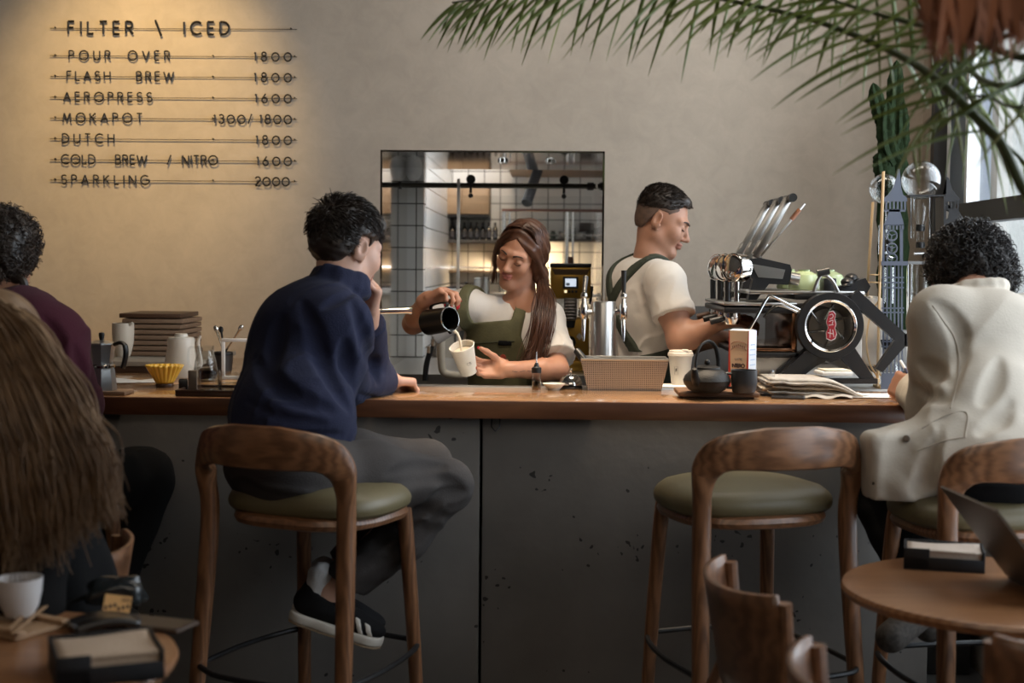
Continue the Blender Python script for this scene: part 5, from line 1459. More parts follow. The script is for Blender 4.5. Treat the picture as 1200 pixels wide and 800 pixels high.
# moka pot on a coaster
p = atz(118, 457, ZT + .012)
co = thing('coaster', 'small wooden board under the moka pot', 'board', (p[0] + .03, p[1], ZT)); MB().box((0, 0, .0065), (.115, .10, .013), bev=.004).build('board', mid_board, co)
mk = thing('moka_pot', 'octagonal aluminium moka pot with black handle', 'coffee pot', (p[0] + .004, p[1], ZT + .013), math.radians(-8))
O8 = lambda prof: MB().lathe(prof, 8, R=rot(0, 0, PI / 8))
O8([(.0001, 0), (.043, 0), (.044, .006), (.037, .062), (.035, .066), (.0001, .066)]).build('boiler', alu, mk, auto=20)
MB().lathe([(.0345, .066), (.039, .068), (.039, .074), (.0345, .078)], 32).build('ring', chrome, mk)
O8([(.033, .078), (.032, .084), (.041, .134), (.042, .137), (.0001, .137)]).build('upper_pot', alu, mk, auto=20)
O8([(.0425, .1375), (.042, .141), (.02, .149), (.0001, .150)]).build('lid', alu, mk, auto=20)
MB().lathe([(.0001, .150), (.006, .150), (.009, .165), (.008, .172), (.0001, .174)], 14).build('lid_knob', black_plastic, mk)
hm_ = MB(); hm_.tube(spline([(.040, 0, .137), (.060, 0, .143), (.074, 0, .135), (.077, 0, .11), (.071, 0, .08), (.066, 0, .068)], 6), [.006] * 12 + [.0075] * 19, 10, flat=(1, 1.5)); hm_.build('handle', black_plastic, mk)
MB().prism([(-.041, .125), (-.060, .14), (-.041, .139)], .022, R=rot(PI / 2, 0, 0)).build('spout', alu, mk)
c_ = at(108, 430, 4.85); cu = thing('cup', 'small white lidded jar behind the moka pot', 'jar', (c_[0], 4.85, ZT))
MB().lathe([(.0001, 0), (.026, 0), (.028, .006), (.028, .092), (.0001, .092)], 26).build('body', white_cer, cu); MB().lathe([(.0295, .092), (.0295, .118), (.027, .122), (.0001, .122)], 26).build('lid', white_cer, cu)
sp = atz(150, 447, ZT); s_ = thing('napkin', 'white paper napkin lying on the bar by the moka pot', 'napkin', (sp[0], sp[1], ZT + .001), .25)
MB().grid(lambda u, v: ((u - .5) * .20, (v - .5) * .16, .002 + .004 * math.sin(u * 7) * math.sin(v * 5) ** 2), 16, 14).build('sheet', paper_w, s_, solid=.001)
# white kettle
k = atz(212.5, 441.5, ZT); kt = thing('kettle', 'matt white tapered kettle with a slim spout behind the yellow dripper', 'kettle', (k[0], k[1], ZT))
wk_ = mat('white_enamel', (0.63, 0.58, 0.50), 0.38)
MB().lathe([(.0001, 0), (.058, 0), (.060, .004), (.056, .05), (.0475, .105), (.0475, .130), (.046, .134), (.0001, .134)], 40).build('body', wk_, kt)
MB().lathe([(.044, .1345), (.043, .138), (.024, .140), (.022, .148), (.020, .151), (.0001, .151)], 30).build('lid', wk_, kt)
q = spline([(.055, 0, .030), (.068, 0, .05), (.062, 0, .09), (.060, 0, .125), (.068, 0, .143)], 7); MB().tube(q, np.linspace(.009, .0045, len(q)), 10).build('spout', wk_, kt)
q = spline([(.0, .045, .125), (.0, .075, .12), (.0, .085, .08), (.0, .062, .03)], 7); MB().tube(q, .006, 8, flat=(1, 1.5)).build('handle', wk_, kt)
# ribbed yellow dripper on a wooden ring
d = atz(193, 453, ZT); dr = thing('coffee_dripper', 'yellow ribbed ceramic coffee dripper on a dark wooden ring', 'coffee dripper', (d[0], d[1], ZT))
MB().lathe([(.018, 0), (.027, 0), (.029, .004), (.028, .011), (.018, .012), (.018, 0)], 30).build('base_ring', dark_board, dr)
def drip(u, v):
    a = 2 * PI * u; k_ = .5 + .5 * math.cos(a * 20); r = .0255 + (.0605 - .0255) * v; r *= 1 - (.015 + .13 * v) * (1 - k_) ; return (r * math.cos(a), r * math.sin(a), .012 + .058 * v)
MB().grid(drip, 160, 8, wrap_u=True).build('cone', yellow, dr, solid=.0035, auto=70)
# dark tray with tasting things
t0, t1 = atz(205, 464.5, ZT), atz(300, 464.5, ZT)
ty = thing('serving_tray', 'dark wooden tray beside the man in navy, with glasses on it', 'tray', ((t0[0] + t1[0]) / 2, t0[1] + .095, ZT))
tw = t1[0] - t0[0]; MB().box((0, 0, .006), (tw, .19, .012), bev=.003).build('base', dark_board, ty)
for sx, sy, w_, d_ in ((0, -.0915, tw, .008), (0, .0915, tw, .008), (-tw / 2 + .004, 0, .008, .19), (tw / 2 - .004, 0, .008, .19)): MB().box((sx, sy, .015), (w_, d_, .010), bev=.002).build('rim', dark_board, ty)
ZY = ZT + .0125
def on(px, py, dz=0): 
    p = atz(px, py, ZY); return (p[0], p[1], ZY + dz)
p = on(214.8, 456); bx = thing('dark_cube', 'small black salt cube on the dark tray', 'box', p, .2); MB().box((0, 0, .015), (.027, .027, .030), bev=.003).build('body', black_plastic, bx); MB().box((0, 0, .0312), (.022, .022, .0022)).build('lid', black_plastic, bx)
p = on(226, 457); bx = thing('table_card', 'upright grey block card between black cube and water glass', 'card', p, .1); MB().box((0, 0, .031), (.026, .018, .058), bev=.002).build('card', mat('grey_card', (.15, .12, .09), .6), bx); MB().box((0, 0, .0015), (.030, .024, .003)).build('foot', black_plastic, bx)


def tumbler(name, label, cat, loc, r0, r1, h, fill=0, handle=False, n=28, grp=None, base=.006):
    t = thing(name, label, cat, loc, 0, grp)
    MB().lathe([(.0001, 0), (r0, 0), (r0 + .001, .003), (r1, h), (r1 - .002, h), (r0 - .001, base), (.0001, base)], n).build('body', clear, t)
    if fill: rr = r0 + (r1 - r0) * fill - .0028; MB().lathe([(.0001, base + .001), (r0 - .0028, base + .001), (rr, h * fill), (.0001, h * fill)], n).build('water', water, t)
    if handle:
        q = spline([(r1 * .96, 0, h * .82), (r1 + .022, 0, h * .85), (r1 + .028, 0, h * .55), (r1 + .012, 0, h * .25), (r0, 0, h * .2)], 6); MB().tube(q, .0035, 8).build('handle', clear, t)
    return t


tumbler('glass_tumbler', 'wide glass of water beside the grey card on the tray', 'glass', on(246, 459), .034, .036, .066, .55)
tumbler('glass_server', 'small glass coffee server with loop handle at the tray end', 'glass', on(268, 459), .030, .033, .060, .45, True)
p = atz(241, 446, ZT); sv = thing('glass_carafe', 'glass carafe with narrow neck standing behind the tray', 'carafe', (p[0], p[1], ZT))
MB().lathe([(.0001, 0), (.036, 0), (.040, .006), (.041, .03), (.036, .065), (.028, .095), (.029, .118), (.027, .118), (.026, .096), (.034, .065), (.039, .03), (.037, .007), (.0001, .006)], 32).build('body', clear, sv); MB().lathe([(.0001, .0075), (.0365, .0075), (.038, .03), (.036, .045), (.0001, .045)], 28).build('water', water, sv)
q = spline([(-.028, 0, .112), (-.055, 0, .108), (-.058, 0, .06), (-.039, 0, .035)], 6); MB().tube(q, .0035, 8).build('handle', clear, sv)
p = at(276, 424, 4.82); fr = thing('picture_stand', 'small white square frame standing behind the glasses', 'frame', (p[0], 4.82, ZT))
for c, s in (((0, 0, .006), (.095, .012, .012)), ((0, 0, .134), (.095, .012, .012)), ((-.0415, 0, .07), (.012, .012, .118)), ((.0415, 0, .07), (.012, .012, .118))): MB().box(c, s, bev=.002).build('frame_bar', white_cer, fr)
p = at(262, 424, 5.2); ut = thing('utensil_cup', 'small dark cup holding bar tools behind the white frame', 'cup', (p[0], 5.2, ZT)); MB().lathe([(.0001, 0), (.030, 0), (.034, .07), (.031, .07), (.028, .005), (.0001, .004)], 26).build('body', mat('dark_stoneware', (.04, .03, .025), .5), ut); MB().lathe([(.0346, .058), (.0354, .062), (.0346, .066)], 26).build('band', black_metal, ut)
def tool(label, a, b, m):
    a, b = at(*a), at(*b); t = thing('bar_spoon', label, 'utensil', a, 0); a = np.asarray(a); 
    MB().tube([(0, 0, 0), (b - a) * .5, (b - a) * .92], [.0035, .003, .0045], 8).build('handle', m, t); MB().sphere((b - a), (.009, .006, .013), 12, frame_from(b - a)).build('bowl', m, t); return t
tool('steel tongs leaning left out of the dark cup', (262, 412, 5.2), (253, 385, 5.21), chrome); tool('dark steel spoon beside the tongs in the dark cup', (263, 412, 5.19), (259, 386, 5.22), black_metal); tool('steel thermometer leaning right out of the dark cup', (264, 412, 5.2), (282, 384, 5.2), chrome)
# chrome bar faucet reaching over behind the man in navy
p = atz(433, 456, ZT); fa = thing('bar_faucet', 'chrome faucet whose straight spout sticks out beside the man in navy', 'faucet', (p[0], 4.66, 1.0))
e = at(483, 364, 4.66) - np.array([p[0], 4.66, 1.0]); MB().lathe([(.0001, 0), (.024, 0), (.024, .012), (.013, .018), (.013, e[2] + .008), (.0001, e[2] + .010)], 24).build('column', chrome, fa); MB().tube([(0, 0, e[2] - .004), (e[0] - .01, 0, e[2])], .0105, 14).build('spout', chrome, fa); MB().tube([(e[0] - .012, 0, e[2]), (e[0], 0, e[2])], .0125, 14).build('tip', chrome, fa)

# ================================================================ things on the middle and right of the bar
def onb(px, py, z=ZT):
    p = atz(px, py, z); return (p[0], p[1], z)


def scr(px, py, Y): return at(px, py, Y)


paper_cup_m = mat('paper_cup', (0.68, 0.63, 0.55), 0.6)
steel_black = mat('black_steel_jug', (0.025, 0.022, 0.020), 0.30, 0.75)
# milk jug in the barista's right hand, tilted
jc, jb = at(524.5, 374, 4.915), at(501, 378, 4.985)
ax = unit(jc - jb); Rj = frame_from(ax, (0, 0, 1))     # local x ~ up (handle side), z = axis
L = np.linalg.norm(jc - jb) + .012
jg = thing('milk_jug', 'dark steel milk jug tilted in the right hand of the pouring barista', 'jug', jb, R=Rj)
MB().lathe([(.0001, 0), (.042, 0), (.045, .004), (.0445, L * .5), (.0415, L), (.0400, L), (.043, L * .5), (.0425, .006), (.0001, .005)], 36).build('body', steel_black, jg)
MB().lathe([(.0395, L - .002), (.0405, L + .0025), (.0425, L + .0025), (.0430, L - .002)], 36).build('rim', chrome, jg)
q = spline([(.040, 0, L - .012), (.056, 0, L - .008), (.060, 0, L * .6), (.056, 0, L * .26), (.042, 0, L * .20)], 6); MB().tube(q, .005, 8, flat=(.7, 1.6)).build('handle', steel_black, jg)
MB().prism([(-.036, -.012), (-.052, 0), (-.036, .012)], .012, (0, 0, L - .005)).build('pouring_lip', steel_black, jg)
# cup and stream
ct, cb = at(541, 405.5, 4.885), at(549.5, 436.5, 4.925); axc = unit(ct - cb); hc_ = np.linalg.norm(ct - cb); Rc = frame_from(axc, (1, 0, 0))
cp = thing('paper_cup', 'cream paper cup being filled in the hand of the woman barista', 'cup', cb, R=Rc)
MB().lathe([(.0001, .004), (.027, .004), (.0285, 0), (.0300, .004), (.0430, hc_), (.0405, hc_), (.0275, .008), (.0001, .007)], 36).build('body', paper_cup_m, cp)
MB().tube([(.0433 * math.cos(a), .0433 * math.sin(a), hc_) for a in np.linspace(0, 2 * PI, 36, endpoint=False)], .0022, 8, closed=True).build('rim', paper_cup_m, cp)
MB().lathe([(.0001, hc_ * .8), (.037, hc_ * .8), (.0001, hc_ * .801)], 30).build('milk_foam', mat('milk', (.75, .66, .52), .35), cp)
ink = mat('cup_ink', (.16, .14, .12), .6)


def cup_mark(root, phi, z, rfun, h=.010, txt='CS'):
    m = MB(); x = -.008
    for c in txt:
        for st in GLYPH[c][1]:
            pts = []
            for px_, pz_ in st:
                a = phi + (x + px_ * h) / rfun(z); zz = z + pz_ * h; r = rfun(zz) + .0006; pts.append((r * math.cos(a), r * math.sin(a), zz))
            m.tube(pts, .0005, 4)
        x += .0095
    m.build('logo', ink, root, smooth=False)


_loc = Rc.T @ np.array([0.35, -1, 0]); cup_mark(cp, math.atan2(_loc[1], _loc[0]), hc_ * .42, lambda z: .0300 + (.0430 - .0300) * z / hc_)
s0, s1 = at(532.5, 387.5, 4.885), at(540.5, 411, 4.888)
sm = MB(); q = bez(s0, s0 + np.array([.012, 0, -.006]), s1 + np.array([-.002, 0, .04]), s1, 14); sm.tube(q, np.linspace(.0052, .0038, 14), 10)
ms = sm.build('milk_stream', mat('milk', (.75, .66, .52), .35)); tag(ms, 'thin stream of milk falling from the dark jug into the cup', 'milk')
# dropper bottle, bell, filter dish
p = onb(628.5, 458); db = thing('dropper_bottle', 'small clear dropper bottle with thin needle at the bar edge', 'bottle', p)
MB().lathe([(.0001, 0), (.0145, 0), (.0150, .003), (.0150, .058), (.0135, .058), (.0135, .004), (.0001, .003)], 24).build('body', clear, db); MB().lathe([(.0001, .058), (.0155, .058), (.0155, .074), (.009, .078), (.005, .090), (.0001, .090)], 20).build('cap', black_plastic, db); MB().tube([(0, 0, .09), (0, 0, .125)], [.0018, .0008], 8).build('needle', chrome, db); MB().lathe([(.0001, .004), (.013, .004), (.013, .03), (.0001, .03)], 20).build('liquid', glass('amber_liquid', (.62, .45, .28)), db)
p = onb(669, 455); be_ = thing('desk_bell', 'chrome counter bell left of the perforated box', 'bell', p)
MB().lathe([(.0001, 0), (.037, 0), (.038, .004), (.034, .010), (.0001, .010)], 30).build('base', black_metal, be_); MB().lathe([(.0375, .012), (.037, .018), (.031, .033), (.018, .044), (.006, .048), (.0001, .048)], 36).build('dome', chrome, be_); MB().lathe([(.0001, .048), (.004, .048), (.0035, .056), (.0055, .060), (.0045, .065), (.0001, .066)], 14).build('button', chrome, be_)
p = onb(649, 456.5); pf = thing('filter_dish', 'shallow cream paper filter dish beside the bell', 'dish', p); MB().lathe([(.0001, 0), (.018, 0), (.036, .019), (.034, .019), (.017, .002), (.0001, .002)], 26).build('cone', paper_cup_m, pf); MB().lathe([(.0345, .019), (.0365, .0205), (.0362, .0175)], 26).build('rim', paper_cup_m, pf)
# perforated steel box
a0, a1 = onb(689, 457.5), onb(774, 457.5); wx = (a1[0] - a0[0]); 
def perf_mat():
    m = bpy.data.materials.new('perforated_steel'); m.use_nodes = True; nt = m.node_tree; b = nt.nodes['Principled BSDF']
    tc = nt.nodes.new('ShaderNodeTexCoord'); sx = nt.nodes.new('ShaderNodeSeparateXYZ'); nt.links.new(tc.outputs['Object'], sx.inputs[0])
    def cell(o):
        s = nt.nodes.new('ShaderNodeMath'); s.operation = 'MULTIPLY'; s.inputs[1].default_value = 165; nt.links.new(o, s.inputs[0])
        f = nt.nodes.new('ShaderNodeMath'); f.operation = 'FRACT'; nt.links.new(s.outputs[0], f.inputs[0]); d = nt.nodes.new('ShaderNodeMath'); d.operation = 'SUBTRACT'; d.inputs[1].default_value = .5; nt.links.new(f.outputs[0], d.inputs[0])
        e = nt.nodes.new('ShaderNodeMath'); e.operation = 'POWER'; e.inputs[1].default_value = 2; nt.links.new(d.outputs[0], e.inputs[0]); return e.outputs[0]
    ad = nt.nodes.new('ShaderNodeMath'); ad.operation = 'ADD'; nt.links.new(cell(sx.outputs[0]), ad.inputs[0]); nt.links.new(cell(sx.outputs[2]), ad.inputs[1])
    lt = nt.nodes.new('ShaderNodeMath'); lt.operation = 'LESS_THAN'; lt.inputs[1].default_value = .085; nt.links.new(ad.outputs[0], lt.inputs[0])
    mx = nt.nodes.new('ShaderNodeMix'); mx.data_type = 'RGBA'; nt.links.new(lt.outputs[0], mx.inputs[0]); mx.inputs[6].default_value = (.44, .42, .40, 1); mx.inputs[7].default_value = (.03, .03, .03, 1); nt.links.new(mx.outputs[2], b.inputs['Base Color'])
    b.inputs['Metallic'].default_value = .75; b.inputs['Roughness'].default_value = .42; return m
pb = thing('perforated_box', 'perforated steel trough box standing in front of the beer tap', 'box', ((a0[0] + a1[0]) / 2, a0[1] + .06, ZT))
f = MB(); hw, hd, tw_, td, hh = wx / 2, .05, wx / 2 * 1.19, .066, .100
b4 = [(-hw, -hd, .001), (hw, -hd, .001), (hw, hd, .001), (-hw, hd, .001)]; t4 = [(-tw_, -td, hh), (tw_, -td, hh), (tw_, td, hh), (-tw_, td, hh)]
f.add(b4 + t4, [(0, 1, 2, 3), (0, 1, 5, 4), (1, 2, 6, 5), (2, 3, 7, 6), (3, 0, 4, 7)]); f.build('body', perf_mat(), pb, smooth=False, solid=.003)
MB().tube([(x, y, z) for x, y, z in t4], .004, 8, closed=True).build('rim', steel, pb, smooth=False)
q0, q1 = at(676, 411, 4.66), at(687, 425, 4.62); hd_ = thing('portafilter_handle', 'black portafilter resting in the perforated box, handle up', 'portafilter', q1); v_ = np.asarray(q0) - q1
MB().tube([v_ * -.6, v_ * .1, v_ * .3, v_], [.006, .006, .013, .012], 12).build('handle', black_plastic, hd_); MB().lathe([(.0001, 0), (.028, 0), (.03, .02), (.027, .02), (.0001, .004)], 24, v_ * -.6 + np.array([.02, .01, -.03])).build('basket', chrome, hd_)
# beer tap tower
p = at(706.5, 424, 4.80); tt = thing('tap_tower', 'brushed steel drink tap column with two taps', 'tap tower', (p[0], 4.80, 1.0))
zt_ = at(706, 353, 4.8)[2] - 1.0
MB().lathe([(.0001, 0), (.055, 0), (.055, .008), (.0425, .010), (.0425, zt_ - .006), (.040, zt_), (.0001, zt_)], 48).build('column', steel, tt)
for sx, hb in ((1, True), (-1, False)):
    zz = zt_ - .035; m = MB(); m.tube([(sx * .040, -.01, zz), (sx * .060, -.018, zz)], .011, 12); m.build('coupling', chrome, tt)
    m = MB(); m.lathe([(.0001, -.028), (.008, -.028), (.013, -.02), (.013, .02), (.009, .03), (.007, .045), (.012, .052), (.011, .062), (.006, .066), (.0001, .066)], 18, (sx * .066, -.02, zz)); tp = m.build('tap_body', chrome, tt)
    MB().tube([(sx * .066, -.02, zz - .02), (sx * .067, -.03, zz - .06), (sx * .067, -.034, zz - .098)], [.0085, .0075, .004], 12).build('spout', chrome, tt)
    if hb: MB().tube([(sx * .066, -.02, zz + .066), (sx * .066, -.02, zz + .140)], [.007, .0095], 14).build('tap_handle', black_plastic, tt)
    else: MB().tube([(sx * .066, -.02, zz + .06), (sx * .060, .03, zz + .115)], [.007, .010], 14).build('tap_handle', black_plastic, tt)
# paper cup with lid
p = onb(797, 451); pc = thing('paper_cup', 'cream paper cup with lid between perforated box and black teapot', 'cup', p)
h_ = .098; MB().lathe([(.0001, .003), (.027, .003), (.0285, 0), (.030, .004), (.0405, h_), (.0001, h_)], 36).build('body', paper_cup_m, pc)
MB().lathe([(.0415, h_ - .003), (.0435, h_), (.0425, h_ + .008), (.0395, h_ + .010), (.0385, h_ + .016), (.036, h_ + .017), (.034, h_ + .012), (.0001, h_ + .012)], 36).build('lid', mat('cup_lid', (.68, .62, .53), .45), pc)
MB().box((.012, -.031, h_ + .017), (.022, .012, .010), bev=.003).build('sip_tab', mat('cup_lid', (.68, .62, .53), .45), pc)
m = MB(); ph = math.radians(-118); rf = lambda z: .030 + .0105 * z / h_ + .0008
fr_ = [(rf(z) * math.cos(ph + a), rf(z) * math.sin(ph + a), z) for a, z in ((-.16, .035), (.16, .035), (.16, .062), (-.16, .062))]; m.tube(fr_, .0005, 4, closed=True)
m.tube([(rf(z) * math.cos(ph + a), rf(z) * math.sin(ph + a), z) for a, z in ((-.05, .045), (-.03, .055), (.05, .056), (.04, .047))], .0014, 5); m.build('logo', ink, pc, smooth=False)
p = onb(790, 453); np_ = thing('napkin', 'folded white napkin under the lidded paper cup', 'napkin', (p[0] + .01, p[1] + .04, ZT), .1); MB().box((0, 0, .001), (.15, .13, .002)).build('fold', paper_w, np_)
pc.location.z = ZT + .0022
# cast iron teapot and mug on a board
a0, a1 = onb(795, 467.5), onb(889, 467.5)
tb = thing('serving_board', 'brown wooden board carrying the black teapot and dark mug', 'tray', ((a0[0] + a1[0]) / 2, a0[1] + .085, ZT)); wb = a1[0] - a0[0]
MB().box((0, 0, .0035), (wb - .03, .14, .007), bev=.002).build('foot', dark_board, tb); MB().box((0, 0, .0145), (wb, .17, .015), bev=.006).build('top', wood('tray_wood', (.12, .058, .03), (.23, .125, .065), .45, 8), tb)
ZB = ZT + .0225
iron = mat('cast_iron', (0.018, 0.017, 0.016), 0.45, 0.5, bump=.25, bscale=260)
p = atz(829, 460, ZB); tp = thing('teapot', 'black cast iron teapot with upright hoop handle on the brown board', 'teapot', (p[0], p[1] + .02, ZB))
MB().lathe([(.0001, 0), (.040, 0), (.055, .008), (.068, .024), (.0715, .036), (.066, .050), (.052, .064), (.040, .070), (.0001, .070)], 48).build('body', iron, tp)
MB().lathe([(.041, .0702), (.040, .075), (.025, .080), (.010, .082), (.0001, .082)], 36).build('lid', iron, tp); MB().sphere((0, 0, .090), (.009, .009, .009), 14).build('lid_knob', iron, tp)
q = spline([(-.035, -.050, .034), (-.042, -.066, .046), (-.045, -.078, .064), (-.046, -.084, .076)], 6); MB().tube(q, np.linspace(.015, .0075, len(q)), 14).build('spout', iron, tp)
q = spline([(-.036, -.030, .064), (-.037, -.032, .095), (-.026, -.024, .135), (0, 0, .152), (.026, .024, .135), (.037, .032, .095), (.036, .030, .064)], 7); MB().tube(q, .0050, 10, flat=(.8, 1.4)).build('hoop_handle', iron, tp)
p = atz(873, 460.5, ZB); mg = thing('mug', 'dark slate mug beside the black teapot on the board', 'mug', (p[0], p[1] + .025, ZB)); slate = mat('slate_glaze', (.035, .038, .042), .42)
MB().lathe([(.0001, 0), (.032, 0), (.035, .004), (.0395, .03), (.039, .068), (.0365, .068), (.036, .03), (.031, .006), (.0001, .005)], 36).build('body', slate, mg)
q = spline([(-.037, -.004, .056), (-.058, -.006, .056), (-.062, -.006, .034), (-.052, -.005, .016), (-.037, -.004, .014)], 6); MB().tube(q, .0042, 10, flat=(1, 1.5)).build('handle', slate, mg)
# milk carton
p = at(870, 435, 4.50); mc = thing('milk_carton', 'red and cream drink carton with blue side behind the teapot board', 'carton', (p[0], 4.50, ZT), math.radians(-32))
hC = at(870, 387, 4.50)[2] - ZT
W_, D_ = .068, .060
MB().box((0, 0, hC / 2), (W_, D_, hC), bev=.002).build('body', mat('carton_white', (.66, .68, .72), .45), mc)
cr = mat('carton_red', (.52, .045, .03), .45); crm = mat('carton_cream', (.68, .52, .36), .5)
MB().box((0, -D_ / 2 - .0006, hC / 2), (W_, .0012, hC)).build('front_print', crm, mc, smooth=False)
for sx in (-1, 1): MB().prism([(sx * W_ / 2, 0), (sx * (W_ / 2 - .010), 0), (sx * (W_ / 2 - .006), hC * .5), (sx * (W_ / 2 - .002), hC), (sx * W_ / 2, hC)], .0014, (0, -D_ / 2 - .0010, 0), rot(PI / 2, 0, 0)).build('red_edge', cr, mc, smooth=False)
m = MB(); cink = mat('carton_ink', (.20, .07, .05), .5)
for k_ in (0, 1): m.tube([(.026 * math.cos(a), -D_ / 2 - .0019, hC * .70 + .012 * math.sin(a) + (.014 if k_ == 0 else -.004)) for a in np.linspace(PI * .95, PI * .05, 12)], .0009, 4)
[m.box((x, -D_ / 2 - .0014, hC * .70 + .0145 - abs(x) * .3), (.0022, .0008, .006)) for x in np.linspace(-.020, .020, 9)]; m.build('brand_arch', cink, mc, smooth=False)
m = MB(); lettering(m, 'LATTE', -.011, .013, hC * .53, .0075, -D_ / 2 - .0017, .0005); m.build('small_word', mat('carton_grey_ink', (.25, .22, .2), .6), mc, smooth=False)
m = MB(); lettering(m, 'INTERO', -.021, .021, hC * .42, .011, -D_ / 2 - .0017, .0011); m.build('product_word', mat('carton_dark_ink', (.06, .03, .03), .6), mc, smooth=False)
m = MB()
for (x_, z_, r_) in ((0, .03, .018), (-.010, .036, .012), (.011, .034, .012), (.002, .020, .012)): m.lathe([(.0001, 0), (r_, 0), (r_, .0006), (.0001, .0008)], 18, (x_, -D_ / 2 - .0012 - abs(x_) * .02, z_), frame_from((0, -1, 0)))
m.build('picture', mat('carton_picture', (.45, .19, .07), .5, var=.4, vscale=90), mc, smooth=False)
m = MB()
for i in range(9): m.box((W_ / 2 + .0006, 0, hC * (.14 + .08 * i)), (.0012, D_ * (.72 - .1 * (i % 3)), .003))
m.build('blue_print', mat('carton_blue', (.36, .46, .62), .5), mc, smooth=False)
m = MB(); m.prism([(-D_ / 2, 0), (D_ / 2, 0), (0, .004)], W_ * .98, (0, 0, hC + .0005), basis((0, 1, 0), (0, 0, 1), (1, 0, 0))); m.build('folded_top', mat('carton_white', (.66, .68, .72), .45), mc, smooth=False)
p = onb(897, 463.5); tumbler('glass_tumbler', 'empty clear glass tumbler right of the dark mug', 'glass', (p[0], p[1] + .03, ZT), .030, .0335, .078, base=.010)
# phone, newspapers, note sheets
p = onb(926, 468); ph_ = thing('phone', 'dark phone lying in front of the newspaper pile', 'phone', (p[0], p[1] + .035, ZT), math.radians(-12)); MB().box((0, 0, .004), (.100, .062, .008), bev=.004).build('case', mat('phone_grey', (.06, .06, .065), .4), ph_); MB().box((0, 0, .0084), (.094, .056, .0008)).build('screen', mat('phone_screen', (.01, .01, .012), .08), ph_)
news = mat('newsprint', (.46, .42, .37), .85, var=.12, vscale=50); news2 = mat('newsprint_warm', (.44, .36, .27), .85, var=.12, vscale=50)
n0 = onb(953, 466)
r = np.random.default_rng(4)
for i in range(7):
    t = thing('newspaper', 'folded newspaper, %s of the pile on the bar' % ['bottom sheet', 'second from the bottom', 'third from the bottom', 'middle one', 'third from the top', 'second from the top', 'topmost'][i], 'newspaper', (n0[0] + r.normal(0, .003), n0[1] + .125 + r.normal(0, .003), ZT + .009 + i * .0072), r.normal(0, .025), 'pile of newspapers')
    th = .0060
    def sheet(u, v, i=i):
        x = -.125 + .275 * u - .010 * (i % 3); y = -.10 + .20 * v
        fl = max(0, u - .62) / .38; drop = fl ** 1.5 * (.009 + i * .0072 - .004) * .92
        front = max(0, -y - .05) / .05
        return (x + .0 * fl, y - .012 * (i % 2), -drop - .0035 * front * (u > .2) - .002 * math.sin(u * 9 + i) ** 2 * front)
    MB().grid(sheet, 24, 10).build('pages', news2 if i in (2, 3) else news, t, solid=th)
    MB().tube([(-.126 - .010 * (i % 3), y, 0) for y in (-.10, 0, .10)], .0030, 6).build('fold', news, t)
ls = thing('newspaper', 'loose grey newspaper page with corner drooping over the bar edge', 'newspaper', (onb(985, 473)[0], n0[1] + .075, ZT + .004), -.1)
MB().grid(lambda u, v: (-.075 + .15 * u + .03 * v, -.112 + .19 * v, .0015 + (.03 if False else 0) + .008 * math.sin(u * 6) ** 2 * (1 - v) - max(0, .25 - v) * .03 * (1 - abs(u - .35))), 18, 16).build('page', news, ls, solid=.001)
MB().grid(lambda u, v: (-.07 + .13 * u + .03 * v, -.06 + .14 * v, .0055 + .007 * math.sin(u * 6) ** 2 * (1 - v)), 12, 10).build('inner_page', news, ls, solid=.001)
p = onb(948, 449); nb = thing('napkin_stack', 'bright white folded napkins on top of the newspapers', 'napkins', (p[0] + .005, n0[1] + .16, ZT + .009 + 7 * .0072 - .001), .1)
MB().box((0, 0, .008), (.10, .10, .012), bev=.005).build('folded_napkin', mat('napkin_white', (.75, .74, .72), .8), nb); MB().box((.004, .002, .0165), (.085, .09, .005), bev=.0022).build('folded_napkin', mat('napkin_cream', (.70, .62, .48), .8), nb)
p = onb(1022, 466); shp = thing('note_sheet', 'white sheet of paper under the writing hand', 'paper', (p[0], p[1] + .06, ZT + .0005), .12); MB().grid(lambda u, v: ((u - .5) * .21, (v - .5) * .15, .001 + .003 * (1 - u) ** 3), 10, 8).build('sheet', mat('bright_paper', (.72, .72, .72), .8), shp, solid=.0006); MB().box((-.05, .02, .0042), (.09, .10, .0012)).build('under_sheet', paper_w, shp)
a, b = at(1056, 424, 4.30), at(1069, 446, 4.20); pn = thing('pen', 'dark blue pen with white end held in the writing hand', 'pen', b); v_ = np.asarray(a) - b
MB().tube([v_ * -.35, v_ * -.15, v_ * .62], [.0012, .0042, .0045], 10).build('barrel', mat('pen_blue', (.012, .016, .06), .3), pn); MB().tube([v_ * .62, v_ * 1.05], .0046, 10).build('end_cap', mat('pen_white', (.7, .7, .72), .3), pn)

# ================================================================ lever espresso machine
YM = 4.62
pm = at(972, 441, YM); em = thing('espresso_machine', 'black and steel lever espresso machine with round glazed end panel', 'espresso machine', (pm[0], YM, ZT))
g = lambda px, py, dy=0.0, Y=YM: np.array([at(px, py, Y)[0] - pm[0], dy, at(px, py, Y)[2] - ZT])
bl = mat('machine_black', (0.016, 0.016, 0.017), 0.38, 0.2); ivory = mat('machine_ivory', (.62, .58, .52), .4)
copper = mat('brown_reflector', (.22, .11, .06), .18, .9)
cx = g(972, 381.5); RO, RI = .106, .0805
R_y = frame_from((0, 1, 0), (1, 0, 0))
MB().lathe([(RI, -.02), (RO, -.02), (RO + .002, -.015), (RO + .002, .02), (RI, .02), (RI, -.02)], 72, cx, R_y).build('end_ring', bl, em)
MB().lathe([(RI - .004, -.017), (RI + .002, -.022), (RI + .004, -.0215), (RI + .001, -.016)], 72, cx, R_y).build('ring_trim', chrome, em)
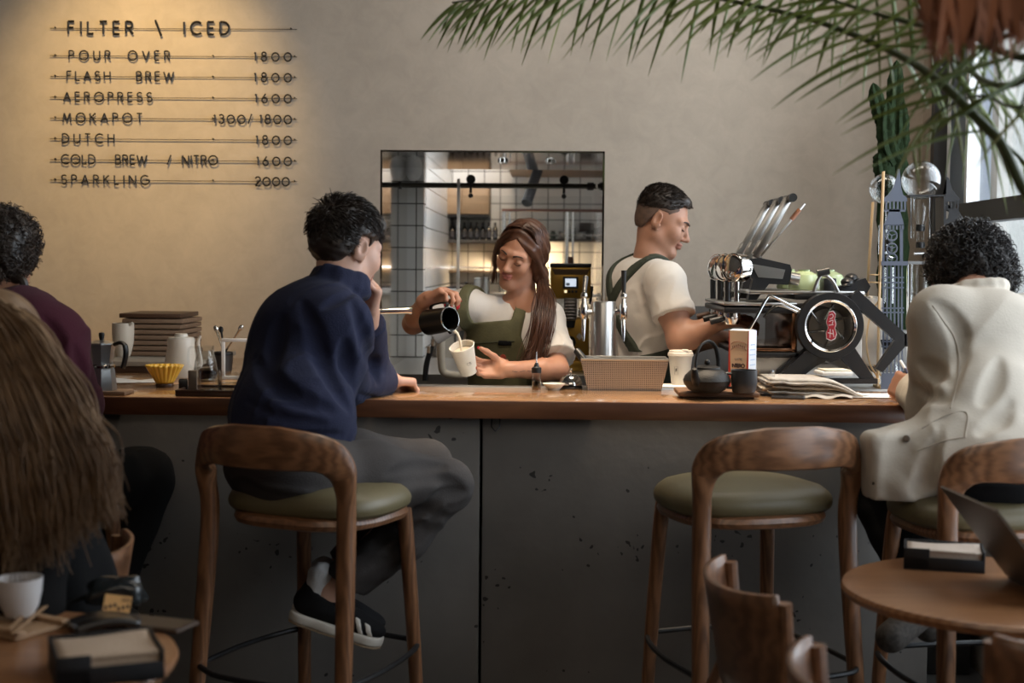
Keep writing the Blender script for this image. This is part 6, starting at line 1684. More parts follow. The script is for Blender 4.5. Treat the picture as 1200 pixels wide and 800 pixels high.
poly = lambda pts, t, dy, nm, m: MB().prism([(g(*q)[0], g(*q)[2]) for q in pts], t, (0, dy, 0), basis((1, 0, 0), (0, 0, 1), (0, -1, 0))).build(nm, m, em, smooth=False)
poly([(946, 408), (905, 446), (919, 448), (960, 420), (972, 424), (985, 420), (1012, 447), (1026, 447), (1000, 406), (985, 418), (960, 418)], .032, .0, 'splayed_foot', bl)
poly([(905, 449), (905, 444), (1027, 443), (1027, 449)], .04, .0, 'foot_bar', bl)
poly([(998, 346), (1006, 340), (1062, 392), (1062, 404), (1034, 436), (1026, 432), (1049, 398), (996, 353)], .03, .012, 'rear_brace', bl)
poly([(1060, 391), (1084, 391), (1084, 406), (1060, 406)], .03, .012, 'brace_bar', bl)
poly([(912, 434), (945, 407), (982, 417), (957, 430), (935, 447), (910, 447)], .02, .03, 'lower_plate', mat('machine_grey', (.03, .03, .032), .35), )
# glazed window and boiler inside
MB().lathe([(.0001, -.010), (RI, -.010), (RI, -.007), (.0001, -.007)], 60, cx, R_y).build('window_glass', glass('smoked_glass', (.75, .75, .75), refl=.3), em)
MB().lathe([(.0001, .0), (.058, .0), (.064, .01), (.064, .46), (.0001, .46)], 36, cx + np.array([0, .05, -.005]), R_y).build('boiler', steel, em)
for a in (20, 75, 140, 200, 265, 320): MB().tube([cx + np.array([.07 * math.cos(math.radians(a)), .04, .07 * math.sin(math.radians(a))]), cx + np.array([.02 * math.cos(math.radians(a + 40)), .035, .02 * math.sin(math.radians(a + 40))])], .004, 8).build('pipe', chrome, em)
# badge on the glass
bp = [(-.006, .044), (.006, .046), (.014, .036), (.011, .020), (.016, .006), (.012, -.008), (.018, -.024), (.014, -.040), (.002, -.046), (-.012, -.040), (-.014, -.022), (-.008, -.006), (-.014, .010), (-.010, .028)]
BR = basis((1, 0, 0), (0, 0, 1), (0, -1, 0))
MB().prism([(x * 1.13, z * 1.06) for x, z in bp], .001, cx + np.array([.002, -.0115, -.0]), BR).build('badge_outline', mat('badge_white', (.7, .68, .66), .4), em, smooth=False)
bd = MB().prism(bp, .001, cx + np.array([.002, -.0125, -.0]), BR).build('badge', mat('badge_red', (.36, .02, .03), .35), em, smooth=False)
m = MB()
for pts in ([(-.006, .034), (.004, .038), (.006, .028), (-.004, .022)], [(-.006, .014), (.006, .018), (.004, .006)], [(-.002, -.010), (-.002, -.038)], [(-.010, -.022), (.008, -.026)], [(.006, -.012), (.010, -.036)], [(-.008, .002), (.008, .004)]):
    m.tube(spline([cx + np.array([x + .002, -.0136, z]) for x, z in pts], 4), .0011, 5)
m.build('badge_lines', mat('badge_white', (.7, .68, .66), .4), em, smooth=False)
# main body between the end panels
def bx(nm, m, p0, p1, y0, y1, bev=.004):
    a, b = g(*p0), g(*p1); MB().box(((a[0] + b[0]) / 2, (y0 + y1) / 2, (a[2] + b[2]) / 2), (abs(b[0] - a[0]), y1 - y0, abs(a[2] - b[2])), bev=bev).build(nm, m, em)
bx('body', bl, (934, 344), (1000, 352), .03, .62)
bx('rear_panel', ivory, (1000, 352), (1012, 436), .03, .62)
bx('rear_tank', ivory, (1012, 348), (1044, 432), .10, .60, .02)
bx('top_rail', steel, (880, 340), (1016, 346), .03, .62)
bx('backsplash', copper, (930, 366), (936, 414), .03, .60)
bx('brew_shelf', copper, (876, 408), (936, 413), .03, .60)
bx('drip_tray', bl, (868, 413), (945, 420), .02, .60)
a, b = g(884, 421), g(926, 441)
MB().prism([(g(882, 420)[0], g(882, 420)[2]), (g(930, 420)[0], g(930, 420)[2]), (g(916, 440)[0], g(916, 440)[2]), (g(886, 440)[0], g(886, 440)[2])], .54, (0, .31, 0), basis((1, 0, 0), (0, 0, 1), (0, -1, 0))).build('tray_front', steel, em, smooth=False)
bx('group_rail', steel, (850, 354), (936, 359), .03, .60); bx('group_rail', bl, (850, 360), (936, 368), .03, .60)
# three lever groups, one behind the other
for i, dy in enumerate((.09, .30, .51)):
    o = np.array([0, dy, 0])
    for px in (857, 868):
        MB().tube([g(px, 329) + o, g(px, 356) + o], .010, 14).build('group_column', chrome if px == 868 else bl, em)
    MB().lathe([(.0001, 0), (.028, 0), (.028, .030), (.024, .034), (.0001, .034)], 28, g(862, 366) + o + np.array([0, 0, -.02])).build('group_head', chrome, em)
    c = g(872, 314) + o
    MB().lathe([(.0001, -.040), (.034, -.040), (.044, -.034), (.046, -.012), (.046, .010), (.040, .018), (.0001, .018)], 36, c, frame_from((.78, .60, -.03), (0, 0, 1))).build('spring_bell', steel_mirror, em)
    MB().tube([c + (frame_from((.78, .60, -.03), (0, 0, 1)) @ np.array([.045 * math.cos(t), .045 * math.sin(t), -.036])) for t in np.linspace(0, 2 * PI, 30, endpoint=False)], .0035, 8, closed=True).build('bell_ring', chrome, em)
    MB().prism([(g(870, 304)[0], g(870, 304)[2]), (g(895, 302)[0], g(895, 302)[2]), (g(930, 310)[0], g(930, 310)[2]), (g(932, 316)[0], g(932, 316)[2]), (g(928, 334)[0], g(928, 334)[2]), (g(905, 333)[0], g(905, 333)[2]), (g(890, 352)[0], g(890, 352)[2]), (g(880, 352)[0], g(880, 352)[2]), (g(886, 328)[0], g(886, 328)[2])], .05, (0, dy, 0), basis((1, 0, 0), (0, 0, 1), (0, -1, 0))).build('lever_housing', bl, em, smooth=False)
    MB().prism([(g(884, 309)[0], g(884, 309)[2]), (g(924, 316)[0], g(924, 316)[2]), (g(921, 327)[0], g(921, 327)[2]), (g(892, 325)[0], g(892, 325)[2])], .056, (0, dy, 0), basis((1, 0, 0), (0, 0, 1), (0, -1, 0))).build('housing_plate', mat('machine_grey', (.03, .03, .032), .35) if i else steel, em, smooth=False)
    l0, l1 = g(890, 301), g(929, 231); d = unit(l1 - l0); nrm = np.array([-d[2], 0, d[0]])
    for sy in (-1, 1):
        q = MB(); Rl = basis(d, (0, 1, 0), np.cross(d, (0, 1, 0))); q.box((l0 + l1) / 2 + o + np.array([0, sy * .016, 0]), (np.linalg.norm(l1 - l0), .006, .024), Rl, bev=.002); q.build('lever_arm', steel, em)
    MB().box(l0 + d * .03 + o, (.05, .036, .034), basis(d, (0, 1, 0), np.cross(d, (0, 1, 0))), bev=.003).build('lever_root', steel, em)
    MB().tube([l1 + o + np.array([.004, -.075, 0]), l1 + o + np.array([.004, -.06, 0]), l1 + o + np.array([.004, .03, 0]), l1 + o + np.array([.004, .06, 0])], [.0135, .0145, .0115, .0135], 16).build('lever_grip', black_plastic, em)
    MB().tube([g(931, 326) + o, g(942, 328) + o], .020, 20).build('piston_cap', steel, em)
    # portafilter
    MB().lathe([(.0001, -.03), (.022, -.028), (.030, -.012), (.030, .0), (.0001, .0)], 24, g(862, 371) + o).build('portafilter', chrome, em)
    MB().tube([g(858, 372) + o, g(848, 375) + o, g(836, 378) + o], [.007, .010, .011], 12).build('portafilter_handle', mat('walnut_grip', (.12, .055, .028), .4) if i == 2 else black_plastic, em)
a, b = g(893, 300), g(945, 238); d = unit(b - a); MB().box((a + b) / 2 + np.array([0, .03, 0]), (np.linalg.norm(b - a), .012, .008), basis(d, (0, 1, 0), np.cross(d, (0, 1, 0))), bev=.002).build('slim_lever', steel, em)
a, b = g(929, 257), g(939, 245); MB().tube([a + np.array([0, .03, 0]), b + np.array([0, .03, 0])], .0075, 10).build('wood_inlay', mat('orange_wood', (.28, .11, .05), .4), em)
q = spline([g(936, 363), g(922, 356), g(903, 347), g(897, 350), g(886, 370), g(874, 391)], 8); MB().tube(q + np.array([0, -.02, 0]), .0046, 10).build('steam_wand', chrome, em)
q = spline([g(936, 366), g(922, 360), g(912, 358), g(903, 364), g(896, 372)], 8); MB().tube(q + np.array([0, .02, 0]), .0040, 10).build('hot_water_pipe', chrome, em)
q = spline([g(955, 342), g(960, 328), g(966, 322), g(976, 328), g(984, 342)], 6); MB().tube(q + np.array([0, .02, 0]), .0055, 10).build('steam_lever', steel, em); MB().tube([g(959, 320) + np.array([0, .02, 0]), g(973, 317) + np.array([0, .02, 0])], .0125, 16).build('steam_lever_grip', black_plastic, em)
bx('valve_block', bl, (969, 326), (984, 342), .05, .12)
for k_ in range(3): MB().sphere(g(999 + 7 * k_, 331 - (k_ % 2) * 5) + np.array([0, .08 + .03 * k_, 0]), (.022, .03, .016), 14).build('valve_cover', bl, em)
poly([(985, 338), (1022, 326), (1028, 336), (1024, 344), (990, 346)], .05, .12, 'top_shroud', bl)
pale = mat('pale_green_glaze', (.42, .50, .28), .25, coat=.4)
for px, py, r_, dy, nth in ((942, 342, .052, .16, 'first from the levers'), (970, 338, .060, .36, 'middle one, partly behind the black grip'), (925, 343, .044, .34, 'leftmost, low behind the lever housing')):
    c = at(px, py, YM + dy); zt_m = g(900, 340)[2] + ZT
    t = thing('green_bowl', 'pale green upturned bowl on the espresso machine, ' + nth, 'bowl', (c[0], YM + dy, zt_m + .0005), group='green bowls on the espresso machine')
    MB().lathe([(.0001, .062), (r_ * .45, .061), (r_ * .8, .050), (r_ * .98, .028), (r_, .004), (r_ * .97, 0), (r_ * .92, .004), (r_ * .7, .045), (.0001, .055)], 36).build('body', pale, t); MB().lathe([(r_ * .36, .060), (r_ * .38, .067), (r_ * .3, .067)], 26).build('foot_ring', pale, t)

# ================================================================ cold drip towers at the bar end
blue_ac = mat('blue_grey_acrylic', (.095, .11, .15), .30); ply = mat('light_plywood', (.58, .42, .24), .55); dark_ac = mat('black_acrylic', (.014, .013, .014), .35)
frost = glass('frosted_globe', (.86, .87, .87), refl=.30, rough=.04)


def globe(mb, r, c, n=32): return mb.lathe([(r * math.sin(a), -r * math.cos(a)) for a in np.linspace(.22, PI - .08, 24)], n, c)


YA = 4.46
pa = atz(1046, 456, ZT); ta = thing('cold_drip_tower', 'blue-grey pagoda shaped cold drip tower with pale wooden side frame', 'cold drip tower', (pa[0], pa[1], ZT)); YA = pa[1]
G = lambda px, py, dy=0.0, Y=None: np.array([at(px, py, Y or YA)[0] - pa[0], dy, at(px, py, Y or YA)[2] - ZT])
PZ = basis((1, 0, 0), (0, 0, 1), (0, -1, 0))
def plate(pts, t, dy, nm, m, root, g_): MB().prism([(g_(*q)[0], g_(*q)[2]) for q in pts], t, (0, dy, 0), PZ).build(nm, m, root, smooth=False)
# front panel: stacked roofs, slatted lantern rows, lattice shaft, foot
plate([(1032, 456), (1033, 438), (1036, 437), (1055, 437), (1059, 441), (1060, 456)], .006, 0, 'foot_panel', blue_ac, ta, G)
plate([(1031, 236), (1036, 232), (1041, 228), (1047, 219), (1051, 207), (1052, 198), (1054, 198), (1055, 208), (1056, 220), (1058, 228), (1063, 232), (1063, 236)], .005, 0, 'roof_panel', blue_ac, ta, G)
plate([(1034, 264), (1037, 261), (1040, 253), (1042, 245), (1054, 245), (1056, 252), (1058, 258), (1059, 264)], .005, 0, 'roof_panel', blue_ac, ta, G)
def bars(xs, y0, y1, w, root, nm, m, g_, t=.005, dy=0):
    for x in xs: plate([(x - w, y0), (x + w, y0), (x + w, y1), (x - w, y1)], t, dy, nm, m, root, g_)
bars((1034, 1038.5, 1043, 1047.5, 1052, 1056.5, 1060.5), 236, 246, 1.0, ta, 'slat', blue_ac, G)
bars((1035, 1039, 1043, 1047, 1051, 1055, 1058), 263, 269, 1.0, ta, 'slat', blue_ac, G)
plate([(1033, 245.5), (1061, 245.5), (1061, 248), (1033, 248)], .005, 0, 'rail', blue_ac, ta, G)
# medallion panel with a round opening between two rails
med = MB(); O = G(1044, 287)
for sx, x0, x1 in ((-1, 1033, 1036.5), (1, 1054.5, 1058)): med.prism([(G(x0, 268)[0], G(x0, 268)[2]), (G(x1, 268)[0], G(x1, 268)[2]), (G(x1, 310)[0], G(x1, 310)[2]), (G(x0, 310)[0], G(x0, 310)[2])], .005, (0, 0, 0), PZ)
med.build('medallion_side', blue_ac, ta, smooth=False)
for cy in (276, 291, 303):
    m = MB(); c = G(1045, cy); m.tube([c + np.array([.0165 * math.cos(t), 0, .0165 * math.sin(t)]) for t in np.linspace(0, 2 * PI, 24, endpoint=False)], .0028, 6, closed=True)
    for q in range(3): a = q * 2.1 + .4; m.tube([c + np.array([.0165 * math.cos(a), 0, .0165 * math.sin(a)]), c], .0018, 5)
    m.build('fretwork', blue_ac, ta)
plate([(1031, 306), (1062, 306), (1062, 311), (1031, 311)], .045, 0, 'shelf', blue_ac, ta, G)
bars((1035, 1039.5, 1044, 1048.5, 1053, 1057), 311, 438, .85, ta, 'slat', blue_ac, G)
for y in (325, 331, 337, 361, 366, 400, 406): plate([(1033, y - .9), (1059, y - .9), (1059, y + .9), (1033, y + .9)], .005, -.001, 'rail', blue_ac, ta, G)
plate([(1032, 398), (1060, 398), (1060, 408), (1057, 409), (1035, 409)], .004, .004, 'rail', dark_ac, ta, G)
# plywood side seen almost edge-on
for (a, b, dy) in (((1034.5, 201), (1030, 330), -.01), ((1030, 330), (1027.5, 452), -.01), ((1027, 236), (1021, 330), .05), ((1021, 330), (1017.5, 443), .05)):
    q = MB(); A, Bq = G(*a) + np.array([0, dy, 0]), G(*b) + np.array([0, dy, 0]); d = Bq - A
    q.box((A + Bq) / 2, (.0055, .020, np.linalg.norm(d)), frame_from(d, (1, 0, 0)), bev=.001); q.build('side_rail', ply, ta)
for k_, (xo, dy) in enumerate(((0, .0), (7, .03), (-1.5, .055))):
    q = spline([G(1030 + xo, 352) + np.array([0, dy, 0]), G(1020.5 + xo, 368) + np.array([0, dy, 0]), G(1015.5 + xo, 398) + np.array([0, dy, 0]), G(1019 + xo, 425) + np.array([0, dy, 0]), G(1028 + xo, 441) + np.array([0, dy, 0])], 6)
    MB().tube(q, .0032, 6, flat=(1, 1.6)).build('bow', ply, ta)
MB().box(G(1023, 445) + np.array([0, .02, 0]), (.034, .10, .014), bev=.002).build('side_foot', ply, ta)
for y in (322, 331): MB().box(G(1027, y) + np.array([0, .02, 0]), (.022, .07, .005), bev=.001).build('side_brace', ply, ta)
gc = G(1042, 220) + np.array([0, .065, 0]); globe(MB(), .050, gc).build('glass_globe', frost, ta)
MB().lathe([(.011, 0), (.012, -.07), (.016, -.075), (.016, -.17), (.013, -.17), (.013, -.076), (.009, -.07), (.009, 0)], 24, gc + np.array([0, 0, -.046])).build('glass_neck', clear, ta)
for y in (283, 291): MB().lathe([(.0001, -.009), (.012, -.009), (.012, .009), (.0001, .009)], 18, G(1045, y) + np.array([0, .04, 0])).build('valve', black_plastic, ta)
MB().tube([G(1042, 300) + np.array([0, .04, 0]), G(1050, 303) + np.array([0, .04, 0])], .005, 10).build('tap_key', chrome, ta)
MB().lathe([(.020, 0), (.020, .12), (.018, .12), (.018, .001)], 26, G(1046, 356) + np.array([0, .055, 0])).build('coffee_tube', clear, ta)
MB().lathe([(.0001, 0), (.034, 0), (.038, .01), (.030, .05), (.012, .075), (.012, .10), (.010, .10), (.010, .074), (.028, .049), (.036, .01), (.0001, .004)], 30, G(1050, 450) + np.array([0, .065, 0])).build('glass_flask', clear, ta)
MB().box(G(1046, 456) + np.array([-.0, .05, .004]), (.085, .10, .010), bev=.002).build('base_plate', ply, ta)

pb2 = at(1079, 441, 4.80); t2 = thing('cold_drip_tower', 'tall cold drip tower with big clear glass globe and black pagoda panel', 'cold drip tower', (pb2[0], 4.80, ZT))
G2 = lambda px, py, dy=0.0: np.array([at(px, py, 4.80)[0] - pb2[0], dy, at(px, py, 4.80)[2] - ZT])
globe(MB(), .0645, G2(1079.5, 211)).build('glass_globe', frost, t2)
plate([(1061, 229), (1101, 229), (1101, 230.8), (1061, 230.8)], .10, 0, 'globe_shelf', dark_ac, t2, G2)
for sx, xx in ((-1, 1069), (1, 1091)): MB().tube([G2(xx, 231), G2(xx, 279)], .0065, 12).build('glass_post', clear, t2); MB().tube([G2(xx - 1.5, 231), G2(xx - 1.5, 279)], .0028, 10).build('steel_rod', chrome, t2)
MB().lathe([(.026, 0), (.024, -.06), (.013, -.10), (.013, -.105), (.010, -.105), (.010, -.10), (.021, -.06), (.023, 0)], 28, G2(1079.5, 231)).build('glass_neck', clear, t2)
for y, h in ((267, .022), (287, .020)): MB().lathe([(.0001, -h / 2), (.014, -h / 2), (.0155, 0), (.014, h / 2), (.0001, h / 2)], 20, G2(1078.5, y)).build('valve', black_plastic, t2)
MB().lathe([(.011, 0), (.013, -.025), (.010, -.03), (.0001, -.03)], 18, G2(1078.5, 272)).build('drip_nozzle', clear, t2); MB().tube([G2(1071, 297), G2(1084, 297)], .006, 12).build('tap_key', chrome, t2)
plate([(1060, 306), (1102, 306), (1102, 309.5), (1060, 309.5)], .10, 0, 'middle_shelf', mat('grey_acrylic', (.18, .18, .18), .4), t2, G2)
MB().lathe([(.0325, 0), (.0325, .16), (.030, .16), (.030, .001), (.0001, .001), (.0001, 0)], 32, G2(1078, 365)).build('coffee_tube', clear, t2); MB().lathe([(.0001, .0), (.012, .0), (.010, -.03), (.0001, -.03)], 20, G2(1078, 365)).build('tube_outlet', black_plastic, t2)
for xx in (1064, 1096): MB().tube([G2(xx, 310), G2(xx, 440)], .0045, 10).build('steel_rod', chrome, t2)
plate([(1058, 436), (1101, 436), (1101, 441), (1058, 441)], .13, 0, 'base_plate', dark_ac, t2, G2)
plate([(1101, 441), (1101, 231), (1104, 228), (1104, 441)], .10, .0, 'back_post', dark_ac, t2, G2)
plate([(1106, 395), (1106, 262), (1113, 255), (1114, 248), (1110, 246), (1110, 236), (1104, 236), (1103, 232), (1109, 228), (1111, 209), (1109.5, 208), (1110.3, 207), (1110.3, 199), (1111.5, 199), (1111.5, 207), (1114, 208), (1114, 209), (1118, 222), (1127, 233), (1124, 236), (1105, 236), (1105, 244), (1124, 244), (1131, 256), (1131, 262), (1118, 268), (1118, 395)], .004, .02, 'pagoda_panel', dark_ac, t2, G2)
bars((1107, 1112, 1116.5, 1121, 1124.5), 234, 246, .8, t2, 'pagoda_slat', dark_ac, G2, dy=.02)
MB().lathe([(.0001, 0), (.042, 0), (.046, .012), (.036, .06), (.014, .09), (.014, .12), (.012, .12), (.012, .09), (.034, .059), (.044, .012), (.0001, .005)], 30, G2(1078, 436)).build('glass_flask', clear, t2)

# ================================================================ cactus
cac = mat('cactus_green', (.014, .026, .010), .75, spec=.12, var=.3, vscale=40, bump=.3, bscale=120)
cpx = at(1043, 330, 5.52); ct_ = thing('cactus', 'tall dark green column cactus standing against the wall by the window', 'cactus', (cpx[0], 5.52, ZT))
C = lambda px, py, dy=0.0: np.array([at(px, py, 5.52)[0] - cpx[0], dy, at(px, py, 5.52)[2] - ZT])


def cactus_arm(name, pts, rad, ribs=6):
    q = spline(pts, 10); n = 36; k = len(q); R_ = np.interp(np.linspace(0, 1, k), np.linspace(0, 1, len(rad)), rad)
    T = np.gradient(q, axis=0); T /= np.linalg.norm(T, axis=1)[:, None]; V = []; F = []
    for i in range(k):
        Fm = frame_from(T[i], (1, 0, 0)); cap = min(1, math.sqrt(max(0, (k - 1 - i) / 5.0))) if i > k - 6 else 1
        for a in range(n):
            t = 2 * PI * a / n; rr = R_[i] * max(cap, .03) * (1 + .20 * math.cos(ribs * t) + .07 * math.sin(i * 1.9 + 2 * t) + .05 * math.sin(i * .7 + 5 * t)); V.append(q[i] + Fm @ np.array([rr * math.cos(t), rr * math.sin(t), 0]))
    for i in range(k - 1):
        for a in range(n): F.append((i * n + a, i * n + (a + 1) % n, (i + 1) * n + (a + 1) % n, (i + 1) * n + a))
    F.append(tuple(range(n))[::-1]); F.append(tuple(range((k - 1) * n, k * n)))
    return MB().add(V, F).build(name, cac, ct_)


cactus_arm('trunk', [C(1045, 398), C(1046, 300), C(1046, 200), C(1047, 150), C(1049, 110), C(1051, 70)], [.046, .05, .048, .040, .028, .022])
cactus_arm('branch', [C(1042, 150), C(1034, 140, -.02), C(1027, 124, -.03), C(1021, 98, -.03)], [.028, .030, .026, .022])
cactus_arm('branch', [C(1048, 190, -.02), C(1037, 170, -.04), C(1035, 145, -.04), C(1037, 118, -.03)], [.030, .032, .028, .02])
cactus_arm('branch', [C(1044, 215), C(1033, 205, -.03), C(1030, 190, -.03), C(1030, 178, -.03)], [.024, .028, .026, .02])
cactus_arm('branch', [C(1050, 180), C(1054, 165, -.02), C(1055, 140, -.02), C(1054, 112, -.01)], [.028, .028, .024, .015])
MB().lathe([(.0001, 0), (.075, 0), (.10, .16), (.105, .165), (.098, .165), (.09, .15), (.0001, .14)], 36).build('pot', mat('grey_pot', (.16, .15, .14), .7), ct_)

# ================================================================ palm whose fronds hang into the picture
leaf = mat('palm_green', (.16, .20, .030), .45, var=.35, vscale=3, col2=(.070, .11, .020)); leaf_y = mat('palm_yellow_green', (.14, .14, .03), .5, var=.3, vscale=4); stem_m = mat('palm_stem', (.045, .060, .018), .5); dry = mat('palm_dry_brown', (.25, .095, .045), .8, var=.4, vscale=6, stretch=(3, 3, .3)); trunk_m = mat('palm_trunk', (.07, .045, .03), .85, bump=.6, bscale=30)
pl = thing('palm', 'potted palm at the right whose long green fronds arch across the top of the picture', 'palm', (1.31, 2.38, 0))
PO = np.array([1.31, 2.38, 0.0])
MB().lathe([(.0001, 0), (.12, 0), (.145, .36), (.15, .38), (.135, .38), (.125, .34), (.0001, .33)], 40).build('pot', mat('grey_pot', (.16, .15, .14), .7), pl)
MB().tube(spline([(0, 0, .33), (.02, 0, .9), (-.01, .01, 1.5), (0, 0, 2.05)], 10), np.linspace(.075, .085, 31), 18).build('trunk', trunk_m, pl)


def frond(pts, Ys, leaf_n, L0, L1, droop, seed, wid=.0052, width_px=None, rr=(.010, .002), tip_fan=True, start=.12, m=leaf, side_bias=0.0, spread=.9):
    """pts: picture points of the stem with their distances; leaflets in two rows along it"""
    r = np.random.default_rng(seed); P = spline([PO + np.array([-.03, .02, 2.03])] + ([at(x, y, Y) for (x, y), Y in zip(pts, Ys)][1:] if Ys else [PO + np.array(q) for q in pts]), 14) - PO; k = len(P)
    rc = MB().tube(P, np.linspace(rr[0], rr[1], k), 8); fr_ = rc.build('frond', stem_m, pl)
    T = np.gradient(P, axis=0); T /= np.linalg.norm(T, axis=1)[:, None]; mb = MB()
    for i in range(leaf_n):
        u = start + (1 - start) * (i + r.uniform(-.25, .25)) / leaf_n; f = min(u * (k - 1), k - 1.001); j = int(f); p = P[j] * (1 - (f - j)) + P[j + 1] * (f - j); t = T[j]
        sd = 1 if i % 2 else -1; lat = unit(np.cross(t, (0, 0, 1)))
        fw = .55 + .35 * u + r.normal(0, .07); d = unit(t * fw + lat * sd * spread * (1 - .35 * u) + np.array([0, 0, -droop + side_bias]) + r.normal(0, .05, 3))
        L = (L0 + (L1 - L0) * u) * (math.sin(PI * min(1, .25 + .75 * u * .9)) ** .5) * r.uniform(.8, 1.12)
        s = 9; tt = np.linspace(0, 1, s)[:, None]; q = p + d * L * tt + np.array([0, 0, -1.0]) * (L * droop * .45) * tt ** 2
        wv = wid * np.array([.35, .8, 1, 1, .95, .85, .65, .4, .06]) * r.uniform(.8, 1.15)
        tg = np.gradient(q, axis=0); tg /= np.linalg.norm(tg, axis=1)[:, None]; nrm = np.cross(tg, (r.normal(0, .35), -1 + r.normal(0, .2), r.normal(0, .35))); nrm /= np.linalg.norm(nrm, axis=1)[:, None]; bn = np.cross(tg, nrm)
        a = q + nrm * wv[:, None] + bn * wv[:, None] * .45; b = q - nrm * wv[:, None] + bn * wv[:, None] * .45
        V = np.stack([a, q, b], 1).reshape(-1, 3); F = []
        for z in range(s - 1): F += [(z * 3, z * 3 + 1, z * 3 + 4, z * 3 + 3), (z * 3 + 1, z * 3 + 2, z * 3 + 5, z * 3 + 4)]
        mb.add(V, F)
    lo = mb.build('leaflets', m, fr_, fix=False); lo['kind'] = 'stuff'; return fr_


frond([(1400, 20), (1180, -10), (1000, -22), (850, -24), (700, -18), (600, -6), (530, 3)], [2.35, 2.7, 3.0, 3.2, 3.35, 3.45, 3.5], 80, .25, .20, .66, 1, wid=.0046)
frond([(1400, 330), (1260, 235), (1165, 158), (1100, 95), (1040, 58), (960, 26), (880, 6), (780, -14)], [2.35, 2.5, 2.65, 2.8, 2.95, 3.1, 3.2, 3.3], 34, .26, .19, .55, 2, wid=.0042, rr=(.012, .004), start=.30)
frond([(1400, 120), (1250, 60), (1130, 40), (1060, 25), (990, 5), (930, -18)], [2.35, 2.5, 2.7, 2.85, 2.95, 3.05], 24, .22, .18, .35, 3, wid=.0045)
frond([(1390, 20), (1260, 55), (1180, 100), (1125, 75), (1085, 30), (1065, -20)], [2.35, 2.5, 2.7, 2.9, 3.0, 3.05], 16, .20, .18, .30, 4, wid=.0042)
frond([(1400, -40), (1200, 20), (1118, 62), (1135, 110), (1165, 155), (1210, 200), (1260, 260)], [2.35, 2.6, 2.9, 3.0, 3.0, 2.95, 2.9], 30, .17, .17, .6, 5, wid=.0032, rr=(.007, .0025))
frond([(1400, -60), (1230, 20), (1140, 68), (1165, 105), (1205, 128), (1260, 150)], [2.35, 2.6, 2.95, 3.05, 3.1, 3.1], 22, .16, .16, .55, 6, wid=.0032, rr=(.007, .002))
frond([(1400, 90), (1240, 110), (1150, 112), (1110, 125), (1080, 150), (1065, 178)], [2.35, 2.55, 2.75, 2.85, 2.9, 2.95], 14, .14, .12, .7, 7, wid=.0034, m=leaf_y, rr=(.004, .0015))
# fronds on the far sides of the crown, and the fibrous crown itself
for sd_, pts_ in enumerate(([(.05, -.3, 2.45), (.08, -.75, 2.6), (.1, -1.2, 2.4)], [(.08, .25, 2.5), (.12, .6, 2.75), (.14, 1.0, 2.75)], [(-.15, -.35, 2.4), (-.3, -.85, 2.55), (-.4, -1.3, 2.35)], [(-.05, 0, 2.5), (-.12, .05, 2.95), (-.3, .1, 3.2)])):
    frond(pts_, None, 46, .26, .18, .45, 20 + sd_, wid=.0046, start=.2)
MB().lathe([(.085, 1.98), (.10, 2.02), (.075, 2.10), (.03, 2.17), (.0001, 2.19)], 20).build('crown', trunk_m, pl)
# dead frond from which a dry brown sheath hangs
q_ = spline([PO + np.array([-.04, -.02, 2.06]), at(1290, -75, 2.26), at(1235, -66, 2.22), at(1160, -64, 2.2), at(1070, -58, 2.2)], 10) - PO
MB().tube(q_, np.linspace(.014, .004, len(q_)), 8).build('dead_frond', mat('dead_stem', (.12, .06, .03), .8), pl)
# dry brown leaf sheath hanging from the dead frond
mb = MB(); r = np.random.default_rng(8)
for i in range(190):
    x = r.uniform(1083, 1235); y1 = 48 + r.normal(0, 12) - 14 * max(0, (x - 1150) / 60) + (8 if x < 1130 else 0); Y = r.uniform(2.12, 2.3)
    if x < 1092: y1 *= .5
    top = at(x + r.normal(0, 6), -60, Y) - PO; mid = at(x + r.normal(0, 4), 0, Y) - PO; bot = at(x + r.normal(0, 9), y1, Y) - PO
    q = spline([top, mid, bot], 4); wv = np.array([.008, .0085, .009, .009, .0085, .0075, .006, .004, .001])[:, None] * r.uniform(.5, 1.1); n_ = np.array([1.0, r.normal(0, .5), 0]); n_ /= np.linalg.norm(n_)
    V = np.stack([q + n_ * wv, q - n_ * wv], 1).reshape(-1, 3); mb.add(V, [(z * 2, z * 2 + 1, z * 2 + 3, z * 2 + 2) for z in range(len(q) - 1)])
mb.build('dry_sheath', dry, pl, fix=False)['kind'] = 'stuff'

# ================================================================ on the low tables
def ont(px, py, z=ZTB): p = atz(px, py, z); return np.array([p[0], p[1], z])


boxm = mat('black_card_box', (.012, .013, .016), .55); nap = mat('napkin_kraft', (.50, .38, .28), .85, bump=.3, bscale=160)


def napkin_box(label, c, rz, w, d, h, npm):
    t = thing('napkin_box', label, 'napkin box', c, rz)
    th = .005
    MB().box((0, 0, .003), (w, d, .006)).build('bottom', boxm, t)
    for cc, s in (((0, d / 2 - th / 2, h / 2), (w, th, h)), ((-w / 2 + th / 2, 0, h / 2), (th, d, h)), ((w / 2 - th / 2, 0, h / 2), (th, d, h)), ((0, -d / 2 + th / 2, h * .30), (w, th, h * .6)), ((-w * .34, -d / 2 + th / 2, h / 2), (w * .32, th, h))): MB().box(cc, s, bev=.0015).build('side', boxm, t)
    MB().grid(lambda u, v: ((u - .5) * (w - .014), (v - .5) * (d - .014), h * .86 + .003 * math.sin(u * 5) * math.sin(v * 4)), 12, 10).build('napkins', npm, t, solid=.006)
    MB().box((0, 0, .006 + h * .38), (w - .016, d - .016, h * .76)).build('napkins', npm, t)
    return t


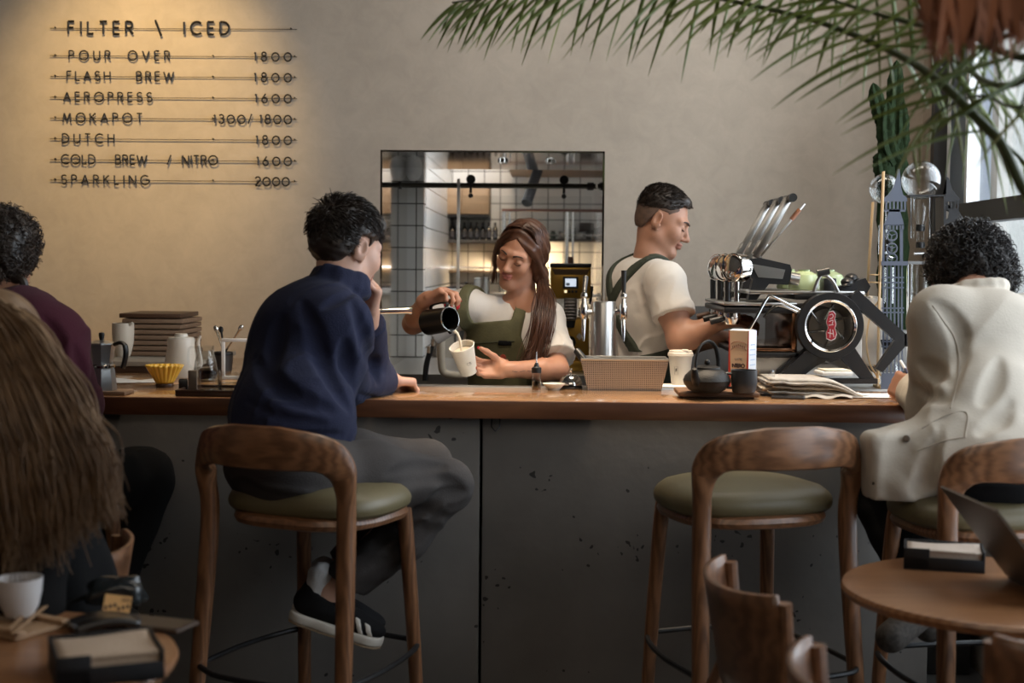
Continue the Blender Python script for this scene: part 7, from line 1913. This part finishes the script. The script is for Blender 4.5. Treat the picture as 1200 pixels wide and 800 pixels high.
c = ont(1117, 670); napkin_box('black napkin box with pale napkins on the right round table', (c[0] - .005, c[1] + .062, ZTB), math.radians(-14), .175, .115, .048, mat('napkin_pale', (.56, .46, .38), .85, bump=.3, bscale=160))
c = ont(108, 808); napkin_box('black napkin box with kraft napkins on the left round table', (c[0] - .01, c[1] + .10, ZTB), math.radians(24), .17, .15, .050, nap)
# laptop, lid towards the camera
h0, h1 = ont(1181, 678), ont(1262, 722)
la = thing('laptop', 'dark brown laptop with its open lid facing the camera on the right table', 'laptop', (h0 + h1) / 2, math.atan2(h1[1] - h0[1], h1[0] - h0[0]) if False else 0)
top_l = at(1104, 575, h0[1] + .06); mid = (h0 + h1) / 2
lapm = mat('laptop_brown', (.10, .075, .055), .45, .3)
ax_ = unit(h1 - h0); W2 = .31
up_ = unit((top_l - h0) - ax_ * ((top_l - h0) @ ax_)); hh = (top_l - h0) @ up_; sh_ = (top_l - h0) @ ax_
b0 = h0 - mid + np.array([0, 0, .012]); nl = unit(np.cross(ax_, up_))
q4 = np.array([b0, b0 + ax_ * W2, b0 + ax_ * (W2 + sh_) + up_ * hh, b0 + ax_ * sh_ + up_ * hh])
MB().add(np.concatenate([q4, q4 + nl * .006]), [(0, 1, 2, 3), (7, 6, 5, 4), (0, 4, 5, 1), (1, 5, 6, 2), (2, 6, 7, 3), (3, 7, 4, 0)]).build('lid', lapm, la, smooth=False)
bd_ = unit(np.cross((0, 0, 1), ax_)); 
if bd_[0] < 0: bd_ = -bd_
MB().add(np.concatenate([np.array([b0, b0 + ax_ * W2, b0 + ax_ * W2 + bd_ * .21, b0 + bd_ * .21]) + np.array([0, 0, dz]) for dz in (-.011, .002)]), [(3, 2, 1, 0), (4, 5, 6, 7), (0, 1, 5, 4), (1, 2, 6, 5), (2, 3, 7, 6), (3, 0, 4, 7)]).build('keyboard_base', lapm, la, smooth=False)
MB().tube([b0 + ax_ * .03, b0 + ax_ * (W2 - .03)], .005, 8).build('hinge', black_metal, la)
# left table: cup on a small wooden tray with sticks, wallet and phone
c = ont(8, 730, ZTB + .018); tr = thing('serving_tray', 'small pale wooden tray under the white cup', 'tray', (c[0], c[1] + .03, ZTB), math.radians(-30))
wt = mat('pale_wood', (.36, .22, .12), .55); MB().box((0, 0, .005), (.16, .12, .009), bev=.003).build('base', wt, tr)
for sy in (-.05, .05): MB().box((0, sy, .014), (.17, .018, .009), bev=.003).build('rail', wt, tr)
cu2 = thing('coffee_cup', 'white coffee cup at the left edge on the small wooden tray', 'cup', (c[0] + .005, c[1] + .05, ZTB + .0195))
MB().lathe([(.0001, 0), (.024, 0), (.026, .004), (.034, .018), (.040, .045), (.0425, .072), (.0400, .072), (.037, .045), (.031, .02), (.0001, .008)], 40).build('body', mat('white_cup_glaze', (.62, .60, .60), .3), cu2)
q = spline([(-.038, 0, .06), (-.062, 0, .06), (-.066, 0, .035), (-.036, 0, .022)], 6); MB().tube(q, .005, 8).build('handle', mat('white_cup_glaze', (.62, .60, .60), .3), cu2)
MB().lathe([(.0001, .058), (.0385, .058), (.0001, .0585)], 30).build('coffee', mat('coffee', (.03, .012, .006), .2), cu2)
for i, (a, b, nm) in enumerate((((2, 752), (40, 716), 'wooden stirrer lying nearest the cup'), ((6, 757), (48, 722), 'wooden stirrer lying outermost by the cup'))):
    A, Bq = ont(*a), ont(*b); v_ = Bq - A; s_ = thing('stirrer', nm, 'stirrer', A + np.array([.012, .0, .0225]), 0); MB().box(v_ / 2, (np.linalg.norm(v_), .009, .0025), basis(unit(v_), np.cross((0, 0, 1), unit(v_)), (0, 0, 1)), bev=.001).build('stick', wt, s_)
c = ont(164, 741); ph2 = thing('phone', 'dark phone in brown leather case on the left table', 'phone', (c[0] + .01, c[1] + .05, ZTB), math.radians(-18))
MB().box((0, 0, .004), (.155, .078, .008), bev=.0035).build('case', mat('case_brown', (.06, .032, .018), .6), ph2); MB().box((.0, 0, .0084), (.145, .070, .001)).build('glass_back', mat('phone_glass', (.015, .015, .018), .4), ph2)
c = ont(103, 746); wl = thing('wallet', 'black wallet with a gold printed card sticking out, on the left table', 'wallet', (c[0] + .012, c[1] + .05, ZTB), math.radians(30))
MB().grid(lambda u, v: ((u - .5) * .115, (v - .5) * .085, .010 + .010 * math.sin(PI * u) + .004 * math.sin(v * 6)), 14, 10).build('leather', mat('wallet_black', (.010, .009, .009), .35, coat=.3), wl, solid=.014)
c = ont(134, 727); a, b = at(120, 708, c[1] + .03), at(150, 710, c[1] + .01)
cd = thing('gift_card', 'gold card with dark edge print leaning on the black wallet', 'card', (c[0], c[1] + .02, ZTB + .012)); MB().box((0, 0, .016), (.050, .002, .032), rot(-.5, .15, .2)).build('card', mat('gold_card', (.62, .36, .14), .45, .2), cd, smooth=False)
m = MB()
for i in range(6): m.box(rot(-.5, .15, .2) @ np.array([-.02 + .008 * i, -.0016, -.010 + .003 * (i % 3)]) + np.array([0, 0, .016]), (.005, .0008, .007), rot(-.5, .15, .2))
for i in range(3): m.tube([rot(-.5, .15, .2) @ np.array([.010 + .005 * i + .003 * math.cos(t), -.0016, .008 + .003 * math.sin(t)]) + np.array([0, 0, .016]) for t in np.linspace(0, 2 * PI, 10, endpoint=False)], .0006, 4, closed=True)
m.build('print', mat('card_ink', (.03, .02, .015), .5), cd, smooth=False)
c = ont(128, 716); bg = thing('leather_bag', 'glossy black leather bag standing behind the wallet at the far table edge', 'bag', (c[0], c[1] + .05, ZTB))
S_ = SDF(); S_.box((0, 0, .022), (.055, .028, .026), .02, None, .02); S_.disp = folds(.010, 70, 91, (1, 0, .6), 2.5); S_.clip = [lambda X: .001 - X[:, 2]]
sdf_obj('body', S_, mat('glossy_leather', (.016, .020, .022), .22, coat=.4), bg, (0, 0, 0), .004)
MB().tube(spline([(-.055, -.01, .02), (-.085, -.02, .008), (-.10, -.03, .004)], 6), .004, 8).build('strap', black_cloth, bg)

# ================================================================ in and behind the pass-through
K = lambda px, py, Y: at(px, py, Y)
# sliding glass door on a rail with rollers
yr = 6.62; a, b = K(463, 216, yr), K(696, 219, yr); zr = (a[2] + b[2]) / 2
dr_ = thing('sliding_glass_door', 'frameless glass door hanging from a dark rail inside the opening', 'glass door', (0, yr, zr))
MB().tube([(OX0 + .012, 0, 0), (OX1 - .012, 0, 0)], .0125, 14).build('rail', mat('rail_bronze', (.030, .028, .022), .35, .6), dr_)
for px in (552, 661):
    c = K(px, 207, yr); MB().lathe([(.0001, -.012), (.020, -.012), (.022, 0), (.020, .012), (.0001, .012)], 24, (c[0], -.012, .028), frame_from((0, -1, 0))).build('roller', black_metal, dr_); MB().box((c[0], -.018, -.01), (.012, .006, .05)).build('hanger', black_metal, dr_); MB().lathe([(.0001, -.01), (.011, -.01), (.011, .01), (.0001, .01)], 18, (c[0], -.016, -.048), frame_from((0, -1, 0))).build('bolt', black_metal, dr_)
for px in (467, 692): c = K(px, 216, yr); MB().tube([(c[0] - .015, 0, 0), (c[0] + .015, 0, 0)], .019, 14).build('stop', black_metal, dr_)
x0 = K(537, 300, yr)[0]; xe = OX1 - .03
MB().box(((x0 + xe) / 2, -.004, (.99 - zr - .045) / 2), (xe - x0, .008, zr - .99 - .05)).build('pane', glass('door_glass', (.96, .97, .97), refl=.16), dr_, smooth=False)
MB().box((x0, -.004, (.99 - zr + .03) / 2), (.014, .018, zr - .99 + .03), bev=.002).build('edge_strip', mat('alu_strip', (.55, .54, .52), .35, .7), dr_)
# mirrored studs on the soffit: small chrome spotlights
for px, py, nth in ((589.5, 187, 'left'), (645, 188, 'right')):
    c = K(px, py, 6.35); t = thing('recessed_spotlight', 'small chrome spotlight under the steel soffit, %s one' % nth, 'spotlight', (c[0], 6.35, OZ1 - .0085)); MB().lathe([(.0001, 0), (.024, 0), (.024, -.008), (.016, -.014), (.012, -.006), (.0001, -.006)], 24).build('ring', chrome, t); lamp('recessed_lamp', 'SPOT', (c[0], 6.35, OZ1 - .03), (c[0], 6.35, 0), 7, (1.0, 0.90, 0.75), spot_size=math.radians(120), spot_blend=.8, shadow_soft_size=.02); MB().lathe([(.0001, -.0065), (.011, -.0065), (.0001, -.0075)], 18).build('lens', mat('spot_lens', (.6, .6, .6), .1, emit=(1, .93, .8), estr=1.5), t)
# black tube lamp in the kitchen
a, b = K(630, 200, 7.6), K(617, 238, 7.45); tl = thing('tube_spotlight', 'black tube spotlight hanging tilted from the kitchen ceiling', 'spotlight', a); v_ = np.asarray(b) - a
MB().tube([v_ * 0, v_], .028, 20).build('tube', mat('anthracite', (.03, .032, .036), .45), tl); MB().tube([v_ * -.1, v_ * .02], .012, 12).build('joint', black_metal, tl); MB().tube([(0, 0, 0), (0, 0, 3.0 - a[2])], .006, 8).build('hanging_rod', black_metal, tl)
# wall cabinet and shelf with bottles, tile shelf with jars
cw = wood('cabinet_wood', (.20, .13, .075), (.32, .22, .13), .5, 6)
a, b = K(517, 217, 8.7), K(568, 252, 8.7)
cb_ = thing('wall_cabinet', 'warm lit wooden cabinet high on the kitchen wall above the dark bottles', 'cabinet', ((a[0] + b[0]) / 2, 8.77, b[2]))
w_, h_ = b[0] - a[0] + .06, a[2] - b[2]; MB().box((0, 0, h_ / 2), (w_, .32, h_), bev=.004).build('body', cw, cb_); MB().box((0, 0, -.008), (w_, .32, .014)).build('base_board', black_metal, cb_)
for sx in (-1, 1): MB().box((sx * w_ / 4, -.165, h_ / 2), (w_ / 2 - .008, .012, h_ - .01), bev=.002).build('door', cw, cb_)
a, b = K(517, 281, 8.75), K(588, 281, 8.75)
s1 = thing('wall_shelf', 'kitchen shelf carrying the row of dark bottles', 'shelf', ((a[0] + b[0]) / 2, 8.80, a[2] - .02)); MB().box((0, 0, .01), (b[0] - a[0] + .05, .28, .02), bev=.002).build('board', mat('shelf_dark', (.05, .045, .04), .5), s1)
for sx in (-1, 1): MB().prism([(0, 0), (.12, 0), (0, -.12)], .012, (sx * .15, .13, 0), basis((0, -1, 0), (0, 0, 1), (1, 0, 0))).build('bracket', black_metal, s1)
bot = mat('dark_bottle', (.010, .009, .010), .18)
proto = None
for i in range(9):
    c = K(522.5 + i * 7.2, 281, 8.72); lb = 'dark syrup bottle on the kitchen shelf, %s from the left' % ['first', 'second', 'third', 'fourth', 'fifth', 'sixth', 'seventh', 'eighth', 'last'][i]
    if proto is None:
        proto = thing('syrup_bottle', lb, 'bottle', (c[0], 8.74, a[2] + .0005), group='dark bottles on the kitchen shelf')
        MB().lathe([(.0001, 0), (.0160, 0), (.0165, .004), (.0165, .068), (.007, .084), (.006, .098), (.0001, .098)], 18).build('body', bot, proto); MB().lathe([(.0001, .098), (.008, .098), (.008, .108), (.0001, .108)], 14).build('cap', black_plastic, proto); MB().lathe([(.0167, .018), (.0168, .055)], 18).build('bottle_label', mat('bottle_label', (.06, .06, .07), .5), proto)
    else: dup(proto, (c[0], 8.74, a[2] + .0005), label=lb)
a, b = K(519, 316, 8.8), K(600, 316, 8.8)
s2 = thing('wall_shelf', 'thin lower kitchen shelf under the dark bottles', 'shelf', ((a[0] + b[0]) / 2, 8.85, a[2] - .015)); MB().box((0, 0, .006), (b[0] - a[0] + .04, .18, .012)).build('board', mat('shelf_bronze', (.16, .11, .07), .4, .4), s2); MB().tube([(-.2, -.08, .03), (.2, -.08, .03)], .004, 8).build('rail', chrome, s2)
a, b = K(640, 279, 8.75), K(706, 279, 8.75)
s3 = thing('wall_shelf', 'dark right kitchen shelf with small jars', 'shelf', ((a[0] + b[0]) / 2, 8.82, a[2] - .02)); MB().box((0, 0, .008), (b[0] - a[0] + .12, .24, .016)).build('board', mat('shelf_dark', (.05, .045, .04), .5), s3); MB().tube([(-.2, -.11, .04), (.2, -.11, .04)], .004, 8).build('rail', chrome, s3)
for i, (px, h, c3) in enumerate(((648, .05, (.05, .07, .05)), (657, .045, (.30, .28, .26)), (672, .07, (.10, .10, .09)), (680, .05, (.45, .44, .42)), (690, .055, (.06, .06, .05)), (698, .06, (.25, .20, .14)))):
    c = K(px, 279, 8.75); t = thing('jar', 'small jar on the right kitchen shelf, %s from the left' % ['first', 'second', 'third', 'fourth', 'fifth', 'sixth'][i], 'jar', (c[0], 8.80, a[2] - .0035), group='small jars on the right kitchen shelf'); MB().lathe([(.0001, 0), (.017, 0), (.018, h * .7), (.012, h * .85), (.0001, h * .85)], 18).build('body', mat('jar_%d' % i, c3, .3), t); MB().lathe([(.0001, h * .86), (.014, h * .86), (.014, h), (.0001, h)], 16).build('lid', black_plastic, t)
# steel rack posts and brown rail
rk = thing('steel_rack', 'steel rack with shining posts and a brown top rail along the kitchen wall', 'rack', (0, 8.45, 0))
for px in (590, 597, 664, 671): c = K(px, 300, 8.45); zt_ = K(px, 247, 8.45)[2]; MB().tube([(c[0], 0, .001), (c[0], 0, zt_)], .013 if px in (590, 664) else .008, 12).build('post', chrome, rk)
a, b = K(588, 246, 8.45), K(707, 247, 8.45); MB().box(((a[0] + b[0]) / 2, 0, (a[2] + b[2]) / 2), (b[0] - a[0], .04, .016), bev=.003).build('top_rail', mat('rail_brown', (.14, .06, .04), .4), rk)
a, b = K(588, 345, 8.45), K(707, 346, 8.45); MB().box(((a[0] + b[0]) / 2, 0, a[2]), (b[0] - a[0], .26, .02), bev=.003).build('shelf', steel, rk)
c = K(686, 266, 8.9); so = thing('wall_socket', 'dark double socket on the kitchen tiles at right', 'socket', (c[0], 8.945, c[2])); MB().box((0, -.008, 0), (.075, .014, .055), bev=.004).build('plate', mat('socket_dark', (.06, .045, .04), .4), so); MB().box((.055, -.008, 0), (.05, .014, .055), bev=.004).build('switch', mat('socket_grey', (.2, .2, .2), .4), so)
# round wall lamp (half-globe) seen at upper left of the opening
c = K(485, 195, 6.9); gl = thing('globe_lamp', 'white round globe lamp on the tiled pier inside the opening', 'lamp', (c[0], 6.945, c[2] - .012)); MB().sphere((0, -.05, 0), (.042, .042, .058), 24).build('globe', mat('opal', (.55, .57, .58), .3), gl); MB().tube([(0, 0, 0), (0, -.02, 0)], .02, 14).build('mount', black_metal, gl)
# cabinet, tray, pan and can behind the pouring barista
a, b = K(500, 343, 7.45), K(575, 343, 7.45)
oc = thing('steel_cabinet', 'steel kitchen cabinet behind the pouring barista', 'cabinet', (KX0 + .40, 7.72, 0)); zc_ = a[2] - .012; MB().box((0, 0, zc_ / 2), (.74, .5, zc_), bev=.006).build('body', mat('cabinet_warm', (.45, .40, .33), .5), oc); MB().box((0, 0, zc_ + .004), (.76, .52, .010), bev=.003).build('top', steel, oc)
MB().box((-.13, -.256, zc_ - .20), (.30, .012, .30), bev=.003).build('door', mat('cabinet_door_dark', (.04, .035, .03), .4), oc); MB().tube([(-.22, -.275, zc_ - .07), (-.04, -.275, zc_ - .07)], .008, 10).build('handle', chrome, oc)
zc_ += .0095
c = K(520, 342, 7.62); t = thing('round_tray', 'white round tray on the steel kitchen cabinet', 'tray', (c[0], 7.58, zc_)); MB().lathe([(.0001, 0), (.075, 0), (.085, .022), (.080, .022), (.072, .005), (.0001, .005)], 36).build('body', white_cer, t); MB().lathe([(.080, .021), (.0865, .0235), (.0855, .019)], 36).build('rim', white_cer, t)
c = K(546, 341, 7.75); t = thing('pan', 'dark pan with lid on the steel kitchen cabinet', 'pan', (c[0], 7.80, zc_)); MB().lathe([(.0001, 0), (.10, 0), (.115, .03), (.11, .03), (.0001, .03)], 36).build('body', black_metal, t); MB().lathe([(.112, .0305), (.06, .042), (.0001, .045)], 36).build('lid', mat('pan_brown', (.06, .04, .03), .4), t); MB().sphere((0, 0, .052), (.012, .012, .008), 12).build('knob', black_plastic, t)
c = K(564.5, 341, 7.6); t = thing('steel_can', 'brushed steel can beside the dark pan', 'can', (c[0], 7.62, zc_)); MB().lathe([(.0001, 0), (.043, 0), (.043, .082), (.040, .082), (.040, .004), (.0001, .004)], 32).build('body', steel, t); MB().lathe([(.0405, .081), (.0445, .083), (.0445, .078)], 32).build('rim', chrome, t)
# cream swan pipe and dark hoses under the jug
sw = thing('steam_pipe', 'cream curved swan-neck pipe below the milk jug', 'pipe', (K(520, 420, 5.75)[0], 5.75, 1.0)); O_ = K(520, 420, 5.75); O_ = np.array([O_[0], 5.75, 1.0]); q = spline([K(517, 386, 5.75) - O_, K(517, 420, 5.75) - O_, K(520, 436, 5.75) - O_, K(533, 440, 5.75) - O_, K(546, 440, 5.75) - O_], 7); MB().tube(q, .016, 14).build('pipe', mat('cream_enamel', (.60, .53, .42), .35), sw); MB().tube([K(517, 386, 5.75) - O_, K(517, 380, 5.75) - O_], .020, 14).build('collar', chrome, sw)
for i, (pa_, pb_) in enumerate((((508, 402), (499, 446)), ((503, 410), (497, 446)))):
    A, Bq = K(*pa_, 5.84), K(*pb_, 5.84); t = thing('hose', 'black hose hanging below the milk jug, %s' % ('right one' if i == 0 else 'left one'), 'hose', (A[0], 5.84, A[2])); MB().tube(spline([(0, 0, 0), (Bq - A) * .5 + np.array([-.006, 0, 0]), Bq - A], 6), .007, 10).build('tube', black_plastic, t); MB().tube([(0, 0, -.012), (0, 0, .016)], .010, 12).build('nozzle', chrome, t)
# gold coffee grinder on the sill
a, b = K(644, 425, 6.25), K(691, 425, 6.25); W_ = b[0] - a[0]; zb = OZ0 + .0005
gr = thing('coffee_grinder', 'gold coffee grinder with lit display standing on the sill of the opening', 'coffee grinder', ((a[0] + b[0]) / 2, 6.27, zb))
gold = mat('grinder_gold', (.40, .235, .045), .28, .75, var=.1, vscale=8); Gz = lambda py: K(667, py, 6.18)[2] - zb
zt_ = Gz(312)
MB().box((0, .02, .022), (W_, .26, .044), bev=.006).build('base', gold, gr); MB().box((0, .06, Gz(390) / 2 + .03), (W_ * .96, .16, Gz(372)), bev=.006).build('column', gold, gr)
MB().box((0, .03, (Gz(350) + zt_) / 2), (W_, .22, zt_ - Gz(350)), bev=.010).build('head', gold, gr)
MB().box((0, .03, zt_ + .004), (W_ * 1.02, .225, .018), bev=.006).build('top_lid', black_metal, gr); MB().lathe([(.0001, 0), (.012, 0), (.012, .03), (.0001, .03)], 16, (0, .03, zt_ + .012)).build('hopper_knob', mat('knob_brown', (.10, .05, .03), .4), gr)
MB().prism([(-W_ * .46, 0), (W_ * .46, 0), (W_ * .40, -.024), (-W_ * .40, -.024)], .004, (0, -.083, zt_ - .012), PZ).build('brow_panel', mat('grinder_bronze', (.09, .055, .03), .3, .6), gr, smooth=False)
ds = MB().box((0, -.083, Gz(331)), (W_ * .38, .006, Gz(324) - Gz(338)), bev=.002).build('display', black_plastic, gr); MB().box((0, -.0865, Gz(331)), (W_ * .27, .002, (Gz(324) - Gz(338)) * .66)).build('screen', mat('lit_screen', (.6, .65, .72), .3, emit=(.75, .85, 1.0), estr=.75), ds, smooth=False); MB().box((-W_ * .07, -.0877, Gz(333)), (W_ * .09, .0006, .012)).build('screen_field', mat('screen_blue', (.25, .32, .45), .4), ds, smooth=False)
for i in range(4): MB().box((-W_ * .12 + i * W_ * .085, -.083, Gz(341.5)), (W_ * .06, .005, .011), bev=.001).build('key', mat('lit_key', (.6, .5, .3), .3, emit=(1, .85, .5), estr=1.2) if i == 0 else black_plastic, gr)
MB().box((0, -.075, Gz(362)), (W_ * .32, .02, Gz(352) - Gz(378)), bev=.004).build('grille', mat('grille_grey', (.13, .12, .11), .35, .8), gr)
for i in range(6): MB().box((0, -.087, Gz(354 + i * 3.7)), (W_ * .30, .006, .004), bev=.001).build('grille_bar', chrome, gr)
for sx in (-1, 1): MB().lathe([(.0001, 0), (.022, 0), (.018, .014), (.0001, .016)], 24, (sx * W_ * .31, -.07, Gz(365)), frame_from((0, -1, 0))).build('adjust_knob', chrome, gr)
MB().lathe([(.0001, 0), (.018, 0), (.024, .03), (.0001, .03)], 20, (0, -.06, Gz(384))).build('chute', black_metal, gr)
MB().prism([(W_ * .24, -.016), (W_ * .32, 0), (W_ * .24, .016), (W_ * .16, 0)], .002, (0, -.0215, Gz(395)), PZ).build('emblem', mat('emblem_silver', (.5, .45, .38), .3, .6), gr, smooth=False)
MB().lathe([(.0001, -.012), (.026, -.012), (.030, .0), (.026, .012), (.0001, .012)], 24, (-W_ * .02, -.03, Gz(402)), frame_from((0, -1, 0))).build('fork', black_metal, gr); MB().box((W_ * .52, .0, Gz(346)), (.012, .05, .08), rot(0, .1, 0), bev=.004).build('side_lever', black_plastic, gr)
